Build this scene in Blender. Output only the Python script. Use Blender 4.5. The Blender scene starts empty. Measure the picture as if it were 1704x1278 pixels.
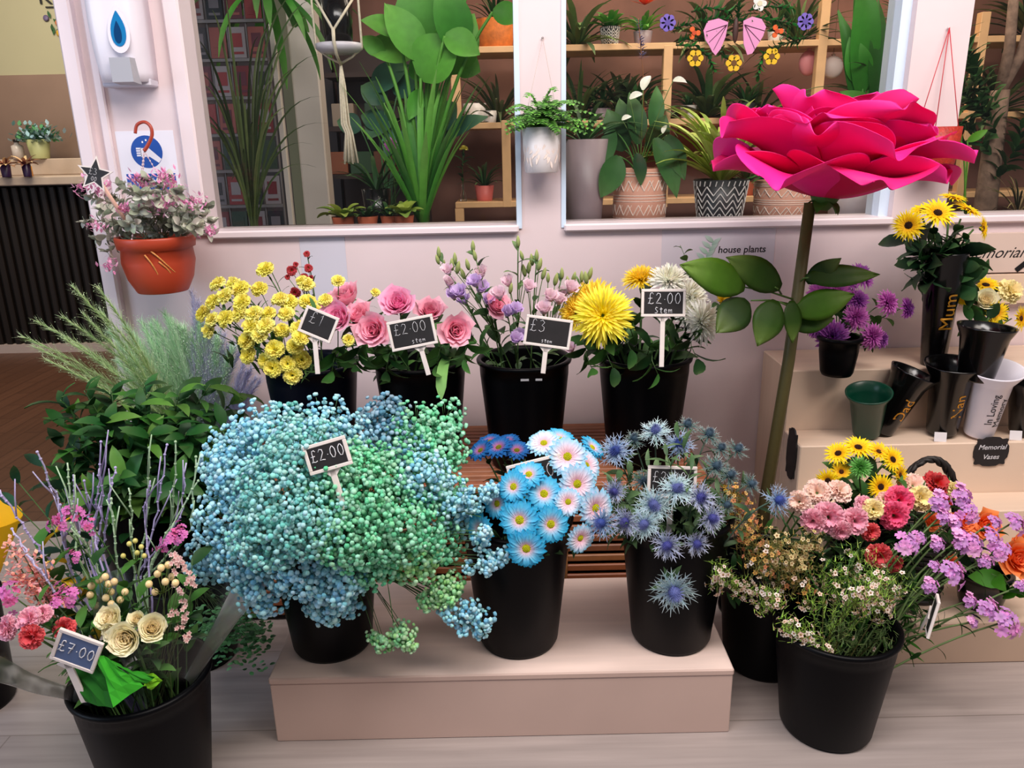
import bpy, math, random
from mathutils import Vector, Matrix
random.seed(11)
R = random.Random(7)
PI = math.pi
SC = bpy.context.scene
COL = SC.collection
rad = math.radians

# ---------------------------------------------------------------- camera
CAM_H, PITCH, ROLL, FPX = 1.30, 17.0, -1.2, 1280.0
W_IMG, H_IMG = 1704, 1278
cd = bpy.data.cameras.new('camera'); cam = bpy.data.objects.new('camera', cd); COL.objects.link(cam)
cd.sensor_width = 36.0; cd.lens = FPX / W_IMG * 36.0; cd.clip_start = 0.05; cd.clip_end = 60
CM = Matrix.Translation((0, 0, CAM_H)) @ Matrix.Rotation(rad(90 - PITCH), 4, 'X') @ Matrix.Rotation(rad(ROLL), 4, 'Z')
cam.matrix_world = CM
SC.camera = cam
CR = CM.to_3x3()

def ray(px, py):
    return (CR @ Vector((px - W_IMG / 2, H_IMG / 2 - py, -FPX))).normalized()
def P(px, py, d):                       # point seen at (px,py) at distance d in front of the viewer
    r = ray(px, py); t = d / r.y
    return Vector((r.x * t, d, CAM_H + r.z * t))
def PZ(px, py, z):                      # point seen at (px,py) at height z
    r = ray(px, py); t = (z - CAM_H) / r.z
    return Vector((r.x * t, r.y * t, z))
def px2m(npx, p):                       # size in metres of npx pixels at point p
    z = (CM.inverted() @ p).z
    return npx * (-z) / FPX

# ---------------------------------------------------------------- world, lights, exposure
SC.view_settings.view_transform = 'Standard'; SC.view_settings.look = 'None'
SC.view_settings.gamma = 1.0; SC.view_settings.use_curve_mapping = False
SC.view_settings.exposure = 0.0
w = bpy.data.worlds.new('world'); SC.world = w; w.use_nodes = True
w.node_tree.nodes['Background'].inputs[0].default_value = (0.95, 0.93, 1.0, 1)
w.node_tree.nodes['Background'].inputs[1].default_value = 0.20

def area(name, loc, target, sx, sy, power, col):
    l = bpy.data.lights.new(name, 'AREA'); l.shape = 'RECTANGLE'; l.size = sx; l.size_y = sy
    l.energy = power; l.color = col
    o = bpy.data.objects.new(name, l); COL.objects.link(o); o.location = loc
    o.rotation_euler = (Vector(target) - Vector(loc)).to_track_quat('-Z', 'Y').to_euler()
    return o
area('ceiling_light_shopfront', (0.3, 0.7, 3.0), (0.1, 1.9, 0.3), 2.6, 0.7, 98, (1.0, 0.92, 0.88))
area('ceiling_light_arcade', (1.9, 0.2, 2.9), (1.2, 2.3, 0.5), 1.2, 0.8, 30, (1.0, 0.88, 0.78))
area('daylight_from_door', (-3.4, 0.1, 1.7), (-0.9, 1.7, 0.4), 1.4, 1.8, 46, (0.62, 0.78, 1.0))
area('ceiling_light_inside', (0.95, 3.2, 2.75), (0.95, 3.6, 0.8), 2.0, 0.5, 32, (1.0, 0.83, 0.66))
area('ceiling_light_counter', (-2.6, 4.2, 2.9), (-2.6, 5.3, 1.0), 1.6, 0.8, 55, (1.0, 0.90, 0.72))

# ---------------------------------------------------------------- materials
def lin(c):
    f = lambda v: (v / 12.92) if v <= 0.04045 else ((v + 0.055) / 1.055) ** 2.4
    return tuple(f(x / 255.0) for x in c)
MATS = {}
def nt_mat(name):
    m = bpy.data.materials.new(name); m.use_nodes = True
    return m, m.node_tree.nodes, m.node_tree.links, m.node_tree.nodes['Principled BSDF']
def plain(name, rgb, rough=0.5, metal=0.0, spec=0.5, noise=0.0, nscale=8.0, bump=0.0, bscale=60.0, coord='Object'):
    if name in MATS: return MATS[name]
    m, N, L, b = nt_mat(name)
    c = lin(rgb)
    b.inputs['Roughness'].default_value = rough; b.inputs['Metallic'].default_value = metal
    b.inputs['Specular IOR Level'].default_value = spec
    b.inputs['Base Color'].default_value = (*c, 1)
    if noise or bump:
        tc = N.new('ShaderNodeTexCoord')
    if noise:
        n = N.new('ShaderNodeTexNoise'); n.inputs['Scale'].default_value = nscale; n.inputs['Detail'].default_value = 5
        L.new(tc.outputs[coord], n.inputs['Vector'])
        r = N.new('ShaderNodeValToRGB')
        r.color_ramp.elements[0].position = 0.3; r.color_ramp.elements[1].position = 0.7
        r.color_ramp.elements[0].color = (*[max(0, v * (1 - noise)) for v in c], 1)
        r.color_ramp.elements[1].color = (*[min(1, v * (1 + noise)) for v in c], 1)
        L.new(n.outputs['Fac'], r.inputs['Fac']); L.new(r.outputs['Color'], b.inputs['Base Color'])
    if bump:
        n2 = N.new('ShaderNodeTexNoise'); n2.inputs['Scale'].default_value = bscale; n2.inputs['Detail'].default_value = 3
        L.new(tc.outputs[coord], n2.inputs['Vector'])
        bp = N.new('ShaderNodeBump'); bp.inputs['Strength'].default_value = bump; bp.inputs['Distance'].default_value = 0.004
        L.new(n2.outputs['Fac'], bp.inputs['Height']); L.new(bp.outputs['Normal'], b.inputs['Normal'])
    MATS[name] = m
    return m
def vcol(name, rough=0.55, transl=0.0, spec=0.4, var=0.12, nscale=90.0):
    """colour comes from the mesh's own per-petal colour, broken up by a fine procedural noise"""
    m, N, L, b = nt_mat(name)
    a = N.new('ShaderNodeAttribute'); a.attribute_name = 'Col'
    tc = N.new('ShaderNodeTexCoord')
    n = N.new('ShaderNodeTexNoise'); n.inputs['Scale'].default_value = nscale; n.inputs['Detail'].default_value = 2
    L.new(tc.outputs['Object'], n.inputs['Vector'])
    mr = N.new('ShaderNodeMapRange'); mr.inputs['To Min'].default_value = 1 - var; mr.inputs['To Max'].default_value = 1 + var
    L.new(n.outputs['Fac'], mr.inputs['Value'])
    h = N.new('ShaderNodeHueSaturation'); L.new(a.outputs['Color'], h.inputs['Color']); L.new(mr.outputs['Result'], h.inputs['Value'])
    L.new(h.outputs['Color'], b.inputs['Base Color'])
    b.inputs['Roughness'].default_value = rough; b.inputs['Specular IOR Level'].default_value = spec
    if transl:
        t = N.new('ShaderNodeBsdfTranslucent'); L.new(h.outputs['Color'], t.inputs['Color'])
        mx = N.new('ShaderNodeMixShader'); mx.inputs[0].default_value = transl
        out = N['Material Output']
        L.new(b.outputs[0], mx.inputs[1]); L.new(t.outputs[0], mx.inputs[2]); L.new(mx.outputs[0], out.inputs['Surface'])
    MATS[name] = m
    return m
PETAL = vcol('petal', 0.6, 0.25, 0.25)
LEAF = vcol('leaf', 0.5, 0.15, 0.22, 0.2, 40)
STEM = vcol('stem', 0.5, 0.0, 0.4)
FLORET = vcol('floret', 0.7, 0.1, 0.2, 0.1)
SOLID = vcol('painted', 0.5, 0.0, 0.4, 0.04)
GLOSSY = vcol('glazed', 0.25, 0.0, 0.5, 0.05)

BLACKP = plain('black_plastic', (2, 2, 5), 0.42, spec=0.12, noise=0.2, nscale=5)
NAVYP = plain('navy_plastic', (5, 9, 26), 0.42, spec=0.14)
BLACKG = plain('black_gloss_plastic', (7, 6, 7), 0.2)
WHITEP = plain('white_plastic', (232, 226, 236), 0.3)
WALLP = plain('white_wall_paint', (222, 203, 205), 0.42, noise=0.05, nscale=3.0, bump=0.08, bscale=25)
TRIMP = plain('white_gloss_paint', (232, 216, 220), 0.3, noise=0.03, nscale=4)
PINE = plain('pine', (226, 180, 130), 0.5, noise=0.12, nscale=10)
GOLD = plain('gold_lettering', (214, 150, 50), 0.35, metal=0.6)
INK = plain('black_ink', (25, 22, 24), 0.6)
CHALK = plain('chalk', (214, 212, 216), 0.9)
BOARD = plain('chalkboard', (26, 22, 24), 0.6, noise=0.3, nscale=30)
BOARDB = plain('chalkboard_blue_grey', (78, 98, 138), 0.45, noise=0.08, nscale=25)
WOODW = plain('whitewashed_wood', (226, 214, 208), 0.5, noise=0.05, nscale=30)

# planks: long boards with a grain, used for the floor and the painted boxes
def planks(name, c1, c2, seam, along, wid, rough=0.45, grain=0.25, axis='X', seamw=0.004, spec=0.4):
    m, N, L, b = nt_mat(name)
    tc = N.new('ShaderNodeTexCoord'); mp = N.new('ShaderNodeMapping')
    if axis == 'Y': mp.inputs['Rotation'].default_value = (0, 0, rad(90))
    L.new(tc.outputs['Object'], mp.inputs['Vector'])
    br = N.new('ShaderNodeTexBrick'); br.inputs['Scale'].default_value = 1.0
    br.inputs['Brick Width'].default_value = along; br.inputs['Row Height'].default_value = wid
    br.inputs['Mortar Size'].default_value = seamw; br.inputs['Mortar Smooth'].default_value = 0.3
    br.inputs['Color1'].default_value = (*lin(c1), 1); br.inputs['Color2'].default_value = (*lin(c2), 1)
    br.inputs['Mortar'].default_value = (*lin(seam), 1)
    L.new(mp.outputs['Vector'], br.inputs['Vector'])
    mp2 = N.new('ShaderNodeMapping'); mp2.inputs['Scale'].default_value = (1.2, 22, 1) if axis == 'X' else (22, 1.2, 1)
    L.new(tc.outputs['Object'], mp2.inputs['Vector'])
    n = N.new('ShaderNodeTexNoise'); n.inputs['Scale'].default_value = 2.0; n.inputs['Detail'].default_value = 6
    L.new(mp2.outputs['Vector'], n.inputs['Vector'])
    mr = N.new('ShaderNodeMapRange'); mr.inputs['From Min'].default_value = 0.3; mr.inputs['From Max'].default_value = 0.7
    mr.inputs['To Min'].default_value = 1 - grain; mr.inputs['To Max'].default_value = 1 + grain
    L.new(n.outputs['Fac'], mr.inputs['Value'])
    h = N.new('ShaderNodeHueSaturation'); L.new(br.outputs['Color'], h.inputs['Color']); L.new(mr.outputs['Result'], h.inputs['Value'])
    L.new(h.outputs['Color'], b.inputs['Base Color'])
    b.inputs['Roughness'].default_value = rough; b.inputs['Specular IOR Level'].default_value = spec
    MATS[name] = m
    return m
FLOORM = planks('bleached_floorboards', (172, 158, 152), (156, 144, 140), (134, 122, 116), 2.4, 0.30, 0.4, 0.14, seamw=0.002)
FLOORB = planks('brown_parquet', (96, 62, 45), (88, 56, 40), (74, 46, 33), 0.45, 0.09, 0.4, 0.1, axis='Y')
BENCHM = planks('limed_bench_board', (232, 207, 196), (228, 203, 192), (200, 172, 160), 6, 3, 0.45, 0.07)
TIERM = planks('beige_box_board', (224, 198, 176), (222, 196, 174), (200, 172, 150), 6, 3, 0.5, 0.04)

def glass_mat(name, tint=(1, 1, 1), alpha_refl=0.08, rough=0.02):
    m, N, L, b = nt_mat(name)
    t = N.new('ShaderNodeBsdfTransparent'); t.inputs['Color'].default_value = (*tint, 1)
    g = N.new('ShaderNodeBsdfGlossy'); g.inputs['Roughness'].default_value = rough
    fr = N.new('ShaderNodeFresnel'); fr.inputs['IOR'].default_value = 1.4
    mx = N.new('ShaderNodeMixShader'); ml = N.new('ShaderNodeMath'); ml.operation = 'MULTIPLY'; ml.inputs[1].default_value = alpha_refl * 10
    L.new(fr.outputs[0], ml.inputs[0]); L.new(ml.outputs[0], mx.inputs[0])
    L.new(t.outputs[0], mx.inputs[1]); L.new(g.outputs[0], mx.inputs[2]); L.new(mx.outputs[0], N['Material Output'].inputs['Surface'])
    MATS[name] = m
    return m
GLASS = glass_mat('window_glass', (0.97, 0.98, 0.98), 0.06)
CELLO = glass_mat('cellophane', (0.95, 0.97, 0.96), 0.07, 0.28)

# ---------------------------------------------------------------- mesh builder
class MB:
    def __init__(s): s.v = []; s.f = []; s.c = []; s.smooth = []
    def add(s, vs, fs, col, M=None, smooth=True):
        o = len(s.v)
        if M is not None: vs = [M @ Vector(v) for v in vs]
        s.v += [tuple(v) for v in vs]
        if col and isinstance(col[0], (tuple, list)): s.c += list(col)
        else: s.c += [col or (0.5, 0.5, 0.5)] * len(vs)
        s.f += [tuple(i + o for i in f) for f in fs]; s.smooth += [smooth] * len(fs)
        return s
    def mesh(s, name, mat):
        me = bpy.data.meshes.new(name); me.from_pydata(s.v, [], s.f)
        at = me.color_attributes.new('Col', 'FLOAT_COLOR', 'POINT')
        buf = []
        for c in s.c: buf += [c[0], c[1], c[2], 1.0]
        at.data.foreach_set('color', buf)
        me.polygons.foreach_set('use_smooth', s.smooth)
        me.materials.append(mat); me.update()
        return me
def ob(name, me_or_mb, mat=None, parent=None, M=None):
    me = me_or_mb.mesh(name, mat) if isinstance(me_or_mb, MB) else me_or_mb
    o = bpy.data.objects.new(name, me); COL.objects.link(o)
    if parent is not None: o.parent = parent
    if M is not None: o.matrix_basis = M
    return o
def tag(o, label=None, cat=None, group=None, kind=None):
    if label: o['label'] = label
    if cat: o['category'] = cat
    if group: o['group'] = group
    if kind: o['kind'] = kind
    return o
def thing(name, label, cat, M, group=None):
    o = bpy.data.objects.new(name, None); COL.objects.link(o); o.empty_display_size = 0.05
    if isinstance(M, Vector): M = Matrix.Translation(M)
    o.matrix_basis = M
    return tag(o, label, cat, group)
def struct(name, mb, mat, label, M=None):
    o = ob(name, mb, mat, None, M); o['kind'] = 'structure'; o['label'] = label
    return o
def box(mb, lo, hi, col=None, M=None, bev=0.0):
    x0, y0, z0 = lo; x1, y1, z1 = hi
    if bev <= 0:
        vs = [(x0, y0, z0), (x1, y0, z0), (x1, y1, z0), (x0, y1, z0), (x0, y0, z1), (x1, y0, z1), (x1, y1, z1), (x0, y1, z1)]
        mb.add(vs, [(0, 3, 2, 1), (4, 5, 6, 7), (0, 1, 5, 4), (1, 2, 6, 5), (2, 3, 7, 6), (3, 0, 4, 7)], col, M, False)
        return mb
    b = bev; vs = []
    for (z, e) in ((z0, b), (z0 + b, 0), (z1 - b, 0), (z1, b)):
        X0, X1, Y0, Y1 = x0 + e, x1 - e, y0 + e, y1 - e
        q = b if e == 0 else b * 0.5
        vs += [(X0 + q, Y0, z), (X1 - q, Y0, z), (X1, Y0 + q, z), (X1, Y1 - q, z), (X1 - q, Y1, z), (X0 + q, Y1, z), (X0, Y1 - q, z), (X0, Y0 + q, z)]
    fs = [tuple(range(7, -1, -1)), tuple(range(24, 32))]
    for k in range(3):
        for i in range(8): j = (i + 1) % 8; fs.append((k * 8 + i, k * 8 + j, k * 8 + 8 + j, k * 8 + 8 + i))
    mb.add(vs, fs, col, M, False)
    return mb
def lathe(mb, prof, n=32, col=None, M=None, smooth=True, closed_ends=True):
    vs = []; fs = []
    for r, z in prof:
        for i in range(n):
            a = 2 * PI * i / n; vs.append((r * math.cos(a), r * math.sin(a), z))
    for k in range(len(prof) - 1):
        for i in range(n):
            j = (i + 1) % n; fs.append((k * n + i, k * n + j, k * n + n + j, k * n + n + i))
    if closed_ends:
        fs.append(tuple(range(n - 1, -1, -1))); k = (len(prof) - 1) * n; fs.append(tuple(range(k, k + n)))
    if col and isinstance(col[0], (tuple, list)): col = [c for c in col for _ in range(n)]
    mb.add(vs, fs, col, M, smooth)
    return mb
def frame_z(n, spin=0.0):               # rotation taking +Z to n
    q = Vector((0, 0, 1)).rotation_difference(Vector(n).normalized())
    return q.to_matrix().to_4x4() @ Matrix.Rotation(spin, 4, 'Z')
def tube(mb, pts, r0, r1=None, n=5, col=None, cap=True):
    if r1 is None: r1 = r0
    pts = [Vector(p) for p in pts]; vs = []; m = len(pts)
    up = Vector((0.13, 0.31, 0.94))
    for i, p in enumerate(pts):
        t = (pts[min(i + 1, m - 1)] - pts[max(i - 1, 0)])
        t = t.normalized() if t.length > 1e-9 else Vector((0, 0, 1))
        a = t.cross(up)
        if a.length < 1e-3: a = t.cross(Vector((1, 0, 0)))
        a.normalize(); b = t.cross(a); r = r0 + (r1 - r0) * i / (m - 1)
        for k in range(n):
            an = 2 * PI * k / n; vs.append(p + a * (r * math.cos(an)) + b * (r * math.sin(an)))
    fs = []
    for i in range(m - 1):
        for k in range(n): j = (k + 1) % n; fs.append((i * n + k, i * n + j, i * n + n + j, i * n + n + k))
    if cap: fs += [tuple(range(n - 1, -1, -1)), tuple(range((m - 1) * n, m * n))]
    if col and isinstance(col[0], (tuple, list)):
        col = [c for i in range(m) for c in [tuple(col[0][q] + (col[1][q] - col[0][q]) * i / (m - 1) for q in range(3))] * n]
    mb.add(vs, fs, col, None, True)
    return mb
def bez(a, b, c, n=8):
    a, b, c = Vector(a), Vector(b), Vector(c)
    return [a * (1 - t) ** 2 + b * (2 * t * (1 - t)) + c * t * t for t in [i / n for i in range(n + 1)]]
def mixc(a, b, t): return tuple(a[i] + (b[i] - a[i]) * t for i in range(3))
def jit(c, s=0.12, rnd=R):
    k = 1 + rnd.uniform(-s, s)
    return tuple(max(0, min(1, v * k * (1 + rnd.uniform(-s, s) * 0.35))) for v in c)
# petal / leaf / blade: starts at the origin, runs out along +Y, climbs by the angle a0 -> a1 -> a2 (radians above the plane)
def petal(mb, M, L, W, prof='oval', a0=0.3, a1=0.3, a2=None, cup=0.0, ruf=0.0, nruf=3, cols=None, ns=5, nw=2, twist=0.0, rnd=R, thick=0):
    if a2 is None: a2 = a1
    y = z = 0.0; vs = []; cc = []; ph = rnd.uniform(0, 6)
    for i in range(ns + 1):
        t = i / ns
        if prof == 'oval': wd = math.sin(PI * min(0.97, max(0.08, t))) ** 0.65
        elif prof == 'leaf': wd = math.sin(PI * min(1, 0.04 + t * 0.96) ** 0.85) ** 0.9 if t < 1 else 0.0
        elif prof == 'fan': wd = 0.25 + 0.75 * math.sin(PI * 0.5 * min(1, t * 1.15)) if t < 0.99 else 0.82
        elif prof == 'strap': wd = 0.75 + 0.25 * math.sin(PI * t) if t < 0.85 else max(0.12, (1 - t) / 0.15 * 0.7)
        elif prof == 'blade': wd = (0.5 + 0.5 * math.sin(PI * min(1, t * 1.3 + 0.1))) * (1 - t) ** 0.45 if t < 1 else 0.02
        elif prof == 'spike': wd = 1 - 0.95 * t
        elif prof == 'round': wd = (0.3 + 0.7 * math.sin(PI * 0.5 * min(1, t * 1.6))) * (1 if t < .6 else math.sqrt(max(.02, 1 - ((t - .6) / .41) ** 2)))
        elif prof == 'rose': wd = (0.35 + 0.65 * math.sin(PI * 0.5 * min(1, t * 1.5))) * (1 if t < 0.8 else 0.9)
        wd = max(0.02, wd) * W * 0.5
        ang = a0 + (a1 - a0) * (t * 2) if t < 0.5 else a1 + (a2 - a1) * (t * 2 - 1)
        if i: y += L / ns * math.cos(ang); z += L / ns * math.sin(ang)
        for j in range(nw + 1):
            s = -1 + 2.0 * j / nw
            off = cup * s * s * wd + ruf * t * t * math.sin(ph + s * nruf + t * 2.3) * L
            x = s * wd
            yy = y - off * math.sin(ang); zz = z + off * math.cos(ang)
            if twist: 
                ca, sa = math.cos(twist * t), math.sin(twist * t); dz = zz - z
                x, zz = x * ca - dz * sa, z + x * sa + dz * ca
            vs.append((x, yy, zz))
            if cols: cc.append(mixc(cols[0], cols[1], t) if len(cols) == 2 else (mixc(cols[0], cols[1], t * 2) if t < 0.5 else mixc(cols[1], cols[2], t * 2 - 1)))
    fs = []
    for i in range(ns):
        for j in range(nw): a = i * (nw + 1) + j; fs.append((a, a + 1, a + nw + 2, a + nw + 1))
    mb.add(vs, fs, cc or None, M, True)
def RZ(a): return Matrix.Rotation(a, 4, 'Z')
def RX(a): return Matrix.Rotation(a, 4, 'X')
def T(x, y=None, z=None): return Matrix.Translation(x) if y is None else Matrix.Translation((x, y, z))
def S(s): return Matrix.Scale(s, 4)
ICO_T = (1 + 5 ** 0.5) / 2
ICO_V = [Vector(v).normalized() for v in ((-1, ICO_T, 0), (1, ICO_T, 0), (-1, -ICO_T, 0), (1, -ICO_T, 0), (0, -1, ICO_T), (0, 1, ICO_T), (0, -1, -ICO_T), (0, 1, -ICO_T), (ICO_T, 0, -1), (ICO_T, 0, 1), (-ICO_T, 0, -1), (-ICO_T, 0, 1))]
ICO_F = [(0, 11, 5), (0, 5, 1), (0, 1, 7), (0, 7, 10), (0, 10, 11), (1, 5, 9), (5, 11, 4), (11, 10, 2), (10, 7, 6), (7, 1, 8), (3, 9, 4), (3, 4, 2), (3, 2, 6), (3, 6, 8), (3, 8, 9), (4, 9, 5), (2, 4, 11), (6, 2, 10), (8, 6, 7), (9, 8, 1)]
def ball(mb, c, r, col, sq=(1, 1, 1), rot=None):
    c = Vector(c)
    vs = []
    for v in ICO_V:
        q = Vector((v.x * r * sq[0], v.y * r * sq[1], v.z * r * sq[2]))
        if rot is not None: q = rot @ q
        vs.append(c + q)
    mb.add(vs, ICO_F, col)
def ellipsoid(mb, c, rx, ry, rz, col, M=None, nu=14, nv=8):
    vs = []; fs = []
    for k in range(nv + 1):
        ph = PI * k / nv
        for i in range(nu):
            a = 2 * PI * i / nu; s = max(math.sin(ph), 0.02)
            vs.append((c[0] + rx * s * math.cos(a), c[1] + ry * s * math.sin(a), c[2] - rz * math.cos(ph)))
    for k in range(nv):
        for i in range(nu): j = (i + 1) % nu; fs.append((k * nu + i, k * nu + j, k * nu + nu + j, k * nu + nu + i))
    mb.add(vs, fs, col, M)

# ---------------------------------------------------------------- lettering
def text_mesh(txt, size, mat, shear=0.0, depth=0.0006, align='CENTER', bold=0.0, spacing=1.0):
    cu = bpy.data.curves.new('lettering', 'FONT'); cu.body = txt; cu.size = size; cu.align_x = align; cu.align_y = 'CENTER'
    cu.shear = shear; cu.extrude = depth; cu.offset = bold; cu.space_character = spacing; cu.resolution_u = 3
    o = bpy.data.objects.new('lettering', cu); COL.objects.link(o)
    bpy.context.view_layer.update()
    me = bpy.data.meshes.new_from_object(o.evaluated_get(bpy.context.evaluated_depsgraph_get()))
    bpy.data.objects.remove(o); bpy.data.curves.remove(cu)
    me.materials.clear(); me.materials.append(mat)
    return me
GL = {   # handwritten strokes on a 0..1 wide, 0..1.5 high cell
 '£': [[(0.85, 1.25), (0.7, 1.45), (0.45, 1.4), (0.35, 1.1), (0.38, 0.7), (0.3, 0.25), (0.05, 0.05), (0.3, 0.1), (0.6, 0.02), (0.9, 0.15)], [(0.08, 0.72), (0.7, 0.75)]],
 '0': [[(0.5, 1.4), (0.2, 1.1), (0.12, 0.6), (0.3, 0.1), (0.6, 0.05), (0.85, 0.45), (0.85, 1.0), (0.65, 1.35), (0.45, 1.4)]],
 '1': [[(0.3, 1.1), (0.55, 1.4), (0.5, 0.05)]],
 '2': [[(0.12, 1.1), (0.35, 1.4), (0.7, 1.3), (0.75, 0.95), (0.4, 0.45), (0.1, 0.08), (0.5, 0.12), (0.9, 0.05)]],
 '3': [[(0.15, 1.3), (0.5, 1.42), (0.78, 1.15), (0.45, 0.78), (0.8, 0.6), (0.78, 0.2), (0.4, 0.03), (0.1, 0.2)]],
 '7': [[(0.1, 1.35), (0.85, 1.4), (0.4, 0.0)], [(0.2, 0.7), (0.8, 0.75)]],
 '5': [[(0.8, 1.4), (0.25, 1.38), (0.18, 0.85), (0.6, 0.85), (0.82, 0.45), (0.5, 0.05), (0.12, 0.15)]],
 '.': [[(0.4, 0.55), (0.6, 0.6)]],
 's': [[(0.75, 0.85), (0.4, 0.98), (0.2, 0.75), (0.7, 0.4), (0.6, 0.08), (0.15, 0.1)]],
 'S': [[(0.8, 1.2), (0.45, 1.35), (0.2, 1.0), (0.75, 0.5), (0.6, 0.08), (0.1, 0.15)]],
 't': [[(0.5, 1.3), (0.45, 0.15), (0.75, 0.08)], [(0.15, 0.95), (0.85, 0.95)]],
 'e': [[(0.15, 0.5), (0.8, 0.55), (0.6, 0.95), (0.25, 0.85), (0.12, 0.4), (0.4, 0.05), (0.85, 0.2)]],
 'm': [[(0.1, 0.05), (0.12, 0.9), (0.15, 0.6), (0.4, 0.9), (0.48, 0.1), (0.52, 0.6), (0.78, 0.9), (0.88, 0.08)]],
 ' ': []}
def scrawl(mb, txt, x, y, h, w=None, r=0.0007, z=0.0):
    w = w or h * 0.62
    for ch in txt:
        adv = w * (0.45 if ch == '.' else 1.0)
        for st in GL.get(ch, []):
            tube(mb, [(x + p[0] * adv * 0.92, y + (p[1] / 1.5) * h, z) for p in st], r, r, 4, lin((214, 212, 216)))
        x += adv * 1.08
    return x
# ================================================================ the setting
DW = 2.45                                # front face of the shop-front wall
WT = 0.12
Xat = lambda px, py, d=DW: P(px, py, d).x
Zat = lambda px, py, d=DW: P(px, py, d).z
XL = P(185, 480, DW).x                   # outer corner of the wall
ZS = P(865, 380, DW).z                   # sill height
ZT = 2.75
xa0 = (P(285, 0, DW).x + P(358, 375, DW).x) / 2
xa1 = (P(857, 0, DW).x + P(863, 370, DW).x) / 2
xb0 = (P(941, 0, DW).x + P(936, 370, DW).x) / 2
xb1 = (P(1521, 0, DW).x + P(1492, 345, DW).x) / 2
xc0 = (P(1620, 0, DW).x + P(1577, 340, DW).x) / 2
XR = 2.9
mb = MB(); box(mb, (-6, -1.5, -0.05), (4, 2.62, 0.0)); struct('floor', mb, FLOORM, 'pale bleached floorboards in front of the flower display')
mb = MB(); box(mb, (-6, 2.62, -0.05), (4, 6.3, 0.0)); struct('floor', mb, FLOORB, 'brown parquet floor inside the shop')
mb = MB()
box(mb, (XL, DW, 0), (XR, DW + WT, ZS))
box(mb, (XL, DW, ZS), (xa0, DW + WT, ZT))
box(mb, (xa1, DW, ZS), (xb0, DW + WT, ZT))
box(mb, (xb1, DW, ZS), (xc0, DW + WT, ZT))
box(mb, (xa0, DW, 2.35), (xa1, DW + WT, ZT)); box(mb, (xb0, DW, 2.35), (xb1, DW + WT, ZT)); box(mb, (xc0, DW, 2.35), (XR, DW + WT, ZT))
struct('wall_front', mb, WALLP, 'white painted shop front wall with posts between the windows')
# moulded strips on the corner post and round the openings
mb = MB()
pw = xa0 - XL
box(mb, (XL - 0.012, DW - 0.03, 0), (XL + 0.035, DW + WT, ZT), bev=0.006)
box(mb, (XL + 0.06, DW - 0.014, ZS - 0.02), (XL + 0.085, DW, ZT), bev=0.004)
box(mb, (xa0 - 0.045, DW - 0.02, ZS), (xa0 + 0.004, DW + WT, ZT), bev=0.006)
struct('trim_1', mb, TRIMP, 'white moulded strips on the corner post')
mb = MB()
for x0, x1 in ((xa0, xa1), (xb0, xb1), (xc0, XR)):
    box(mb, (x0, DW - 0.022, ZS - 0.012), (x1, DW + WT + 0.02, ZS + 0.012), bev=0.005)
struct('trim_2', mb, TRIMP, 'white window sill ledges')
mb = MB()
box(mb, (xa1 - 0.006, DW - 0.006, ZS), (xa1 + 0.01, DW + WT, 2.35)); box(mb, (xb1 - 0.03, DW + 0.03, ZS), (xb1 + 0.004, DW + WT, 2.35)); box(mb, (xb0 - 0.008, DW - 0.004, ZS), (xb0 + 0.006, DW + WT, 2.35))
struct('trim_3', mb, plain('jamb_highlight', (205, 222, 240), 0.25), 'white jamb strips beside the posts, bluish highlight in their colour')  # bluish highlight on the white jambs is painted into this colour
for i, (x0, x1) in enumerate(((xa0, xa1), (xb0, xb1), (xc0, XR))):
    mb = MB(); box(mb, (x0, DW + 0.075, ZS + 0.012), (x1, DW + 0.081, 2.35))
    o = struct('window_%d' % (i + 1), mb, GLASS, 'clear shop window pane')
# panel joint lines of the wall below the windows
mb = MB()
box(mb, (XL, DW - 0.004, 0.0), (XR, DW, 0.09))
struct('baseboard_front', mb, TRIMP, 'low white skirting under the shop windows')
# interior shell
BACKW = plain('mauve_plaster', (128, 88, 74), 0.7, noise=0.3, nscale=3.5)
DARKW = plain('dark_brown_panel', (48, 30, 22), 0.6, noise=0.4, nscale=4)
YD = 4.05
mb = MB(); box(mb, (P(560, 200, YD).x, YD, 0), (3.6, YD + 0.1, 3.0)); struct('wall_inside', mb, BACKW, 'mauve brown plaster wall behind the plant shelves')
mb = MB(); box(mb, (P(540, 200, YD).x - 1.0, YD - 0.05, 0), (P(562, 200, YD).x, YD + 0.06, 3.0)); struct('wall_inside', mb, DARKW, 'dark brown wall behind the card rack')
mb = MB(); box(mb, (XL, 2.57, 2.9), (3.6, YD, 2.96)); struct('ceiling', mb, plain('ceiling_paint', (190, 170, 150), 0.8), 'ceiling inside the shop')
mb = MB(); box(mb, (3.0, DW, 0), (3.1, YD, 3.0)); struct('wall_right', mb, DARKW, 'dark side wall inside the shop')
# room seen past the corner post
YC = 5.9
zb = P(60, 125, YC).z
mb = MB(); box(mb, (-6, YC, 0), (P(560, 200, YC).x, YC + 0.1, 4.0)); struct('wall_back', mb, plain('sage_wall', (178, 170, 138), 0.7, noise=0.08, nscale=1.0), 'olive green wall beyond the counter')
mb = MB(); box(mb, (-6, YC - 0.03, 0.9), (P(300, 200, YC).x, YC, zb)); struct('trim_4', mb, plain('stone_splashback', (140, 113, 98), 0.5, noise=0.28, nscale=0.9), 'brown stone splashback behind the counter')
mb = MB(); box(mb, (-6.1, 2.6, 0), (-6, YC, 4.0)); struct('wall_left', mb, plain('sage_wall', (178, 170, 138)), 'olive side wall far behind the counter')

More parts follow.
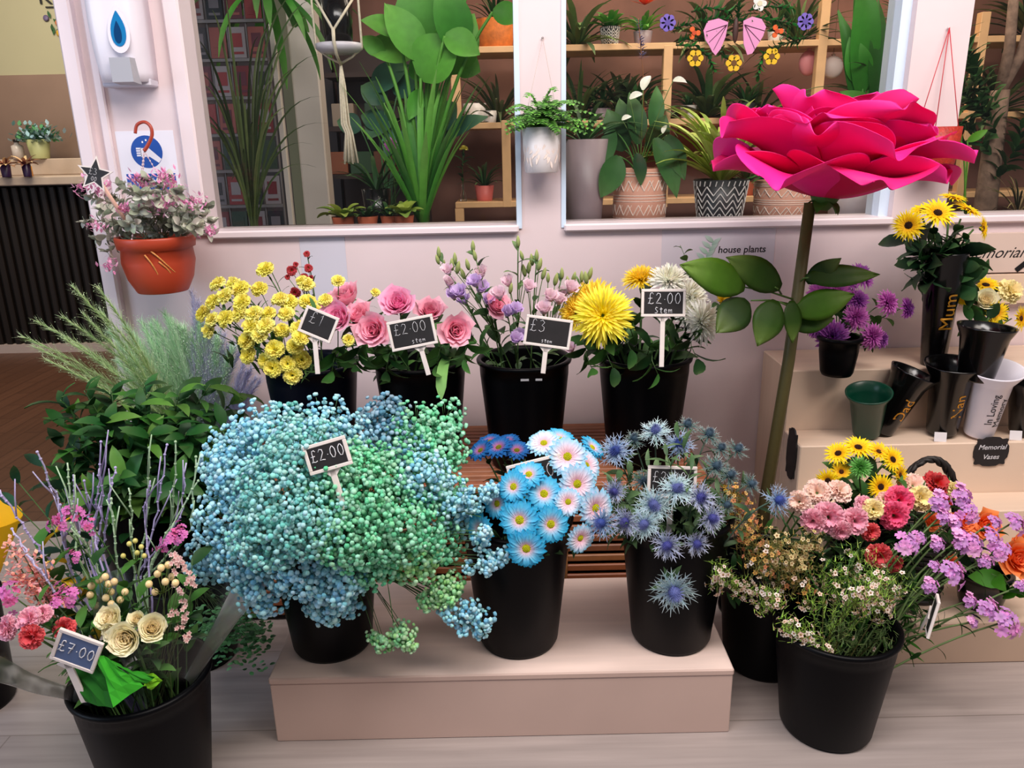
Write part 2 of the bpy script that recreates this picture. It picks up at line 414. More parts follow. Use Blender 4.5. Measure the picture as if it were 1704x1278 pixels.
# counter with dark ribbed front
YK0 = 5.25
cx1 = P(170, 450, YK0).x + 0.15
zc = P(60, 300, YK0).z - .03
ct = thing('counter', 'dark ribbed shop counter with pale worktop past the corner post', 'counter', Vector((cx1 - 1.6, YK0, 0)))
def lb(lo, hi, bev=0): 
    m = MB(); o = ct.location; box(m, [lo[i] - o[i] for i in range(3)], [hi[i] - o[i] for i in range(3)], bev=bev); return m
ob('body', lb((cx1 - 3.2, YK0 + .036, 0.06), (cx1, 5.8, zc)), plain('counter_dark', (16, 10, 8), 0.6), ct)
mb = MB()
k = 0
x = cx1 - 3.2
while x < cx1 - 0.02:
    box(mb, (x - ct.location.x, 0.0, 0.06), (x - ct.location.x + 0.038, 0.035, zc - 0.01), bev=0.006); x += 0.062
ob('ribbed_front', mb, plain('counter_rib', (28, 18, 13), 0.5), ct)
ob('plinth', lb((cx1 - 3.2, YK0 - .01, 0.0), (cx1, 5.6, 0.06)), plain('counter_plinth', (200, 178, 168), 0.4), ct)
ob('worktop', lb((cx1 - 3.2, YK0 - .08, zc), (cx1 + 0.03, 5.84, zc + 0.055), 0.006), plain('worktop_stone', (190, 168, 150), 0.35, noise=0.1), ct)
mb = MB(); box(mb, (0, 0, 0), (1.7, 0.22, 0.11), bev=0.006)
tag(ob('raised_ledge', mb, plain('worktop_stone', (190, 168, 150)), None, T(cx1 - 1.75, 5.56, zc + 0.055)), 'raised stone ledge along the back of the counter', 'ledge')

# ---------------------------------------------------------------- flower stands
# low bench
b0 = PZ(445, 1132, 0.172); b1 = PZ(1222, 1113, 0.172)
BY0 = (b0.y + b1.y) / 2; BX0, BX1 = b0.x, b1.x; BH = 0.172; BY1 = 1.86
bn = thing('display_bench', 'long low limed wooden box holding the middle row of buckets', 'bench', Vector(((BX0 + BX1) / 2, BY0, 0)))
hw = (BX1 - BX0) / 2
mb = MB(); box(mb, (-hw, 0, BH - 0.016), (hw, BY1 - BY0, BH), bev=0.003); ob('top_board', mb, BENCHM, bn)
mb = MB(); box(mb, (-hw + 0.002, 0.002, 0), (hw - 0.002, 0.018, BH - 0.0165), bev=0.002); ob('front_board', mb, BENCHM, bn)
for s in (-1, 1):
    mb = MB(); box(mb, (s * hw - (0.018 if s > 0 else 0) - s * 0.002, 0.0185, 0), (s * hw + (0.018 if s < 0 else 0) - s * 0.002, BY1 - BY0, BH - 0.0165)); ob('side_board', mb, BENCHM, bn)
# wicker stand behind it
WX0, WX1, WY0, WY1, WH = P(445, 720, 2.42).x, P(1122, 720, 2.42).x, 1.94, 2.43, 0.415
ws = thing('wicker_stand', 'brown slatted wicker crate under the back row of buckets', 'crate', Vector(((WX0 + WX1) / 2, WY0, 0)))
hw2 = (WX1 - WX0) / 2; dp = WY1 - WY0
RAT = vcol('rattan', 0.5, 0, 0.4, 0.25, 30)
mb = MB()
z = 0.02
while z < WH - 0.01:
    c = jit(lin((134, 78, 48)), 0.25); box(mb, (-hw2, 0, z), (hw2, 0.012, z + 0.021), c, bev=0.003)
    box(mb, (-hw2, 0.0125, z), (-hw2 + 0.01, dp, z + 0.021), c); box(mb, (hw2 - 0.01, 0.0125, z), (hw2, dp, z + 0.021), c); z += 0.031
y = 0.013
while y < dp - 0.02:
    box(mb, (-hw2, y, WH - 0.012), (hw2, y + 0.024, WH), jit(lin((142, 84, 54)), 0.2), bev=0.003); y += 0.030
ob('slats', mb, RAT, ws)
mb = MB()
for k in range(8):
    x = -hw2 + 0.03 + k * (2 * hw2 - 0.06) / 7; tube(mb, [(x, -0.004, 0.01), (x + 0.004, -0.006, WH * 0.5), (x, -0.004, WH - 0.015)], 0.005, 0.005, 6, lin((190, 130, 80)))
    tube(mb, [(x, 0.017, 0.01), (x, 0.017, WH - 0.02)], 0.004, 0.004, 5, lin((120, 74, 44)))
ob('bindings', mb, RAT, ws)
mb = MB(); box(mb, (-hw2 + 0.015, 0.02, 0.01), (hw2 - 0.015, dp - 0.01, WH - 0.016)); ob('lining', mb, plain('dark_lining', (30, 20, 16), 0.8), ws)

# stepped display on the far end
XS = P(1312, 640, 2.2).x
TR = 2.6
TIERS = ((2.20, 0.650), (2.065, 0.462), (1.945, 0.305), (1.69, 0.122))
st = thing('stepped_stand', 'beige painted four-step display stand against the wall', 'display stand', Vector((XS, 1.69, 0)))
prev = 2.445
for k, (yf, h) in enumerate(TIERS):
    mb = MB(); box(mb, (0.0, yf - 1.69, 0.0), (TR - XS, prev - 1.69 - 0.0005, h), bev=0.003)
    ob('step', mb, TIERM, st); prev = yf
ZTI = [h for _, h in TIERS]
# ================================================================ flower kits (each bloom is built once, facing +Z, about 1 unit in radius)
def C(r, g, b): return lin((r, g, b))
def m_rose(c_out, c_in, name, nl=26, openness=1.0, seed=1):
    rr = random.Random(seed); mb = MB()
    for i in range(nl):
        t = i / (nl - 1)
        ang = i * 2.399 + rr.uniform(-.2, .2)
        r0 = 0.03 + 0.20 * t
        L = 0.72 + 0.62 * t; Wd = 0.45 + 0.95 * t
        a0 = rad(62 - 62 * t); a1 = rad(98 - 24 * t * openness); a2 = rad(105 - 75 * t * openness + rr.uniform(-12, 12))
        c = jit(mixc(c_in, c_out, t), 0.07, rr)
        petal(mb, T(0, 0, -0.42 - 0.22 * t) @ RZ(ang) @ T(0, r0, 0), L, Wd, 'rose', a0, a1, a2, cup=0.55 - 0.2 * t, ruf=0.02, cols=(mixc(c, (0.9, 0.95, 0.6), 0.12), c, mixc(c, (1, 1, 1), 0.10)), ns=6, nw=4, rnd=rr)
    for k in range(5):
        petal(mb, T(0, 0, -0.62) @ RZ(k * 1.257), 0.6, 0.22, 'leaf', rad(10), rad(20), rad(-30), cols=(C(70, 110, 50), C(100, 140, 60)), ns=4)
    ellipsoid(mb, (0, 0, -0.68), 0.16, 0.16, 0.12, C(70, 110, 50))
    return mb.mesh(name, PETAL)
def m_carn(c_out, c_in, name, n=62, seed=2, ruf=0.10, flat=0.8):
    rr = random.Random(seed); mb = MB()
    for i in range(n):
        t = (i + 0.5) / n; el = math.acos(1 - t * 0.98)   # 0 top -> ~90 side
        ang = i * 2.399
        c = jit(mixc(c_in, c_out, t), 0.10, rr)
        L = 0.78 + rr.uniform(-.1, .12)
        petal(mb, T(0, 0, -0.35) @ RZ(ang) @ T(0, 0.06, 0), L * (1.0 if t > .3 else .95), 0.62, 'fan', rad(88 - math.degrees(el) * 0.9), rad(84 - math.degrees(el) * 0.95), rad(60 - math.degrees(el) + rr.uniform(-25, 25)), cup=0.25, ruf=ruf, nruf=7, cols=(mixc(c, (0.3, 0.4, 0.1), 0.25), c, mixc(c, (1, 1, 1), 0.06)), ns=4, nw=6, rnd=rr)
    lathe(mb, [(0.1, -0.95), (0.17, -0.8), (0.2, -0.5), (0.26, -0.3)], 8, C(96, 130, 70))
    return mb.mesh(name, PETAL)
def m_mum(c_out, c_in, name, n=190, seed=3, wid=0.085, incurve=0.0):
    rr = random.Random(seed); mb = MB()
    for i in range(n):
        t = (i + 0.5) / n; el = math.degrees(math.acos(1 - t)) * 1.12
        ang = i * 2.399 + rr.uniform(-.1, .1)
        c = jit(mixc(c_in, c_out, t), 0.1, rr); L = 0.5 + 0.52 * t ** 0.6 + rr.uniform(-.1, .1)
        petal(mb, T(0, 0, -0.1) @ RZ(ang) @ T(0, 0.03, 0), L, wid, 'strap', rad(86 - el * 0.75), rad(80 - el * 0.95), rad(80 - el * 1.15 + incurve + rr.uniform(-16, 16)), cup=0.8, cols=(c, c, mixc(c, (1, 1, 0.9), 0.12)), ns=5, nw=2, rnd=rr)
    ellipsoid(mb, (0, 0, -0.14), 0.26, 0.26, 0.16, C(90, 120, 50))
    return mb.mesh(name, PETAL)
def m_daisy(cols, disc, name, n=20, seed=4, W=0.27, layers=2, disc_r=0.22, L=0.82, prof='strap', lift=12, droop=-6):
    rr = random.Random(seed); mb = MB()
    for l in range(layers):
        for i in range(n):
            ang = 2 * PI * (i + 0.5 * l) / n + rr.uniform(-.07, .07)
            cc = tuple(jit(c, 0.08, rr) for c in cols)
            petal(mb, T(0, 0, 0.02 * l) @ RZ(ang) @ T(0, disc_r * 0.7, 0), L * (1 - 0.1 * l) * rr.uniform(.92, 1.05), W, prof, rad(lift + 14 * l), rad(lift * .5 + 8 * l + rr.uniform(-5, 5)), rad(droop + rr.uniform(-12, 8)), cup=0.35, cols=cc, ns=5, nw=2, rnd=rr)
    for i in range(46):
        t = (i + .5) / 46; a = i * 2.399; r = disc_r * math.sqrt(t); ball(mb, (r * math.cos(a), r * math.sin(a), 0.10 - 0.09 * t), 0.042, jit(disc if t < .75 else mixc(disc, C(140, 110, 10), .6), .15, rr))
    lathe(mb, [(0.06, -0.22), (0.16, -0.12), (disc_r + 0.04, 0.02)], 8, C(80, 120, 60))
    return mb.mesh(name, PETAL)
def m_thistle(cone, bract, name, seed=5, n=16):
    rr = random.Random(seed); mb = MB()
    for l in range(2):
        for i in range(n - 4 * l):
            ang = 2 * PI * i / (n - 4 * l) + rr.uniform(-.15, .15); c = jit(bract, .15, rr)
            L = rr.uniform(.75, 1.1) * (1 - .2 * l)
            M = T(0, 0, -0.16 + .05 * l) @ RZ(ang) @ T(0, 0.1, 0); a = rad(rr.uniform(-15, 25) + 15 * l)
            petal(mb, M, L, 0.16, 'spike', a, a - .1, a + .2, cup=.4, cols=(mixc(c, C(70, 90, 90), .4), c, mixc(c, (1, 1, 1), .35)), ns=4, nw=2, rnd=rr)
            for s in (-1, 1):
                for q in (.35, .6):
                    petal(mb, M @ T(0, L * q * math.cos(a), L * q * math.sin(a)) @ RZ(s * -.75), L * .32, 0.05, 'spike', a, a, cols=(c, mixc(c, (1, 1, 1), .4)), ns=1, nw=1, rnd=rr)
    for i in range(110):
        t = (i + .5) / 110; a = i * 2.399; el = t * PI * .62
        d = Vector((math.sin(el) * math.cos(a), math.sin(el) * math.sin(a), math.cos(el) * 1.25)); c = jit(cone, .2, rr)
        p = d * 0.24 + Vector((0, 0, 0.04))
        petal(mb, T(p) @ frame_z(d).to_4x4() @ RX(rad(90)), 0.17, 0.04, 'spike', 0, 0, cols=(mixc(c, (.02, .03, .1), .5), mixc(c, (.7, .75, 1), .25)), ns=1, nw=1, rnd=rr)
    ellipsoid(mb, (0, 0, 0.02), .24, .24, .30, mixc(cone, (0.02, .03, .1), .4), nu=10, nv=6)
    return mb.mesh(name, PETAL)
def m_cup(c_out, c_in, name, n=11, seed=6, op=0.5):
    rr = random.Random(seed); mb = MB()
    for i in range(n):
        t = i / (n - 1); c = jit(mixc(c_in, c_out, t), .08, rr)
        petal(mb, T(0, 0, -.6) @ RZ(i * 2.399) @ T(0, .04 + .06 * t, 0), 1.25, .8, 'rose', rad(40 - 10 * t), rad(84 - 16 * t * op), rad(70 - 75 * t * op), cup=.5, ruf=.04, nruf=4, cols=(C(190, 200, 150), c, mixc(c, (1, 1, 1), .12)), ns=6, nw=4, rnd=rr)
    ellipsoid(mb, (0, 0, -.62), .14, .14, .2, C(110, 140, 80))
    return mb.mesh(name, PETAL)
def m_bud(c0, c1, name, seed=7):
    mb = MB(); prof = [(.03, -1), (.2, -.85), (.34, -.45), (.36, 0), (.26, .5), (.1, .9), (.02, 1.0)]
    lathe(mb, prof, 8, [mixc(c0, c1, i / 6) for i in range(7)])
    for k in range(5): petal(mb, T(0, 0, -.85) @ RZ(k * 1.257) @ T(0, .12, 0), .9, .14, 'spike', rad(55), rad(80), rad(60), cols=(c0, mixc(c0, (.5, .6, .3), .4)), ns=3, nw=2)
    return mb.mesh(name, PETAL)
def m_cluster(cols, name, n=14, seed=8, r=.42, pet=5, spread=(1, 1, .6)):
    """a head made of small open florets"""
    rr = random.Random(seed); mb = MB()
    for i in range(n):
        d = Vector((rr.gauss(0, .42) * spread[0], rr.gauss(0, .42) * spread[1], rr.gauss(0, .3) * spread[2]))
        nn = (d + Vector((0, 0, .6))).normalized(); c = jit(rr.choice(cols), .12, rr)
        M = T(d) @ frame_z(nn, rr.uniform(0, 6)); s = r * rr.uniform(.75, 1.15)
        for k in range(pet): petal(mb, M @ RZ(k * 2 * PI / pet), s, s * .72, 'fan', rad(55), rad(25), rad(0), cup=.2, ruf=.06, cols=(mixc(c, (.2, .3, .1), .3), c), ns=3, nw=2, rnd=rr)
        tube(mb, [d - nn * s * .6, d], .02, .05, 4, C(110, 140, 80))
    return mb.mesh(name, PETAL)

M_ROSE_PINK = m_rose(C(255, 184, 214), C(252, 136, 192), 'rose_pink', seed=1)
M_ROSE_PINK2 = m_rose(C(255, 186, 206), C(253, 152, 184), 'rose_salmon', 24, 1.15, seed=12)
M_ROSE_CREAM = m_rose(C(255, 246, 214), C(254, 234, 184), 'rose_cream', 38, .75, seed=13)
M_CARN_Y = m_carn(C(255, 246, 124), C(255, 238, 96), 'bloom_yellow')
M_CARN_Y2 = m_carn(C(255, 248, 150), C(255, 240, 110), 'bloom_yellow', 46, 21, .14)
M_CARN_P = m_carn(C(250, 188, 204), C(246, 168, 190), 'bloom_pink', 60, 22, .12)
M_CARN_PALE = m_carn(C(255, 226, 214), C(254, 214, 198), 'bloom_blush', 60, 23, .12)
M_CARN_HOT = m_carn(C(248, 100, 146), C(240, 76, 128), 'bloom_deep_pink', 60, 24, .10)
M_CARN_RED = m_carn(C(205, 16, 26), C(190, 8, 18), 'bloom_red', 60, 25, .10)
M_CARN_CREAM = m_carn(C(255, 240, 180), C(254, 232, 165), 'bloom_cream', 60, 26, .10)
M_CARN_CORAL = m_carn(C(238, 90, 90), C(228, 70, 80), 'bloom_coral', 50, 27, .14)
M_CARN_REDS = m_carn(C(200, 40, 50), C(180, 25, 40), 'bloom_small_red', 30, 28, .12)
M_MUM_Y = m_mum(C(255, 240, 30), C(255, 230, 20), 'bloom_yellow_mum')
M_MUM_Y2 = m_mum(C(255, 226, 24), C(254, 214, 12), 'bloom_gold_mum', 170, 31, .11, 30)
M_MUM_W = m_mum(C(255, 255, 250), C(250, 248, 228), 'bloom_white_mum', 170, 32, .12, 35)
M_MUM_P = m_mum(C(196, 84, 200), C(150, 50, 170), 'bloom_purple_mum', 110, 33, .17, 10)
M_MUM_P2 = m_mum(C(226, 120, 214), C(200, 80, 190), 'bloom_orchid_mum', 110, 34, .17, 10)
M_DAISY_B = m_daisy((C(252, 196, 205), C(110, 206, 240), C(10, 164, 214)), C(200, 200, 20), 'bloom_blue_daisy', 20)
M_DAISY_W = m_daisy((C(248, 190, 205), C(244, 232, 244), C(120, 208, 238)), C(196, 196, 20), 'bloom_pale_daisy', 20, 41)
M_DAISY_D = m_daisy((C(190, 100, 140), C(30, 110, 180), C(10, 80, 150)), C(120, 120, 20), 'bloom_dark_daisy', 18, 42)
M_SUN = m_daisy((C(246, 176, 10), C(255, 220, 24), C(255, 228, 40)), C(58, 30, 16), 'bloom_sunflower', 19, 43, .25, 2, .24, .8, 'blade', 14, -8)
M_SUN2 = m_daisy((C(230, 150, 10), C(250, 212, 30), C(252, 222, 50)), C(80, 40, 14), 'bloom_small_sunflower', 16, 44, .3, 2, .2, .8, 'blade', 14, 0)
M_LIS_V = m_cup(C(206, 174, 226), C(218, 190, 232), 'bloom_lilac')
M_LIS_P = m_cup(C(232, 204, 218), C(240, 212, 222), 'bloom_mauve', 9, 51)
M_BUD_G = m_bud(C(110, 138, 80), C(196, 204, 130), 'bud_green')
M_TH_B = m_thistle(C(70, 95, 185), C(135, 160, 195), 'bloom_blue_thistle')
M_TH_V = m_thistle(C(88, 88, 175), C(160, 170, 200), 'bloom_violet_thistle', 52)
M_TH_G = m_thistle(C(80, 110, 120), C(80, 112, 108), 'bloom_green_thistle', 53, 12)
M_TH_S = m_thistle(C(120, 130, 200), C(170, 200, 208), 'bloom_silver_thistle', 54, 20)
M_STAT = m_cluster((C(236, 150, 222), C(216, 150, 224), C(244, 178, 232)), 'bloom_lilac_statice', 20, 61)
M_STATP = m_cluster((C(236, 110, 180), C(230, 120, 200)), 'bloom_pink_statice', 12, 62, .4, 5, (1.6, .5, .5))
M_ORANGE = m_rose(C(255, 136, 24), C(255, 112, 14), 'bloom_orange', 22, 1.3, seed=63)
M_ALST = m_cluster((C(248, 120, 150), C(244, 140, 160)), 'bloom_coral_alstroemeria', 5, 64, .85, 6, (.8, .8, .4))

GREENS = (C(34, 70, 28), C(48, 92, 38), C(26, 56, 26), C(60, 104, 44))
def foliage_along(mb, pts, n, L, W, cols=GREENS, start=.25, rnd=R, droop=.5, prof='leaf'):
    m = len(pts) - 1
    for i in range(n):
        t = start + (1 - start) * (i + .5) / n; f = t * m; k = min(int(f), m - 1)
        p = Vector(pts[k]).lerp(Vector(pts[k + 1]), f - k); d = (Vector(pts[k + 1]) - Vector(pts[k])).normalized()
        az = i * 2.399 + rnd.uniform(-.4, .4)
        M = T(p) @ frame_z(d, az); el = rnd.uniform(.25, .8); c = jit(rnd.choice(cols), .18, rnd)
        l = L * rnd.uniform(.7, 1.15)
        petal(mb, M, l, W * l / L * rnd.uniform(.8, 1.1), prof, el + .3, el, el - droop, cup=.25, ruf=.015, cols=(mixc(c, (0, 0, 0), .15), c, mixc(c, (.4, .6, .2), .12)), ns=5, nw=2, rnd=rnd)

def flower(name, label, cat, bloom, head, n, r, base, group=None, leaves=0, leafL=.06, leafW=.022, stem_r=.0022, stem_c=None, spin=None, part='bloom', buds=(), leafcols=GREENS, bend=.35, squash=1.0, rnd=R):
    """one cut flower: stem rising from inside its bucket to the head; part meshes below an empty at the cut end"""
    head = Vector(head); base = Vector(base); n = Vector(n).normalized()
    e = thing(name, label, cat, base, group)
    rel = head - base
    foot = rel - n * r * .55
    mid = Vector((foot.x * bend * .6, foot.y * bend * .6, foot.z * .62)) * .6 + (foot - n * rel.length * .25) * .4
    pts = bez((0, 0, 0), mid, foot, 8)
    mb = MB(); tube(mb, pts, stem_r * 1.15, stem_r, 5, stem_c or C(72, 104, 52)); ob('stem', mb, STEM, e)
    if leaves:
        mb = MB(); foliage_along(mb, pts, leaves, leafL, leafW, leafcols, rnd=rnd); ob('leaves', mb, LEAF, e)
    bl = ob(part, bloom, None, e, T(rel) @ frame_z(n, rnd.uniform(0, 6) if spin is None else spin) @ Matrix.Diagonal((r, r, r * squash, 1)))
    for (bm, bp, bn, br) in buds:
        bp = Vector(bp) - base; bn = Vector(bn).normalized()
        mb = MB(); tube(mb, bez(pts[4], (pts[4] + bp) * .5 + Vector((0, 0, .02)), bp - bn * br * .5, 4), stem_r * .7, stem_r * .6, 4, stem_c or C(84, 116, 60)); ob('side_stem', mb, STEM, e)
        ob('bloom' if bm is not M_BUD_G else 'bud', bm, None, e, T(bp) @ frame_z(bn, rnd.uniform(0, 6)) @ S(br))
    return e

# ---------------------------------------------------------------- buckets
def bucket(name, label, cx, cy, z0, rt, rb, h, mat=BLACKP, cat='bucket', group=None):
    e = thing(name, label, cat, Vector((cx, cy, z0)), group)
    mb = MB()
    t = .004
    lathe(mb, [(0.0, t), (rb - t, t), (rt - t * 1.6, h - .012), (rt - t, h), (rt + .004, h + .001), (rt + .0075, h - .004), (rt + .006, h - .011), (rt - .001, h - .013), (rt - .002, h - .045), (rb + .002, .01), (rb - .003, 0.0), (0, 0)], 48)
    ob('bucket_body', mb, mat, e)
    mb = MB(); zz = h * .55; rr_ = rb + (rt - rb) * .55 - .008
    lathe(mb, [(0.0, zz - .002), (rr_, zz - .002), (rr_, zz), (0, zz)], 32, None, None, False); ob('water', mb, plain('dark_water', (14, 18, 18), 0.08), e)
    return e
def in_bucket(cx, cy, z0, rt, h, rnd=R, k=.55):
    a = rnd.uniform(0, 2 * PI); r = rt * k * math.sqrt(rnd.random()); return Vector((cx + r * math.cos(a), cy + r * math.sin(a), z0 + h * .25))

# ---------------------------------------------------------------- chalkboard price picks
def price_pick(label, p, w, h, roll=0.0, yaw=0.0, pitch=0.0, stake=.12, stake_x=0.0, lines=(('£2.00', .25, .45, .5),), board=None, corner_r=.0, stake_w=.012, r=.0008, stake_roll=0.0):
    e = thing('price_pick', label, 'price sign', T(p) @ Matrix.Rotation(yaw, 4, 'Z') @ RX(rad(90) + pitch) @ Matrix.Rotation(roll, 4, 'Z'))
    mb = MB(); f = .007
    box(mb, (-w / 2, -h / 2, -.003), (w / 2, -h / 2 + f, .003), bev=.001); box(mb, (-w / 2, h / 2 - f, -.003), (w / 2, h / 2, .003), bev=.001)
    box(mb, (-w / 2, -h / 2 + f, -.003), (-w / 2 + f, h / 2 - f, .003), bev=.001); box(mb, (w / 2 - f, -h / 2 + f, -.003), (w / 2, h / 2 - f, .003), bev=.001)
    ob('frame', mb, WOODW, e)
    mb = MB(); box(mb, (-w / 2 + f, -h / 2 + f, -.0025), (w / 2 - f, h / 2 - f, .0015)); ob('chalk_panel', mb, board or BOARD, e)
    mb = MB(); box(mb, (stake_x - stake_w / 2, -h / 2 - stake, -.002), (stake_x + stake_w / 2, -h / 2, .002), bev=.0008)
    mb.add([(stake_x - stake_w * 1.4, -h / 2, -.002), (stake_x + stake_w * 1.4, -h / 2, -.002), (stake_x + stake_w * .5, -h / 2 - .012, -.002), (stake_x - stake_w * .5, -h / 2 - .012, -.002), (stake_x - stake_w * 1.4, -h / 2, .002), (stake_x + stake_w * 1.4, -h / 2, .002), (stake_x + stake_w * .5, -h / 2 - .012, .002), (stake_x - stake_w * .5, -h / 2 - .012, .002)],
           [(0, 3, 2, 1), (4, 5, 6, 7), (0, 1, 5, 4), (1, 2, 6, 5), (2, 3, 7, 6), (3, 0, 4, 7)], (1, 1, 1), None, False)
    ob('stake', mb, WOODW, e, T(stake_x, -h / 2 + .004, 0) @ Matrix.Rotation(stake_roll, 4, 'Z') @ T(-stake_x, h / 2 - .004, -.0035))
    mb = MB()
    for txt, x, y, hh in lines:
        n_ = len(txt) - .55 * txt.count('.'); cw = min(hh * h * .62, (.93 - x) * w / (n_ * 1.08)); scrawl(mb, txt, -w / 2 + x * w, -h / 2 + y * h, hh * h, cw, r, .0022)
    ob('chalk_writing', mb, CHALK, e)
    return e
# ================================================================ back row of buckets on the wicker crate
YB = 2.11; ZB = WH; HB = .32
def bx(px): return P(px, 600, YB).x
BK = {}
for nm, px, lab in (('A', 517, 'dark navy bucket of yellow spray carnations in the back row, nearest the corner post'),
                    ('B', 699, 'black bucket of pink roses in the back row'),
                    ('C', 872, 'black bucket of lilac lisianthus with two torn label scraps below its rim'),
                    ('D', 1072, 'black bucket of large yellow and white chrysanthemums in the back row')):
    BK[nm] = bx(px); bucket('flower_bucket', lab, BK[nm], YB, ZB, .128, .098, HB, NAVYP if nm == 'A' else BLACKP)
mb = MB()
for dx, w_ in ((-.012, .022), (.028, .018)):
    a = dx / .125; y = -.126
    box(mb, (dx, y - .0008, -.034), (dx + w_, y, -.028))
tag(ob('label_scrap', mb, plain('paper_scrap', (190, 188, 192), .7), None, T(BK['C'], YB, ZB + HB)), 'torn white label scraps stuck below a bucket rim', 'label')
def hp(px, py, d): return P(px, py, d)
def nrm(px, py, cx, cy, k=1.0, up=.5, fwd=-.55):
    """a head leans out from the middle of its bunch"""
    return Vector(((px - cx) * .006 * k, fwd, up - (py - cy) * .006 * k))
def base_of(key, k=.5): return in_bucket(BK[key], YB, ZB, .128, HB, R, k)

# --- yellow spray carnations: nine branching stems, four or five heads each
YC_ = [(385,470,2.02),(352,500,1.98),(335,520,2.0),(400,500,1.95),(430,478,2.05),(372,528,1.93),(345,548,1.96),(415,540,1.92),(445,520,1.96),(440,445,2.12),
       (475,520,1.98),(398,478,2.0),(360,470,2.06),(468,548,1.94),(498,545,1.92),(430,555,1.9),(395,520,1.94),(480,500,2.03),(512,500,2.05),(455,580,1.9),
       (490,575,1.9),(410,590,1.93),(440,600,1.92),(478,605,1.9),(452,612,1.9),(502,598,1.92),(486,625,1.9),(372,490,1.97),(500,560,1.88),(420,520,1.93),
       (465,495,2.02),(408,565,1.93),(440,540,1.9),(525,515,2.04),(350,530,1.95),(510,470,2.1)]
R2 = random.Random(3)
YC_.sort(key=lambda q: math.atan2(q[1] - 620, q[0] - 500))
gi = 0
for i in range(0, len(YC_), 4):
    g = YC_[i:i + 4]
    (x, y, d) = g[0]
    bud = [(R2.choice((M_CARN_Y, M_CARN_Y2)), hp(a, b, c), nrm(a, b, 470, 560, 1, .5), R2.uniform(.023, .029)) for a, b, c in g[1:]]
    sy = sum(q[1] for q in g) / len(g)
    wh = ('low over the bucket rim' if sy > 570 else 'high at the top of the bunch' if sy < 500 else 'halfway up the bunch')
    flower('spray_carnation', 'yellow spray carnation stem in the back row, heads ' + wh, 'carnation', M_CARN_Y, hp(x, y, d), nrm(x, y, 470, 560, 1, .5), .028, base_of('A', .7), 'yellow spray carnations in the first back row bucket',
           leaves=14, leafL=.045, leafW=.007, buds=bud, rnd=R2, stem_r=.0018, leafcols=(C(70, 110, 60), C(90, 128, 70), C(56, 90, 48)))
mb = MB()
for i in range(70):
    p = hp(R2.uniform(370, 530), R2.uniform(520, 625), R2.uniform(1.93, 2.1)); c = jit(R2.choice(GREENS), .3, R2)
    petal(mb, T(p) @ RZ(R2.uniform(0, 6)) @ RX(R2.uniform(.2, 1.2)), .06, .012, 'leaf', .3, .2, -.3, cols=(c, mixc(c, (.3, .5, .2), .2)), ns=4, rnd=R2)
tag(ob('filler_greenery', mb, LEAF), 'narrow green leaves filling the gaps between the yellow spray carnations', 'foliage', None, 'stuff')
# stray yellow heads over the pink roses
for (x, y, d, lab, rr_) in ((562,465,2.05,'small yellow carnation head standing above the pink roses',.022),(540,497,2.0,'small yellow carnation head beside the tilted price sign',.023),(500,465,2.1,'pale yellow carnation head in front of the red sprig',.019),
                      (445,443,2.15,'lone yellow carnation head on a bare stem above the yellow bunch',.019),(625,485,2.12,'half open pale yellow carnation bud between pink roses',.016),(580,565,1.92,'yellow carnation head low among the pink roses',.019)):
    flower('spray_carnation', lab, 'carnation', M_CARN_Y2, hp(x, y, d), nrm(x, y, 560, 540), rr_, base_of('A'), leaves=3, leafL=.04, leafW=.006, rnd=R2, stem_r=.0014)
# red sprig
h = hp(497, 430, 2.16)
rb = [(M_CARN_REDS, hp(a, b, 2.14), (R2.uniform(-.5, .5), -1, .3), s) for a, b, s in ((485,450,.017),(513,446,.014),(507,477,.016),(490,487,.019),(505,462,.015),(478,461,.009),(517,462,.009),(492,440,.009),(500,470,.014))]
flower('red_sprig', 'upright sprig of small dark red blooms behind the price signs', 'flower', M_CARN_REDS, hp(510, 422, 2.15), (0, -1, .6), .011, base_of('A', .3), leaves=8, leafL=.035, leafW=.008, buds=rb, rnd=R2, leafcols=(C(40, 50, 48), C(60, 70, 60)), stem_r=.0016)

# --- pink roses
for (x, y, d, rpx, m, fwd, up, lab) in (
    (563,528,1.99,30,M_ROSE_PINK,-.8,.45,'pink rose at the corner of the small tilted price sign'),
    (621,549,1.93,31,M_ROSE_PINK2,-.9,.3,'pink rose low in the gap between two price signs'),
    (576,492,2.08,27,M_ROSE_PINK2,-.4,.8,'salmon pink rose under the stray yellow carnation'),
    (596,525,2.04,26,M_ROSE_PINK2,-.5,.7,'salmon pink rose at the middle of the cluster of four'),
    (550,505,2.12,22,M_ROSE_PINK,-.4,.8,'small pink rose mostly hidden behind the tilted price sign'),
    (662,505,2.04,31,M_ROSE_PINK,-.75,.6,'large pink rose above the top edge of the £2.00 stem sign'),
    (716,518,2.06,26,M_ROSE_PINK2,-.6,.7,'salmon pink rose behind the corner of the £2.00 stem sign'),
    (759,550,1.93,29,M_ROSE_PINK2,-1,.25,'pink rose facing forward between the £2.00 and £3 signs'),
    (826,508,2.04,25,M_ROSE_PINK2,-.7,.5,'pink rose in among the lilac lisianthus')):
    p = hp(x, y, d); n_ = Vector(((x - 670) * .003, fwd, up))
    flower('rose', lab, 'rose', m, p, n_, px2m(rpx, p) * .92, base_of('B' if x < 800 else 'C', .5), leaves=7, leafL=.07, leafW=.036, rnd=R2, stem_r=.003, stem_c=C(60, 90, 48))
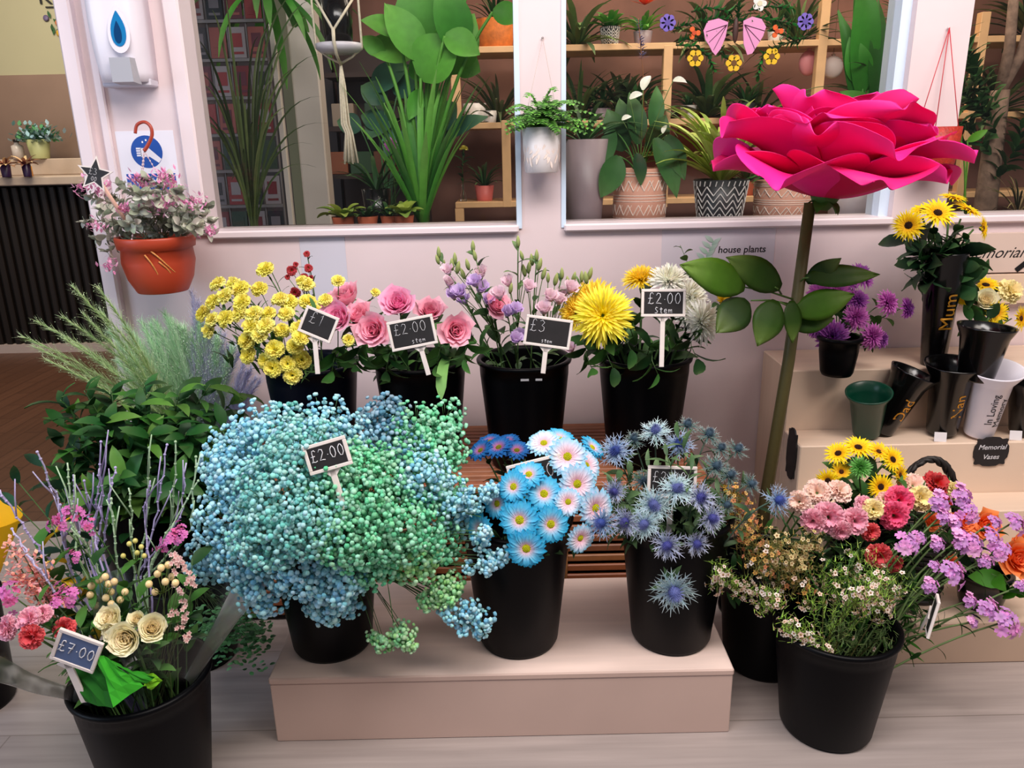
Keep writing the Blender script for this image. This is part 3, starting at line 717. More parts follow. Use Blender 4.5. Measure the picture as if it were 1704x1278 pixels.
# loose rose leaves spilling over the bucket
def leaf_spray(name, label, pts_px, base, n=5, L=.07, W=.03, cols=GREENS, cat='foliage', group=None, rnd=R, stem_r=.0016, prof='leaf', droop=.5):
    pts = [Vector(q) for q in pts_px]; b = Vector(base)
    e = thing(name, label, cat, b, group)
    full = bez((0, 0, 0), (pts[0] - b) * .5 + Vector((0, 0, .1)), pts[0] - b, 5) + [q - b for q in pts[1:]]
    mb = MB(); tube(mb, full, stem_r, stem_r * .6, 5, C(70, 100, 52)); ob('stem', mb, STEM, e)
    mb = MB(); foliage_along(mb, full, n, L, W, cols, .45, rnd, droop, prof); ob('leaves', mb, LEAF, e)
    return e
for (x, y, lab) in ((600,590,'dark rose leaf spray hanging over the second back row bucket'),(560,600,'dark leaf spray at the gap between the first two back row buckets'),(650,600,'rose leaves under the £2.00 stem sign'),(735,590,'rose leaves below the forward facing pink rose'),(780,580,'leaf spray between the rose and lisianthus buckets')):
    leaf_spray('leaf_spray', lab, [hp(x, y - 20, 1.99), hp(x - 5, y, 1.95), hp(x - 8, y + 22, 1.94)], base_of('B' if x < 770 else 'C'), 11, .075, .032, rnd=R2)
e = thing('strap_leaf', 'broad pale green strap leaf curling down in front of the rose bucket', 'leaf', hp(745, 595, 1.96))
mb = MB(); petal(mb, RZ(PI * .93) @ T(0, 0, 0), .13, .03, 'strap', rad(10), rad(-55), rad(-85), cup=.2, cols=(C(96, 150, 70), C(130, 180, 96), C(150, 200, 120)), ns=8, nw=2, rnd=R2); ob('blade', mb, LEAF, e, Matrix.Rotation(rad(0), 4, 'Y'))

# --- lisianthus
LS = [((787,410),[(790,425),(778,440)],[(765,487,1),(800,455,2),(790,470,1),(772,500,1)],'tall lisianthus stem with green buds standing over the roses'),
      ((730,420),[(738,440),(728,432)],[(748,470,2),(755,490,1),(745,450,2)],'lisianthus stem with pale buds leaning towards the pink roses'),
      ((862,402),[(868,425),(885,432),(872,450)],[(845,470,2),(830,490,2)],'tallest lisianthus stem with round green buds at its tip'),
      ((893,425),[(898,440),(880,445),(905,455)],[(880,478,2),(858,515,1)],'lisianthus stem with upright green buds behind the £3 sign'),
      ((935,455),[(925,465),(945,470),(912,462)],[(915,495,2),(935,490,2),(905,515,2)],'lisianthus stem with mauve flowers above the £3 sign'),
      ((968,460),[(975,462),(955,462),(982,455)],[(930,500,2),(950,480,2)],'lisianthus stem leaning towards the yellow chrysanthemums'),
      ((757,430),[(762,445),(752,440),(770,455)],[(800,480,1),(812,500,1)],'lisianthus stem with violet cups beside the pink rose'),
      ((840,500),[(850,480)],[(858,565,1),(845,520,1)],'short lisianthus stem with a violet bloom close to the rim'),
      ((912,570),[(905,560)],[(950,580,2),(866,560,1)],'low lisianthus stem mostly hidden by the £3 sign')]
for (tx, ty), bds, fl, lab in LS:
    buds = [(M_BUD_G, hp(a, b, R2.uniform(2.0, 2.12)), (R2.uniform(-.3, .3), -.2, 1), R2.uniform(.014, .02)) for a, b in bds]
    for a, b, k in fl:
        buds.append((M_LIS_V if k == 1 else M_LIS_P, hp(a, b, R2.uniform(1.97, 2.08)), (R2.uniform(-.3, .3), -.6, .8), R2.uniform(.024, .031)))
    flower('lisianthus', lab, 'lisianthus', M_BUD_G, hp(tx, ty, 2.08), (0, -.1, 1), .017, base_of('C', .4), leaves=9, leafL=.05, leafW=.02, buds=buds, part='bud', rnd=R2, stem_r=.0018, leafcols=(C(84, 118, 80), C(110, 140, 90), C(60, 92, 60)))

# --- big chrysanthemums
for (x, y, d, rpx, m, n_, lab) in (
    (1003,525,1.93,56,M_MUM_Y,(-.15,-1,.35),'big bright yellow spider chrysanthemum in front'),
    (985,500,2.06,44,M_MUM_Y2,(-.4,-.6,.7),'golden chrysanthemum partly behind the big yellow one'),
    (955,520,2.04,34,M_MUM_Y2,(-.8,-.5,.4),'golden chrysanthemum turned away at the edge of the £3 sign'),
    (1066,462,2.12,33,M_MUM_Y2,(-.2,-.3,1),'golden chrysanthemum standing above the £2.00 stem sign by the white ones'),
    (1114,465,2.08,38,M_MUM_W,(.1,-.45,.9),'white chrysanthemum on top beside the golden one'),
    (1150,492,2.05,36,M_MUM_W,(.4,-.6,.6),'white chrysanthemum in the middle of the white group'),
    (1170,535,1.98,40,M_MUM_W,(.6,-.8,.3),'cream white chrysanthemum hanging lowest beside the £2.00 sign'),
    (1205,502,2.16,26,M_MUM_Y2,(.8,-.4,.5),'small golden chrysanthemum peeping out behind the big artificial leaf'),
    (1150,520,2.02,30,M_MUM_W,(.2,-.9,.4),'white chrysanthemum right behind the price sign edge')):
    p = hp(x, y, d)
    flower('chrysanthemum', lab, 'chrysanthemum', m, p, n_, px2m(rpx, p), base_of('D', .5), leaves=6, leafL=.08, leafW=.045, rnd=R2, stem_r=.0035, stem_c=C(66, 96, 50), leafcols=(C(40, 70, 40), C(30, 56, 34), C(60, 92, 50)))
for (x, y, lab) in ((1010,590,'jagged chrysanthemum leaf hanging over the rim below the big yellow bloom'),(1085,600,'chrysanthemum leaves drooping over the middle of the rim'),(1150,575,'chrysanthemum leaves under the lowest white bloom'),(1040,560,'chrysanthemum leaves beside the stake of the price sign'),(975,590,'dark leaf drooping between two back row buckets')):
    leaf_spray('leaf_spray', lab, [hp(x, y - 30, 2.0), hp(x, y, 1.95), hp(x + 12, y + 28, 1.94)], base_of('D'), 10, .08, .036, rnd=R2)

# --- green eucalyptus-like sprig by the house plants notice
leaf_spray('leaf_spray', 'green sprig standing up beside the house plants notice', [hp(1155, 470, 2.2), hp(1145, 440, 2.25), hp(1132, 408, 2.28)], base_of('D'), 12, .035, .02, (C(70, 98, 40), C(90, 120, 60)), rnd=R2, stem_r=.0012)

# --- price picks of the back row
def pick(px, py, d, wpx, hpx, label, roll=0, yaw=0, pitch=0, stake_px=60, **k):
    p = P(px, py, d); u = px2m(1, p)
    return price_pick(label, p, wpx * u, hpx * u, rad(roll), rad(yaw), rad(pitch), stake_px * u, **k)
pick(530, 540, 1.885, 58, 46, 'small tilted chalkboard price pick with a faint £1 among the yellow carnations', -24, 0, -10, 62, lines=(('£1', .2, .45, .45),), r=.0006, stake_x=0, stake_roll=rad(26))
pick(686, 554, 1.875, 78, 50, 'chalkboard price pick reading £2.00 stem in front of the pink roses', 10, 0, -8, 50, lines=(('£2.00', .12, .5, .38), ('stem', .45, .14, .18)), r=.0006, stake_x=.012, stake_roll=rad(4))
pick(912, 553, 1.88, 78, 50, 'chalkboard price pick reading £3 in front of the lisianthus', -9, 0, -8, 45, lines=(('£3', .1, .48, .42), ('stem', .38, .14, .14)), r=.0007, stake_roll=rad(2))
pick(1104, 504, 1.90, 74, 46, 'chalkboard price pick reading £2.00 stem among the chrysanthemums', -1, 0, -8, 85, lines=(('£2.00', .14, .46, .42), ('Stem', .3, .12, .25)), r=.0010)
# ================================================================ middle row: three buckets on the low bench
YM = 1.60; ZM = BH; HM = .325
MX = {k: PZ(px, 1085, ZM).x * (YM / PZ(px, 1085, ZM).y) for k, px in (('A', 557), ('B', 864), ('C', 1114))}
for k, lab in (('A', 'black bucket of dyed blue and green gypsophila on the low bench'), ('B', 'black bucket of blue daisies at the middle of the low bench'), ('C', 'black bucket of blue thistles at the end of the low bench')):
    bucket('flower_bucket', lab, MX[k], YM, ZM, .124, .092, HM)
def base_m(k, q=.5): return in_bucket(MX[k], YM, ZM, .124, HM, R, q)

# --- dyed gypsophila
R3 = random.Random(5)
GB = [C(160, 224, 240), C(140, 208, 232), C(186, 234, 244), C(118, 186, 216), C(168, 228, 232)]
GG = [C(110, 208, 160), C(136, 222, 178), C(96, 190, 140), C(150, 226, 190), C(120, 200, 150)]
GM = [C(120, 200, 196), C(140, 212, 205), C(160, 220, 224), C(110, 190, 180)]
GD = [C(96, 150, 180), C(84, 136, 160), C(110, 166, 190)]
GS = [C(160, 216, 140), C(130, 205, 140), C(176, 228, 170)]
# (px, py, distance, radius in px, colours, how many)
BL_B = [(440,730,1.52,62,GB,1),(400,790,1.46,60,GB,1),(385,860,1.44,58,GB,1),(420,920,1.42,64,GB,1),(500,760,1.44,70,GM,1),(470,830,1.38,75,GM,1),(450,880,1.36,66,GM,1),(350,930,1.46,42,GB,.8),
        (500,930,1.40,62,GB,1),(560,960,1.40,52,GB,1),(540,720,1.6,60,GB,1),(590,740,1.62,50,GB,1),(440,975,1.40,48,GB,.9),(545,1000,1.42,40,GB,.9),(390,760,1.56,56,GB,.8),(520,860,1.36,66,GM,1),(480,710,1.6,45,GM,.9)]
BL_G = [(690,720,1.66,52,GG,1),(740,700,1.7,38,GG,.8),(735,750,1.62,46,GG,1),(660,790,1.50,60,GG,1),(610,830,1.42,70,GG,1),(580,880,1.38,66,GG,1),(660,870,1.42,66,GG,1),(700,880,1.46,60,GG,1),(690,930,1.44,44,GS,1),
        (620,930,1.42,50,GG,1),(560,800,1.42,60,GG,1),(740,900,1.5,38,GG,.8),(600,780,1.5,50,GG,1),(715,820,1.5,48,GG,1),(745,810,1.56,34,GG,.8)]
BL_X = [(640,700,1.68,44,GD,1),(660,740,1.6,42,GD,.9),(740,830,1.5,46,GB,1),(700,790,1.48,50,GB,1),(765,860,1.52,34,GB,.8),(650,680,1.72,26,GD,.7)]
def gyps(name, label, blobs, base, group=None, kind='stuff', dens=1.0, fl=6.0, rnd=R3, stems=26):
    b = Vector(base); cs = []
    for (x, y, d, rp, cl, k) in blobs:
        c = P(x, y, d) - b; cs.append((c, px2m(rp, c + b), cl, k, rp))
    mf = MB(); ms = MB()
    for (c, r, cl, k, rp) in cs:
        cnt = int(dens * k * 4.4 * (rp / fl) ** 2)
        for i in range(cnt):
            dv = Vector((rnd.gauss(0, 1), rnd.gauss(0, 1), rnd.gauss(0, 1))).normalized()
            if dv.y > .55: dv.y = -dv.y
            q = c + dv * r * rnd.uniform(.5, 1.12)
            if any((q - c2).length < r2 * .5 for (c2, r2, _, _, _) in cs if c2 is not c): continue
            s = r / rp * fl * rnd.uniform(.55, .95); col = jit(rnd.choice(cl), .16, rnd)
            rot = Vector((0, 0, 1)).rotation_difference(dv).to_matrix()
            ball(mf, q, s, mixc(col, (1, 1, 1), rnd.choice((0, 0, .1, .2))), (1, 1, .75), rot)
            if rnd.random() < .22: tube(ms, [q - dv * s, q - dv * r * .35 + Vector((0, 0, -.01))], .0005, .0008, 3, C(90, 130, 84))
        for i in range(stems // 6 + 2):
            dv = Vector((rnd.gauss(0, .6), rnd.gauss(0, .6), rnd.gauss(0, .6)))
            tube(ms, bez((rnd.uniform(-.04, .04), rnd.uniform(-.04, .04), .05), (c.x * .35, c.y * .35, max(.12, c.z * .8)), c + dv * r * .6, 5), .0016, .0008, 4, C(76, 112, 66))
    e = thing(name, label, 'flowers', b, group); e['kind'] = kind
    ob('florets', mf, FLORET, e); ob('stems', ms, STEM, e)
    return e
gb = Vector((MX['A'], YM, ZM + .08))
gyps('gypsophila', 'cloud of pale blue dyed gypsophila filling the bucket below the £2.00 sign', BL_B, gb + Vector((-.03, 0, 0)))
gyps('gypsophila', 'cloud of mint green dyed gypsophila at the daisy side of the bucket', BL_G, gb + Vector((.03, 0, 0)))
gyps('gypsophila', 'darker steel blue gypsophila tufts on top of the green cloud', BL_X, gb + Vector((.0, .03, 0)))
gyps('gypsophila', 'blue gypsophila hanging down over the front of its bucket', [(530,1005,1.45,24,GB,1),(580,1000,1.46,26,GB,1),(555,990,1.46,24,GB,1)], gb + Vector((0, -.02, 0)), dens=1.2)
def spray(label, pts, blobs, base):
    e = gyps('gypsophila_spray', label, blobs, base, None, 'thing', 1.15, 5.2, R3, 0)
    m = MB(); b = Vector(base); tube(m, [Vector((0, 0, 0))] + [P(*q) - b for q in pts], .0014, .0009, 4, C(96, 150, 80)); ob('drooping_stem', m, STEM, e)
for lab, pts, bl in (
    ('pale green gypsophila sprig drooping lowest over the bench top', [(640,940,1.48),(648,990,1.46),(655,1040,1.44)], [(640,1065,1.43,20,GS,1.2),(672,1055,1.43,22,GS,1.2),(620,1060,1.44,12,GS,1.2),(682,1076,1.42,12,GS,1.2)]),
    ('green gypsophila sprig hanging beside the daisy bucket', [(700,900,1.5),(725,950,1.47)], [(735,985,1.45,28,GS,1.2),(710,1000,1.45,18,GS,1),(755,970,1.46,22,GS,1)]),
    ('blue gypsophila sprig trailing across the foot of the daisy bucket', [(740,900,1.5),(765,960,1.46)], [(750,1020,1.44,20,GB,1),(780,1015,1.44,22,GB,1),(805,1030,1.44,20,GB,1),(770,1045,1.44,14,GB,1),(798,1050,1.44,14,GB,1)]),
    ('blue gypsophila sprig hanging against the dark bucket under the daisies', [(745,830,1.52),(790,880,1.47)], [(812,935,1.44,22,GB,1.1),(835,925,1.44,16,GB,1),(780,945,1.45,12,GB,1),(800,900,1.45,18,GB,.9)]),
    ('loose blue gypsophila sprig lying over the lowest daisies', [(760,850,1.5),(800,860,1.45)], [(790,830,1.46,22,GB,1),(815,815,1.46,18,GB,1),(808,885,1.42,14,GB,1)])):
    spray(lab, pts, bl, gb + Vector((.05, 0, .05)))
pick(545, 758, 1.370, 74, 50, 'chalkboard price pick reading £2.00 stuck in the blue gypsophila', 15, 0, -14, 70, lines=(('£2.00', .12, .38, .42),), r=.0009)

# --- blue daisies
DA = [(865,865,1.43,37,'D',(-.2,-1,.35),'blue daisy with a wide pink ring facing forward above the bucket'),
 (916,872,1.44,35,'B',(.25,-1,.3),'blue daisy turned slightly to the thistles in the lower row'),
 (876,912,1.41,36,'B',(-.1,-1,.1),'lowest blue daisy, hanging over the rim of the bucket'),
 (855,810,1.46,30,'B',(-.4,-.8,.5),'blue daisy in the upper left of the front group by the gypsophila'),
 (800,880,1.46,30,'B',(-.7,-.8,.2),'blue daisy half covered by loose gypsophila'),
 (905,822,1.47,34,'B',(.1,-.8,.6),'blue daisy straight below the price sign'),
 (880,790,1.49,30,'B',(-.1,-.5,.8),'blue daisy touching the lower edge of the price sign'),
 (828,838,1.47,28,'B',(-.6,-.8,.4),'blue daisy beside the gypsophila, pink eye turned sideways'),
 (944,760,1.52,36,'W',(.1,-.9,.5),'pale daisy with a yellow eye just above the price sign'),
 (960,805,1.49,36,'W',(.3,-1,.3),'white and pink daisy beside the corner of the price sign'),
 (990,845,1.47,36,'W',(.6,-1,.2),'pale daisy at the outer edge next to the thistles'),
 (965,895,1.44,28,'W',(.5,-1,0),'small pinkish daisy low on the thistle side'),
 (975,775,1.54,30,'W',(.6,-.7,.6),'pale daisy leaning towards the thistles at the top'),
 (905,738,1.57,30,'W',(-.1,-.5,.9),'pale blue daisy at the very top of the bunch'),
 (945,835,1.46,26,'W',(.2,-1,.4),'small pink eyed daisy in the middle of the bunch'),
 (930,730,1.6,28,'B',(.2,-.3,1),'blue daisy seen edge on behind the top white ones'),
 (985,745,1.6,26,'B',(.7,-.3,.9),'blue daisy at the top nearest the thistles'),
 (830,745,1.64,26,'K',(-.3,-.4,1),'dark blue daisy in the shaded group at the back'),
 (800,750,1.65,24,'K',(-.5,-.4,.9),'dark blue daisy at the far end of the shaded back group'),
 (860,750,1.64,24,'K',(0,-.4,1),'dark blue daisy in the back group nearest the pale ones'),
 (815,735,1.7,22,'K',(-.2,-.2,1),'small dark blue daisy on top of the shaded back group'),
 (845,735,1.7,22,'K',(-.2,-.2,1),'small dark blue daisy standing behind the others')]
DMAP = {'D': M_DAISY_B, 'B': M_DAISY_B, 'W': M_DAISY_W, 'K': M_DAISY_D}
for x, y, d, rp, k, n_, lab in DA:
    p = P(x, y, d); flower('daisy', lab, 'daisy', DMAP[k], p, n_, px2m(rp, p) * 1.02, base_m('B', .6), leaves=5, leafL=.05, leafW=.02, rnd=R3, stem_r=.0018, squash=1.0, leafcols=(C(30, 60, 34), C(44, 80, 44)))
pick(893, 792, 1.505, 92, 56, 'chalkboard price pick almost hidden by blue daisies, a single 0 showing', 13, 0, -14, 40, lines=(('£2.00', .1, .4, .42),), r=.0009)

# --- blue thistles
TH = [(1122,985,1.40,44,M_TH_S,(0,-1,-.1),'largest silvery thistle hanging low over its black bucket'),
 (1088,840,1.47,36,M_TH_S,(-.1,-1,.4),'pale thistle right under the price sign'),
 (1127,812,1.47,34,M_TH_S,(.1,-.8,.6),'spiky thistle covering the corner of the price sign'),
 (1166,828,1.47,32,M_TH_V,(.3,-.9,.5),'violet thistle beside the price sign'),
 (1185,862,1.46,30,M_TH_V,(.5,-.9,.3),'violet thistle at the outer edge of the bucket'),
 (1110,908,1.43,32,M_TH_V,(-.1,-1,.2),'violet thistle above the lowest silvery one'),
 (1072,872,1.45,32,M_TH_S,(-.3,-1,.3),'silvery thistle low on the daisy side'),
 (1040,868,1.46,30,M_TH_V,(-.5,-1,.3),'dull violet thistle at the rim next to the daisies'),
 (1160,905,1.44,28,M_TH_V,(.3,-1,.1),'shaded violet thistle beneath the outer ones'),
 (1000,870,1.44,32,M_TH_B,(-.5,-1,.2),'bright blue thistle resting among the pale daisies'),
 (1024,750,1.56,32,M_TH_B,(-.3,-.8,.7),'bright blue thistle at the top beside the daisies'),
 (1022,818,1.5,26,M_TH_V,(-.4,-.9,.4),'small grey blue thistle between daisies and the price sign'),
 (1090,716,1.66,30,M_TH_S,(-.1,-.5,1),'silver thistle at the top against the back row bucket'),
 (1130,738,1.62,30,M_TH_B,(.1,-.6,.9),'blue grey thistle above the price sign'),
 (1180,722,1.68,26,M_TH_G,(.3,-.4,1),'green thistle standing against the white wall'),
 (1228,747,1.68,24,M_TH_G,(.5,-.4,.9),'green thistle furthest out in front of the white wall'),
 (1192,775,1.6,28,M_TH_G,(.4,-.6,.8),'green thistle behind the violet outer ones'),
 (1145,706,1.72,24,M_TH_G,(.1,-.3,1),'dark green thistle at the rear of the bunch'),
 (1200,745,1.66,22,M_TH_G,(.4,-.5,.9),'small green thistle on a side stem near the wall'),
 (1056,730,1.68,24,M_TH_G,(-.2,-.4,1),'green thistle between the blue and silver top ones'),
 (1215,790,1.6,26,M_TH_G,(.5,-.6,.6),'greyish thistle head next to the giant flower stem'),
 (1250,805,1.58,24,M_TH_G,(.6,-.6,.5),'small grey thistle in front of the giant flower stem'),
 (1296,832,1.42,30,M_TH_B,(.5,-.8,.5),'blue thistle leaning out alone towards the pink carnations'),
 (1070,800,1.55,24,M_TH_G,(-.2,-.8,.6),'green thistle behind the corner of the price sign'),
 (1210,840,1.5,22,M_TH_G,(.6,-.8,.3),'small green thistle above the yellow filler flowers')]
for x, y, d, rp, m, n_, lab in TH:
    p = P(x, y, d); flower('thistle', lab, 'thistle', m, p, n_, px2m(rp, p), base_m('C', .5), leaves=9, leafL=.05, leafW=.016, rnd=R3, stem_r=.0018, stem_c=C(76, 100, 84), leafcols=(C(60, 88, 56), C(78, 104, 70), C(50, 76, 50)))
for i in range(13):
    x = R3.uniform(1020, 1215); y = R3.uniform(740, 880); d = R3.uniform(1.5, 1.62)
    leaf_spray('leaf_spray', 'thin green thistle side shoot with narrow leaves', [P(x, y + 30, d + .02), P(x, y, d), P(x + R3.uniform(-15, 15), y - 22, d)], base_m('C', .6), 14, .05, .013, (C(60, 88, 56), C(78, 104, 70), C(96, 120, 84)), group='thistle side shoots between the blooms', rnd=R3, stem_r=.0012)
pick(1118, 802, 1.53, 82, 54, 'chalkboard price pick behind the thistles with a £ sign showing', -3, 0, -12, 60, lines=(('£2.00', .1, .48, .36),), r=.0006)
# ================================================================ the corner by the post: greenery, plumes, mixed bouquets
R4 = random.Random(21)
# front bucket with wrapped bouquets
q = PZ(182, 1192, .30); FLX, FLY = q.x, q.y + .128
bucket('flower_bucket', 'nearest black bucket holding cellophane wrapped bouquets and the £7.00 sign', FLX, FLY, 0, .130, .098, .30)
def base_l(k=.5): return in_bucket(FLX, FLY, 0, .13, .30, R4, k)
# dark pot behind it
q = PZ(345, 1128, 0); POTX, POTY = q.x - .05, q.y + .10
bucket('flower_bucket', 'low black bucket of small leaved trailing green between bench and nearest bucket', POTX, POTY, 0, .115, .09, .25)
# ruscus bucket and plume bucket
GXY = Vector((P(235, 800, 2.06).x, 2.06, 0)); bucket('flower_bucket', 'tall black bucket of leafy ruscus branches in front of the post', GXY.x, GXY.y, 0, .14, .11, .42)
PXY = Vector((P(330, 700, 2.26).x, 2.28, 0)); bucket('flower_bucket', 'black bucket of feathery dyed grasses close to the wall', PXY.x, PXY.y, 0, .12, .10, .42)

# --- trailing small green (fine round leaves)
mbf = MB(); e = thing('trailing_green', 'tuft of tiny bright green leaves trailing over a low black bucket', 'foliage', Vector((POTX, POTY, .18))); e['kind'] = 'stuff'
for i in range(620):
    x = R4.gauss(385, 42); y = R4.gauss(1050, 24) + abs(x - 385) * .12
    if x > 455 or x < 300: continue
    p = P(x, y, R4.uniform(1.50, 1.66)) - e.location; c = jit(R4.choice((C(60, 130, 66), C(84, 160, 90), C(40, 96, 50), C(110, 180, 120))), .2, R4)
    petal(mbf, T(p) @ RZ(R4.uniform(0, 6)) @ RX(R4.uniform(-.4, .9)), .013, .011, 'oval', .2, 0, -.3, cols=(c, mixc(c, (.8, 1, .8), .15)), ns=3, rnd=R4)
ob('leaves', mbf, LEAF, e)
mbs = MB()
for i in range(26):
    tube(mbs, bez((R4.uniform(-.04, .04), R4.uniform(-.04, .04), -.05), (R4.uniform(-.02, .06), -.04, .14), P(R4.gauss(385, 36), R4.gauss(1048, 20), R4.uniform(1.52, 1.64)) - e.location, 5), .0010, .0006, 4, C(50, 70, 36))
ob('stems', mbs, STEM, e)

# --- ruscus branches
RUS = (C(34, 84, 34), C(54, 108, 40), C(24, 62, 30), C(84, 130, 50), C(38, 92, 44))
gb_ = Vector((GXY.x, GXY.y, .14))
for x, y, d, lab in (
    (100,665,1.98,'ruscus branch pointing out towards the brown floor'),(140,650,2.0,'ruscus branch with broad dark leaves below the plume tips'),
    (240,640,2.02,'upright ruscus branch against the green plumes'),(300,650,2.0,'ruscus branch in the middle of the dark foliage'),
    (350,640,2.02,'ruscus branch with a pale leaf close to the yellow carnations'),(400,655,2.06,'ruscus branch beside the first back row bucket'),
    (120,740,1.9,'low ruscus branch leaning over the brown floor'),(175,700,1.9,'ruscus branch in front of its bucket, leaves facing forward'),
    (250,720,1.88,'ruscus branch with a yellowish young leaf at the centre'),(310,720,1.9,'ruscus branch touching the blue gypsophila'),
    (200,790,1.84,'low ruscus branch behind the lilac twigs'),(290,800,1.82,'low ruscus branch between lilac twigs and gypsophila'),
    (350,760,1.9,'short ruscus branch half hidden by gypsophila'),(235,670,1.95,'ruscus branch standing in the second rank of leaves'),
    (150,820,1.82,'lowest ruscus branch over the mixed bouquets'),(320,690,1.98,'ruscus branch filling the gap by the wall'),(185,650,2.02,'ruscus branch rising next to the wall corner')):
    tip = P(x, y, d); root = gb_ + Vector((R4.uniform(-.05, .05), R4.uniform(-.05, .05), 0)); m1 = root.lerp(tip, .55) + Vector((0, 0, .06))
    leaf_spray('ruscus_branch', lab, [m1, m1.lerp(tip, .5) + Vector((0, 0, .015)), tip], root, 24, .088, .036, RUS, 'ruscus', 'ruscus branches', R4, .0026)
for x, y, d, lab in ((20,790,1.7,'leafy branch at the picture edge above the yellow paper'),(60,760,1.72,'leafy branch with grey green leaves near the yellow paper'),(95,800,1.66,'leafy branch behind the first lilac twigs'),(15,830,1.66,'dark leafy branch lowest above the yellow paper')):
    tip = P(x, y, d); root = Vector((FLX - .05, FLY + .05, .1)); m1 = root.lerp(tip, .6) + Vector((0, .05, .05))
    leaf_spray('ruscus_branch', lab, [m1, tip], root, 13, .062, .028, (C(36, 76, 54), C(60, 104, 84), C(28, 60, 40)), 'ruscus', None, R4, .002)
mb = MB()
for i in range(330):
    x = R4.uniform(90, 400); y = R4.uniform(700, 900)
    if x < 160 and y > 840: continue
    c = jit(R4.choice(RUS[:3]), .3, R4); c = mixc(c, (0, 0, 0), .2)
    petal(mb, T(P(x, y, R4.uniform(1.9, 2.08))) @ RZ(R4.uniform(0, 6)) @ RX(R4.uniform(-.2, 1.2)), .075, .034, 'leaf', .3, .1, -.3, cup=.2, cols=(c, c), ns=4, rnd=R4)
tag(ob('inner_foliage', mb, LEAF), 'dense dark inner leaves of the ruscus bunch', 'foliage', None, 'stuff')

# --- feathery plumes
PB = Vector((PXY.x, PXY.y, .2))
def plume(label, tip, cols, n=150, hl=.05, group=None, spread=1.0, r=.0010, base=None, start=.42, stemc=None):
    b = Vector(base or PB) + Vector((R4.uniform(-.05, .05), R4.uniform(-.04, .04), 0)); e = thing('grass_plume', label, 'dyed grass', b, group)
    rel = Vector(tip) - b; pts = bez((0, 0, 0), Vector((rel.x * .25, rel.y * .3, rel.z * .62)), rel, 12)
    m = MB(); tube(m, pts, r * 1.6, r * .5, 4, stemc or cols[0]); ob('stem', m, STEM, e)
    m = MB()
    for i in range(n):
        t = start + (1 - start) * i / n; f = t * 12; k = min(int(f), 11); p = pts[k].lerp(pts[k + 1], f - k); d = (pts[k + 1] - pts[k]).normalized()
        a = R4.uniform(0, 6.28); c = jit(R4.choice(cols), .15, R4); l = hl * R4.uniform(.5, 1.2) * (1.15 - .8 * (t - start) / (1 - start))
        petal(m, T(p) @ frame_z(d, a), l, .0014 * spread, 'spike', R4.uniform(.6, 1.15), 1.15, .9, cols=(c, mixc(c, (1, 1, 1), .2)), ns=2, nw=1, rnd=R4)
        if R4.random() < .35: ball(m, p + d * l * .5 + Vector((R4.uniform(-1, 1), R4.uniform(-1, 1), R4.uniform(-1, 1))) * l * .4, .0013, mixc(c, (1, 1, 1), .25))
    ob('feather', m, FLORET, e); return e
PG = [C(200, 240, 196), C(216, 246, 210), C(184, 232, 184)]; PG2 = [C(180, 208, 140), C(206, 226, 166), C(150, 188, 120)]
PL = [C(204, 202, 234), C(176, 176, 214), C(206, 206, 230)]
for i, (x, y, lab) in enumerate(((38,560,'green feathery plume reaching furthest over the dark counter front'),(62,535,'green plume second lowest over the dark counter'),(105,528,'yellowish green plume crossing the pale plinth'),(122,478,'tall thin green plume in front of the counter ribs'),(140,525,'green plume with a curled tip by the wall corner'),(165,480,'green plume rising along the wall corner'),(168,520,'short green plume at the wall corner'),(80,600,'lowest green plume above the brown floor'),(110,565,'green plume across the foot of the counter'),(60,578,'thin green plume over the pale plinth'))):
    plume(lab, P(x, y, 2.12), PG2, 330, .085, None, 1.4)
for i in range(26):
    x = 185 + i * 7.8 + R4.uniform(-5, 5); y = 520 + abs(i - 11) * 4 + R4.uniform(-20, 45)
    plume('soft pale green dyed grass plume fanned out over the white post', P(x, y, 2.3), PG, 620, .10, 'pale green plumes on the post', 1.7)
for i in range(18):
    x = 320 + i * 6.5; y = 500 + i * 8 + R4.uniform(-15, 15)
    plume('soft lilac grey dyed grass plume leaning towards the yellow carnations', P(x, y, 2.32), PL, 480, .09, 'lilac grey plumes by the wall', 1.6)

# --- tinted twigs
TWL = [C(196, 180, 232), C(206, 196, 236)]; TWG = [C(180, 216, 164), C(194, 228, 184)]
def twig(label, pts_px, d, col, base=None, r=.0026, forks=2):
    b = Vector(base or (FLX, FLY, .12)); tips = [P(x, y, d + R4.uniform(-.04, .04)) for x, y in pts_px]
    e = thing('tinted_twig', label, 'twig', b)
    m = MB(); allp = []
    prev = [Vector((0, 0, 0)), tips[0] - b]
    path = [Vector((0, 0, 0))] + [t - b for t in tips]; out = []
    for i in range(len(path) - 1):
        n = 7
        for k in range(n):
            q_ = path[i].lerp(path[i + 1], k / n); out.append(q_ + Vector((R4.uniform(-1, 1), R4.uniform(-1, 1), 0)) * .003)
    out.append(path[-1]); tube(m, out, r, r * .6, 5, (col, mixc(col, (1, 1, 1), .3))); 
    for p in out[7:]:
        if R4.random() < .8: ball(m, p, r * 1.25, mixc(col, (1, 1, 1), .15))
    for f in range(forks):
        k = R4.randrange(len(out) // 2, len(out) - 3); dv = (out[k + 2] - out[k]).normalized() * R4.uniform(.05, .10) + Vector((R4.uniform(-.03, .03), R4.uniform(-.02, .02), .01))
        tube(m, [out[k], out[k] + dv * .5 + Vector((R4.uniform(-.004, .004), 0, 0)), out[k] + dv], r * .75, r * .45, 4, mixc(col, (1, 1, 1), .2))
    ob('twig_body', m, vcol('tinted_twig', .3, .35, .5) if 'tinted_twig' not in MATS else MATS['tinted_twig'], e)
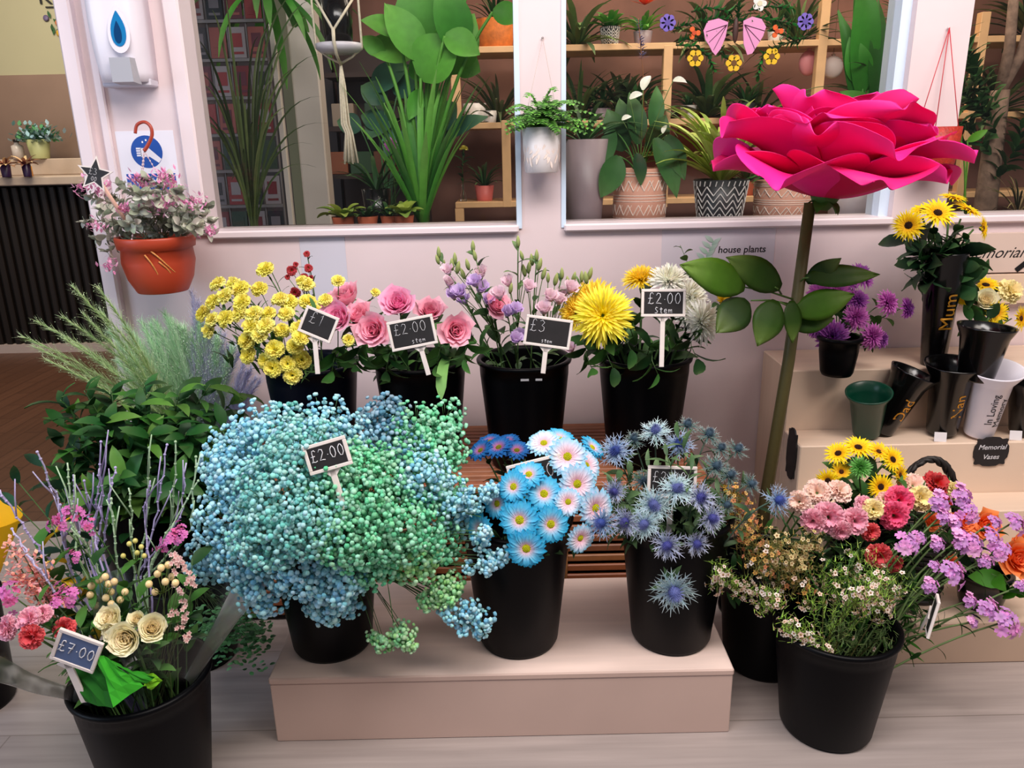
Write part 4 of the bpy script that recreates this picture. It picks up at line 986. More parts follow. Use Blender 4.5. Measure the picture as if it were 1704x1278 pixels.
for i, (pts, d, c, lab) in enumerate((
    ([(110,930),(95,830),(62,752)],1.40,0,'lilac twig leaning furthest out to the side, single thick stem'),
    ([(130,920),(120,850),(112,770)],1.40,1,'pale green twig rising beside the outermost lilac one'),
    ([(140,930),(125,850),(122,790)],1.42,0,'lilac twig forking just above the pink statice'),
    ([(150,930),(160,850),(165,780)],1.45,0,'straight lilac twig before the dark ruscus'),
    ([(170,920),(180,840),(192,778)],1.42,0,'lilac twig with a bent tip in the middle clump'),
    ([(155,930),(170,860),(168,735)],1.48,0,'tall pale lilac twig in front of the yellowish leaf'),
    ([(230,960),(245,860),(248,745)],1.46,1,'tall pale green twig near the gypsophila'),
    ([(235,960),(262,850),(278,740)],1.46,0,'tall lilac twig crossing a pale green one'),
    ([(240,960),(290,860),(292,735)],1.48,1,'arching pale green twig with its tip bent inwards'),
    ([(225,960),(300,860),(310,770)],1.46,0,'lilac twig at the outer side of the second clump'),
    ([(235,970),(318,880),(326,760)],1.44,1,'pale green twig nearest the blue gypsophila'),
    ([(225,965),(220,880),(214,812)],1.42,1,'short pale green twig before the berries'),
    ([(250,960),(240,850),(250,800)],1.44,0,'thin lilac twig between two green ones'),
    ([(245,965),(270,900),(330,800)],1.42,1,'pale green twig leaning out over the gypsophila'),
    ([(80,930),(40,880),(0,815)],1.38,0,'lilac twig stretching to the picture edge'),
    ([(100,1000),(60,940),(20,880)],1.34,0,'thick lilac twig low among the coral flowers'),
    ([(130,1000),(105,900),(100,840)],1.36,0,'thick pale lilac twig at the centre of the bouquets'),
    ([(185,990),(150,920),(118,870)],1.34,1,'pale green twig slanting across the pink statice'),
    ([(195,960),(190,880),(185,830)],1.38,1,'flat pale green twig standing over the green leaves'),
    ([(165,930),(150,870),(140,800)],1.46,0,'slender lilac twig behind the statice'))):
    twig(lab, pts, d, R4.choice(TWL if c == 0 else TWG))

# --- flowers of the front bouquets
BQ = lambda: base_l(.6)
for (x, y, d, rp, n_, lab) in ((210,1062,1.20,30,(.1,-1,.4),'cream ranunculus facing forward just beside the £7.00 sign'),(253,1046,1.22,26,(.4,-.6,.7),'cream ranunculus seen from the side nearest the cellophane edge'),
                       (184,1030,1.24,24,(-.2,-.6,.8),'pale cream ranunculus at the top of the cream group'),(190,1050,1.22,20,(-.3,-.9,.2),'whitish cream ranunculus touching the corner of the £7.00 sign'),(228,1032,1.27,16,(0,-.6,.8),'small cream bloom between the larger ranunculus')):
    p = P(x, y, d); flower('ranunculus', lab, 'ranunculus', M_ROSE_CREAM, p, n_, px2m(rp, p), BQ(), leaves=4, leafL=.05, leafW=.02, rnd=R4, stem_r=.0025)
for (x, y, d, rp, n_, lab) in ((45,1030,1.18,24,(-.2,-.7,.7),'pink carnation at the top of the pink group by the £7.00 sign'),(50,1060,1.16,24,(0,-1,.4),'coral pink carnation lowest of the pink group'),(8,1045,1.18,24,(-.5,-.8,.4),'pink carnation cut off by the picture edge'),(105,1045,1.22,20,(.2,-.8,.5),'deep pink carnation peeping out behind the £7.00 sign'),(70,1020,1.2,18,(.2,-.6,.8),'small pink carnation between the larger ones')):
    p = P(x, y, d); flower('carnation', lab, 'carnation', M_CARN_CORAL if 'coral' in lab or 'deep' in lab else M_CARN_P, p, n_, px2m(rp, p), BQ(), leaves=3, leafL=.05, leafW=.007, rnd=R4)
for (x, y, d, rp, lab) in ((115,855,1.38,22,'pink statice sprig highest among the lilac twigs'),(145,868,1.36,16,'small pink statice sprig beside the highest one'),(100,872,1.36,14,'pink statice tip on the outer side of the twigs'),(280,895,1.36,18,'bright pink statice sprig before the blue gypsophila'),(300,890,1.36,16,'pink statice sprig touching the blue gypsophila'),
                      (115,990,1.28,20,'magenta pink statice spike above the £7.00 sign'),(90,1003,1.27,16,'lower half of the magenta statice over the pink carnations'),(15,985,1.28,22,'magenta statice sprig at the picture edge'),(125,925,1.33,12,'small pink statice among green leaves'),(270,912,1.36,10,'tiny pink statice under the bright sprig')):
    p = P(x, y, d); flower('statice', lab, 'statice', M_STATP, p, (R4.uniform(-.3, .3), -.6, .8), px2m(rp, p), BQ(), leaves=2, leafL=.04, leafW=.01, rnd=R4, stem_r=.0014)
# coral speckled flower spikes at the edge
for i, (x, y, lab) in enumerate(((10,900,'spike of tiny coral florets highest at the picture edge'),(40,925,'spike of tiny coral florets behind the thick lilac twig'),(62,950,'spike of tiny coral florets nearest the green leaves'),(20,950,'spike of tiny coral florets lower at the picture edge'),(50,975,'short spike of coral florets above the pink carnations'))):
    b = BQ(); e = thing('coral_spike', lab, 'flower', b); tip = P(x, y, 1.32) - b; pts = bez((0, 0, 0), tip * .6 + Vector((0, 0, .04)), tip, 10)
    m = MB(); tube(m, pts, .0016, .001, 4, C(90, 100, 60)); ob('stem', m, STEM, e); m = MB()
    for k in range(120):
        t = .72 + .28 * R4.random(); f = t * 10; q_ = min(int(f), 9); p = pts[q_].lerp(pts[q_ + 1], f - q_); c = jit(R4.choice((C(240, 150, 120), C(250, 180, 150), C(226, 120, 110), C(240, 160, 170))), .12, R4)
        o_ = Vector((R4.gauss(0, .013), R4.gauss(0, .013), R4.gauss(0, .008)))
        petal(m, T(p + o_) @ RZ(R4.uniform(0, 6)) @ RX(R4.uniform(0, 1)), .010, .007, 'oval', .5, .2, 0, cols=(c, mixc(c, (1, 1, 1), .3)), ns=2, rnd=R4)
    ob('florets', m, PETAL, e)
# hypericum berries
for lab, pts in (('hypericum sprig with cream berries in front of the green leaves', [(152,975),(165,965),(150,990),(180,972),(160,1008),(185,985),(175,960),(190,968)]),
                 ('hypericum sprig of cream berries next to the pale green twigs', [(262,955),(275,968),(248,972),(285,960),(268,945),(292,970),(258,985),(280,940)]),
                 ('small hypericum sprig of olive yellow berries behind', [(225,900),(235,910),(215,905),(228,920),(205,925),(240,925)]),
                 ('hypericum sprig of cream berries between the two ranunculus groups', [(200,998),(185,1005),(208,985),(176,995)])):
    b = BQ(); e = thing('hypericum_sprig', lab, 'berries', b); d0 = 1.30 if 'behind' not in lab else 1.36
    c0 = P(sum(a for a, _ in pts) / len(pts), sum(a for _, a in pts) / len(pts) + 25, d0 + .02) - b
    m = MB(); tube(m, bez((0, 0, 0), c0 * .6 + Vector((0, 0, .03)), c0, 6), .0018, .0014, 4, C(80, 100, 50))
    for a, y in pts: tube(m, [c0, c0.lerp(P(a, y, d0) - b, .5) + Vector((0, 0, -.003)), P(a, y, d0) - b], .0011, .0008, 4, C(110, 130, 60))
    ob('stem', m, STEM, e)
    for a, y in pts:
        m = MB(); bc = C(236, 206, 150) if 'olive' not in lab else C(206, 196, 110); pp = P(a, y, d0 + R4.uniform(-.02, .02)) - b
        r_ = .0068 if 'olive' not in lab else .005; ellipsoid(m, (0, 0, 0), r_, r_, r_ * 1.1, jit(bc, .06, R4)); ob('berry', m, GLOSSY, e, T(pp))
# wax florets beside the wrapper
for lab, pts in (('sprig of tiny blush wax flowers along the cellophane edge', [(298,985),(305,1005),(310,1030),(300,1045),(290,1020),(312,1060)]), ('sprig of tiny white flowers beside the berries', [(300,950),(315,960),(295,935),(320,975),(285,925)])):
    b = BQ(); e = thing('wax_flower_sprig', lab, 'wax flower', b); m = MB(); m2 = MB()
    for a, y in pts:
        p = P(a, y, 1.3) - b; tube(m2, bez((0, 0, 0), p * .6 + Vector((0, 0, .02)), p, 5), .001, .0006, 4, C(80, 90, 50))
        for k in range(6): 
            q_ = p + Vector((R4.gauss(0, .006), R4.gauss(0, .006), R4.gauss(0, .006)))
            for j in range(5): petal(m, T(q_) @ frame_z((R4.uniform(-.4, .4), -.8, .4)) @ RZ(j * 1.257), .0055, .0045, 'oval', .3, .2, cols=(C(220, 150, 150), C(250, 226, 216)), ns=2, rnd=R4)
    ob('stem', m2, STEM, e); ob('florets', m, PETAL, e)
# green leaves between
for x, y, d, L_, lab in ((85,930,1.34,.085,'broad green leaves under the highest pink statice'),(150,930,1.33,.075,'broad green leaves above the cream berries'),(60,900,1.4,.07,'green leaves beside the yellow leaves'),(200,945,1.34,.06,'green leaves around the berries'),(320,930,1.34,.06,'dark pointed leaves in front of the gypsophila'),(150,1005,1.28,.05,'fresh green leaves beneath the berries'),(130,1035,1.26,.06,'muted green leaves above the corner of the £7.00 sign'),(230,985,1.32,.06,'dark leaves behind the cream blooms'),(60,990,1.28,.06,'dull green leaves between the statice and pink carnations'),(285,1010,1.3,.05,'dark sprig leaves inside the cellophane edge')):
    tip = P(x, y, d); b = BQ(); m1 = b.lerp(tip, .7) + Vector((0, 0, .02))
    leaf_spray('leaf_spray', lab, [m1, tip], b, 14, L_, L_ * .5, (C(50, 100, 40), C(70, 120, 50), C(36, 74, 36)), rnd=R4)
for x, y, lab in ((82,862,'mustard yellow leaf pair among the lilac twigs'),(55,895,'yellow leaf behind the coral spikes')):
    tip = P(x, y, 1.4); b = BQ(); leaf_spray('leaf_spray', lab, [b.lerp(tip, .8), tip], b, 6, .07, .028, (C(214, 170, 30), C(236, 196, 50)), rnd=R4)

# --- cellophane cone, tissue and sign
def wrapper(label, cx, cy, z0, tips, r0, mat, name='cellophane_wrap', cat='wrapper', col=None):
    """crumpled open cone: ring of radius r0 at z0 rising to the rim points"""
    e = thing(name, label, cat, Vector((cx, cy, z0))); m = MB(); n = len(tips); nv = 7; vs = []; rr = random.Random(len(label))
    for k in range(nv + 1):
        t = k / nv
        for i, tp in enumerate(tips):
            a = 2 * PI * i / n; tp = Vector(tp) - e.location
            lo = Vector((r0 * math.cos(a), r0 * math.sin(a), 0)); p = lo.lerp(tp, t ** 1.1); p += Vector((rr.uniform(-1, 1), rr.uniform(-1, 1), rr.uniform(-.6, .6))) * .007 * t
            vs.append(p)
    fs = [(k * n + i, k * n + (i + 1) % n, (k + 1) * n + (i + 1) % n, (k + 1) * n + i) for k in range(nv) for i in range(n)]
    m.add(vs, fs, col, None, True); o = ob('sheet', m, mat, e); sd = o.modifiers.new('smooth', 'SUBSURF'); sd.levels = 1; sd.render_levels = 1
    return e
def ring(cx, cy, z, rx, ry, n=22, jz=.02, jr=.01, front=0, side=0):
    out = []
    for i in range(n):
        a = 2 * PI * i / n; r1 = 1 + R4.uniform(-jr, jr) * 6
        out.append((cx + rx * r1 * math.cos(a) + side * max(0, math.cos(a)), cy + ry * r1 * math.sin(a), z + R4.uniform(-jz, jz) + front * max(0, -math.sin(a))))
    return out
wrapper('clear cellophane cone around the cream bouquet, flaring towards the gypsophila', FLX + .05, FLY - .01, .26, ring(FLX + .10, FLY + .02, .50, .15, .15, front=-.05, side=.03), .045, CELLO)
wrapper('clear cellophane cone around the pink bouquet, cut off by the picture edge', FLX - .055, FLY - .02, .26, ring(FLX - .15, FLY - .03, .47, .14, .13, front=-.05), .04, CELLO)
yx = P(-118, 870, 1.62)
bucket('flower_bucket', 'black bucket at the picture edge holding the yellow paper cone', yx.x, 1.62, 0, .10, .085, .30)
wrapper('golden yellow paper cone whose corner shows at the picture edge', yx.x, 1.62, .20, ring(yx.x, 1.62, yx.z + .005, .205, .14, 14, .012, .008), .04, vcol('yellow_paper', .6, .15, .3, .05, 20), 'paper_cone', 'wrapping paper', C(250, 196, 24))
e = thing('tissue_paper', 'bright green tissue paper wrapped round the bouquet stems beside the £7.00 sign', 'tissue paper', P(200, 1165, 1.17))
O = e.location; m = MB()
def fold(pts, c, n=4):
    a, b, c2, d_ = [Vector(p) - O for p in pts]; vs = []
    for i in range(n + 1):
        for j in range(n + 1): 
            p = a.lerp(b, j / n).lerp(d_.lerp(c2, j / n), i / n); vs.append(p + Vector((0, R4.uniform(-.005, .005), 0)))
    m.add(vs, [(i * (n + 1) + j, i * (n + 1) + j + 1, (i + 1) * (n + 1) + j + 1, (i + 1) * (n + 1) + j) for i in range(n) for j in range(n)], c, None, False)
fold((P(158,1085,1.18), P(185,1100,1.165), P(240,1140,1.16), P(190,1175,1.145)), C(70, 190, 50))
fold((P(185,1098,1.166), P(215,1118,1.17), P(262,1125,1.165), P(240,1140,1.16)), C(50, 150, 36))
fold((P(240,1140,1.16), P(246,1120,1.17), P(272,1130,1.18), P(252,1148,1.17)), C(130, 200, 40))
fold((P(120,1090,1.2), P(160,1085,1.19), P(190,1175,1.15), P(140,1170,1.17)), C(36, 110, 30))
o_ = ob('folds', m, vcol('tissue', .7, .3, .2, .08, 30), e); o_.modifiers.new('thickness', 'SOLIDIFY').thickness = .0006
pick(128, 1083, 1.17, 74, 66, 'white framed slate blue price pick reading £7.00, tilted, in the nearest bucket', -27, 0, 2, 84, lines=(('£7.00', .10, .36, .36),), board=BOARDB, r=.0010, stake_w=.014, stake_x=-.012, stake_roll=rad(36))
# ================================================================ right hand group: buckets, vases on the steps, giant flower
R5 = random.Random(33)
q = PZ(1402, 1256, 0); EX, EY = q.x, q.y + .10
bucket('flower_bucket', 'black bucket of wax flower and lilac statice standing alone on the boards', EX, EY, 0, .130, .100, .275)
q = PZ(1290, 1138, 0); HX, HY = q.x - .0, q.y + .10
bucket('flower_bucket', 'dark bucket tucked between the low bench and the stepped stand', HX, HY, 0, .125, .10, .30)
base_e = lambda k=.6: in_bucket(EX, EY, 0, .13, .275, R5, k)
base_h = lambda k=.6: in_bucket(HX, HY, 0, .125, .30, R5, k)
SX, SY = P(1440, 880, 1.80).x, 1.825
bucket('flower_bucket', 'small black bucket of sunflowers on the bottom step', SX, SY, ZTI[3], .085, .065, .24)
JX, JY = P(1545, 880, 1.80).x, 1.835
e = thing('wicker_basket', 'black wicker basket with an arched handle holding red, cream and pink carnations', 'basket', Vector((JX, JY, ZTI[3])))
BW = plain('black_wicker', (22, 15, 12), .6)
mb = MB()
for k in range(13):
    z = .008 + k * .0155; r = .062 + .024 * k / 12
    ring_ = [(( r + .003 * math.sin(a * 6 + (k % 2) * PI)) * math.cos(a * PI / 24), (r + .003 * math.sin(a * 6 + (k % 2) * PI)) * math.sin(a * PI / 24), z) for a in range(49)]
    tube(mb, ring_, .0078, .0078, 5)
ob('woven_body', mb, BW, e)
mb = MB()
for s in (0, 2.1, 4.2):
    pts = []
    for i in range(33):
        a = PI * i / 32; pts.append((.088 * math.cos(a) + .005 * math.cos(i * .9 + s), .006 * math.sin(i * .9 + s), .20 + .19 * math.sin(a) + .004 * math.cos(i * .9 + s)))
    tube(mb, pts, .0065, .0065, 6)
ob('handle', mb, BW, e)
base_j = lambda k=.6: in_bucket(JX, JY, ZTI[3], .075, .20, R5, k)
base_s = lambda k=.6: in_bucket(SX, SY, ZTI[3], .085, .24, R5, k)

for (x, y, d, rp, m, n_, lab) in (
    (1465,810,1.72,27,M_SUN,(.1,-1,.3),'sunflower facing forward lowest in the bunch on the bottom step'),(1485,765,1.76,27,M_SUN,(.3,-.8,.6),'sunflower at the outer edge of the bunch near the basket handle'),
    (1428,745,1.82,30,M_SUN,(-.1,-.4,1),'sunflower seen from below at the top of the bunch'),(1395,755,1.80,27,M_SUN,(-.5,-.4,.8),'sunflower turned away towards the giant flower stem'),
    (1378,800,1.76,24,M_SUN,(-.6,-.9,.2),'sunflower drooping towards the blue thistle'),(1462,752,1.84,25,M_SUN2,(.1,-.5,.9),'pale yellow sunflower at the back of the bunch'),(1400,785,1.78,22,M_SUN2,(-.3,-.9,.5),'small yellow sunflower left of the green pompom'),
    (1497,790,1.74,22,M_SUN2,(.5,-.8,.2),'small sunflower with a torn pale petal beside the carnations')):
    p = P(x, y, d); flower('sunflower', lab.replace('left of', 'beside'), 'sunflower', m, p, n_, px2m(rp, p), base_s(), leaves=5, leafL=.07, leafW=.04, rnd=R5, stem_r=.003)
p = P(1432, 778, 1.72); flower('pompom', 'green pompom chrysanthemum in the middle of the sunflowers', 'chrysanthemum', m_mum(C(110, 190, 80), C(90, 170, 60), 'bloom_green_pompom', 120, 71, .12, 40), p, (-.1, -1, .5), px2m(20, p), base_s(), rnd=R5)
for (x, y, d, rp, m, n_, lab, b) in (
    (1560,803,1.74,25,M_CARN_RED,(.1,-.7,.8),'deep red carnation under the basket handle','j'),(1520,806,1.74,26,M_CARN_PALE,(-.2,-.7,.8),'blush white carnation beside the deep red one','j'),
    (1535,828,1.70,24,M_CARN_CREAM,(0,-.9,.5),'pale yellow carnation below the deep red one','j'),(1590,815,1.74,20,M_CARN_CREAM,(.5,-.6,.7),'cream spidery carnation at the outer side of the basket','j'),
    (1498,832,1.68,27,M_CARN_HOT,(-.1,-.9,.5),'deep pink carnation at the centre, upper of two','j'),(1490,860,1.64,28,M_CARN_HOT,(-.1,-1,.2),'deep pink carnation at the centre, lower of two','j'),
    (1575,838,1.72,16,M_CARN_RED,(.4,-.9,.3),'small red carnation showing behind lilac statice','j'),(1470,830,1.70,18,M_CARN_PALE,(-.3,-.7,.7),'blush carnation between sunflowers and deep pink','j'),
    (1455,848,1.64,20,M_CARN_CREAM,(-.1,-1,.4),'small cream carnation between pink carnations','h'),
    (1380,862,1.60,30,M_CARN_P,(-.2,-1,.3),'dusty pink carnation lowest of the pale group','h'),(1352,868,1.60,24,M_CARN_P,(-.5,-.9,.1),'dusty pink carnation on the thistle side','h'),
    (1425,868,1.60,27,M_CARN_P,(.1,-1,.3),'pink and cream carnation next to the small cream one','h'),(1360,818,1.66,26,M_CARN_PALE,(-.3,-.7,.7),'pale peach carnation at the top of the pale group','h'),
    (1400,815,1.66,24,M_CARN_PALE,(.1,-.6,.8),'pale blush carnation under the drooping sunflower','h'),(1328,835,1.64,22,M_CARN_PALE,(-.7,-.7,.4),'blush carnation reaching towards the single blue thistle','h'),
    (1440,838,1.66,18,M_CARN_P,(.2,-.7,.7),'small dusty carnation behind the cream one','h'),(1400,885,1.58,20,M_CARN_P,(0,-1,-.1),'dusty pink carnation hanging at the bottom of the pale group','h'),
    (1465,925,1.58,24,M_CARN_CORAL,(-.1,-1,.2),'coral carnation among green stems below the deep pink ones','e'),(1490,940,1.56,18,M_CARN_CORAL,(.2,-1,0),'small coral carnation lowest in the group','e'),(1450,885,1.62,18,M_CARN_CORAL,(0,-1,.3),'coral carnation edge showing under the deep pink one','e')):
    p = P(x, y, d); flower('carnation', lab, 'carnation', m, p, n_, px2m(rp, p), {'j': base_j, 'h': base_h, 'e': base_e}[b](), leaves=6, leafL=.05, leafW=.008, rnd=R5, leafcols=(C(60, 100, 60), C(80, 120, 76)))
# lilac statice fanning out
for (x, y, d, rp, lab) in (
    (1565,835,1.62,22,'lilac statice over the small red carnation'),(1600,825,1.64,24,'lilac statice highest of the fan, beside the cream carnation'),(1610,850,1.62,22,'lilac statice just under the highest one'),
    (1570,860,1.6,18,'lilac statice touching the orange petals'),(1512,905,1.52,24,'lilac statice in front below the deep pink carnations'),(1530,895,1.54,14,'small lilac statice tip beside the front one'),
    (1560,905,1.54,16,'bluish lilac statice in the middle of the fan'),(1600,900,1.56,24,'lilac statice between two orange flowers'),(1620,905,1.56,24,'full lilac statice in the outer middle of the fan'),
    (1650,895,1.56,22,'lilac statice reaching to the big orange bloom'),(1665,915,1.54,20,'lilac statice just above the green leaf of the orange bloom'),(1655,870,1.6,16,'pale lilac statice tip at the upper outer edge'),
    (1690,870,1.62,22,'pale lilac statice at the picture edge'),(1640,935,1.54,14,'small lilac statice under the outer heads'),(1585,955,1.50,28,'bright lilac statice lying lowest in the fan'),
    (1555,943,1.5,13,'single lilac tuft beside the bright low statice'),(1548,975,1.48,16,'faded lilac statice next to the upright price sign'),(1614,1000,1.5,16,'small lilac statice over the black pot'),
    (1645,1015,1.48,24,'lilac statice head on a long stem over the lowest step'),(1675,1035,1.46,28,'lilac statice furthest down on the long arching stems'),(1620,1035,1.48,12,'tiny lilac tuft between the long stems'),
    (1700,975,1.52,12,'lilac statice tip cut off by the picture edge'),(1590,870,1.6,18,'lilac statice between the orange petals and the red carnation')):
    p = P(x, y, d); flower('statice', lab, 'statice', M_STAT, p, (R5.uniform(-.2, .6), -.7, .6), px2m(rp, p) * .86, base_e(.7), leaves=5, leafL=.045, leafW=.009, rnd=R5, stem_r=.0022, stem_c=C(86, 110, 60), bend=.5)
# orange flowers and their pot
OX = P(1650, 1000, 1.80); OP = PZ(1648, 1022, ZTI[3])
bucket('plant_pot', 'small black pot standing on the bottom step under the orange flowers', OP.x, OP.y + .05, ZTI[3], .062, .05, .10, BLACKG, 'pot')
ob_ = Vector((OP.x, OP.y + .05, ZTI[3] + .05))
for (x, y, d, rp, lab) in ((1692,930,1.68,30,'large orange bloom cut off by the picture edge'),(1602,868,1.70,22,'orange bloom in the middle of the lilac statice'),(1640,875,1.70,24,'orange bloom with spread petals behind the statice'),(1550,868,1.66,14,'small orange bloom close to the deep pink carnations'),(1583,935,1.62,10,'tiny orange bud low in the fan'),(1702,905,1.72,18,'pale orange bloom above the large one')):
    p = P(x, y, d); flower('orange_flower', lab, 'flower', M_ORANGE, p, (.1, -.9, .5), px2m(rp, p), ob_ + Vector((R5.uniform(-.02, .02), R5.uniform(-.02, .02), 0)), leaves=2 if rp < 28 else 0, leafL=.06, leafW=.03, rnd=R5)
leaf_spray('leaf_spray', 'bright green broad leaf under the large orange bloom', [P(1690, 990, 1.72), P(1672, 965, 1.66), P(1650, 955, 1.64)], ob_, 5, .09, .05, (C(80, 150, 30), C(60, 130, 30)), rnd=R5)

# wax flower: needle foliage with small white florets
def wax(name, label, pts, d0, base, needle, petc, n_f=70, n_n=420, rpx=24, group=None):
    b = Vector(base); e = thing(name, label, 'wax flower', b, group)
    ms = MB(); mn = MB(); mf = MB()
    for (x, y) in pts:
        c = P(x, y, d0 + R5.uniform(-.04, .04)) - b; path = bez((0, 0, 0), c * .55 + Vector((0, 0, .05)), c, 8)
        tube(ms, path, .0018, .001, 4, C(88, 84, 46))
        rr = px2m(rpx, c + b)
        for i in range(n_n // len(pts)):
            k = R5.uniform(.55, 1) * 8; j = min(int(k), 7); p = path[j].lerp(path[j + 1], k - j) if R5.random() < .4 else c + Vector((R5.gauss(0, .5), R5.gauss(0, .5), R5.gauss(0, .5))) * rr
            cc = jit(R5.choice(needle), .2, R5)
            petal(mn, T(p) @ RZ(R5.uniform(0, 6.3)) @ RX(R5.uniform(-.2, 1.3)), R5.uniform(.012, .022), .0022, 'spike', .2, .1, cols=(cc, mixc(cc, (.8, .9, .4), .3)), ns=1, nw=1, rnd=R5)
        for i in range(n_f // len(pts)):
            dv = Vector((R5.gauss(0, 1), R5.gauss(0, 1), R5.gauss(0, 1))).normalized(); dv.y = -abs(dv.y) if R5.random() < .75 else dv.y
            p = c + dv * rr * R5.uniform(.5, 1.25); s = .0056 * R5.uniform(.8, 1.3); cc = R5.choice(petc)
            for k in range(5): petal(mf, T(p) @ frame_z(dv) @ RZ(k * 1.2566), s, s * .9, 'oval', .35, .3, .1, cols=(mixc(cc, C(150, 60, 70), .35), cc), ns=2, nw=2, rnd=R5)
            ball(mf, p, s * .35, C(150, 110, 60)); tube(ms, [c + dv * rr * .2, p - dv * .001], .0005, .0005, 3, C(120, 120, 60))
    ob('stems', ms, STEM, e); ob('needles', mn, LEAF, e); ob('florets', mf, PETAL, e); return e
NG = [C(104, 150, 36), C(136, 182, 56), C(78, 124, 30), C(160, 196, 76)]; NY = [C(140, 120, 40), C(110, 100, 40), C(90, 90, 36)]
WW = [C(252, 236, 222), C(250, 220, 200), C(255, 246, 236)]; WY = [C(230, 180, 90), C(236, 160, 110), C(240, 200, 120), C(220, 140, 100)]; WC = [C(226, 210, 150), C(236, 220, 170), C(210, 200, 130)]
wax('wax_flower', 'bright green wax flower sprig with white florets at the centre of the lone bucket', [(1440,985),(1460,1010),(1420,1000),(1455,960),(1470,985)], 1.46, base_e(), NG, WW, 130, 700)
wax('wax_flower', 'wax flower sprig with blush florets hanging lowest over the rim of the lone bucket', [(1330,1050),(1372,1085),(1310,1045),(1350,1062)], 1.42, base_e(), NG, WW, 70, 420, 20)
wax('wax_flower', 'wax flower sprig trailing in front of the tucked in dark bucket', [(1200,950),(1225,975),(1195,970),(1245,985)], 1.5, base_h(), NG, WW, 80, 420, 18)
wax('wax_flower', 'wax flower sprig with white florets above the dark bucket gap', [(1272,985),(1290,1000),(1268,1010)], 1.48, base_h(), NG, WW, 54, 240, 14)
wax('wax_flower', 'golden orange tinted wax flower sprig beside the thistles', [(1215,850),(1235,880),(1225,830),(1255,905),(1245,860)], 1.56, base_h(), NY, WY, 150, 360, 22)
wax('wax_flower', 'cream yellow wax flower sprig under the pale carnations', [(1290,900),(1320,920),(1345,900),(1330,940),(1300,935)], 1.52, base_h(), NY, WC, 170, 360, 24)
wax('wax_flower', 'peach tinted wax flower sprig between the golden and green ones', [(1260,940),(1300,965),(1275,925),(1330,975)], 1.52, base_h(), NY, WY + WW, 80, 360, 24)
wax('wax_flower', 'yellow tinted wax flower tip closest to the giant flower stem', [(1222,825),(1205,815)], 1.6, base_h(), NY, [C(240, 196, 70), C(230, 180, 60)], 40, 90, 14)
wax('wax_flower', 'green wax flower sprig filling the lone bucket under the carnations', [(1400,950),(1430,930),(1390,985),(1500,970),(1370,960),(1350,1000)], 1.5, base_e(), NG, WW, 60, 700, 28)
wax('wax_flower', 'fine dark needle sprig at the rim of the lone bucket', [(1430,1070),(1470,1060),(1400,1050)], 1.46, base_e(), [C(50, 90, 30), C(40, 76, 28)], WW, 4, 420, 26)
for i in range(14):
    x = R5.uniform(1360, 1540); y = R5.uniform(930, 1060)
    leaf_spray('long_grass', 'slim green stem with narrow leaves inside the lone bucket', [P(x, y + 20, 1.54), P(x + 10, y - 10, 1.55)], base_e(.8), 7, .07, .008, (C(50, 100, 34), C(66, 116, 44), C(36, 76, 30)), 'stem', 'green stems inside the lone bucket', R5, .0016)
mb = MB()
for i in range(260):
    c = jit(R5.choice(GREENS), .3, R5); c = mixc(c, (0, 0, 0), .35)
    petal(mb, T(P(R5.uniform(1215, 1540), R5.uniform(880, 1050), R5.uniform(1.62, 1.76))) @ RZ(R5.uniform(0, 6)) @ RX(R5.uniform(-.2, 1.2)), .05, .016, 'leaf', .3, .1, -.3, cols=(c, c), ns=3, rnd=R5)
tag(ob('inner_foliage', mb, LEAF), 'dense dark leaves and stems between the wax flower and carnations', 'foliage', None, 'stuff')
# leaning price pick, seen nearly edge on
p = P(1552, 1025, 1.43)
price_pick('chalkboard price pick turned edge on at the rim of the lone bucket', p, .085, .060, rad(78), rad(62), rad(8), .075, lines=(('£3', .2, .4, .4),), r=.0008, stake_roll=rad(-50))

# ---------------------------------------------------------------- vases on the steps
def vase(label, bot, top, rr_, rb, rbot, mat, name='cone_vase', group=None):
    bot, top = Vector(bot), Vector(top); ax = top - bot; h = ax.length
    e = thing(name, label, 'vase', T(bot) @ frame_z(ax), group); m = MB()
    lathe(m, [(0, .004), (rbot * .9, .004), (rb * .93, h * .8), (rr_ * .94, h - .002), (rr_, h), (rr_ * .99, h - .005), (rb, h * .80), (rbot, .004), (rbot * .96, 0), (0, 0)], 40); ob('vase_body', m, mat, e); e['h'] = h
    return e
def wrap_text(e, txt, size, mat, zc, r, ang, vertical=True, lean=0.0, slope=0.0):
    me = text_mesh(txt, size, mat, .0, .0002)
    for v in me.vertices:
        x, y = (v.co.x, v.co.y)
        if vertical: x, y = -y, x
        rad_ = r(zc + y) + .0006 + v.co.z
        a = ang + x / rad_; v.co = (rad_ * math.cos(a), rad_ * math.sin(a), zc + y)
    ob('lettering', me, None, e)
A_ = ZTI[0]; B_ = ZTI[1]
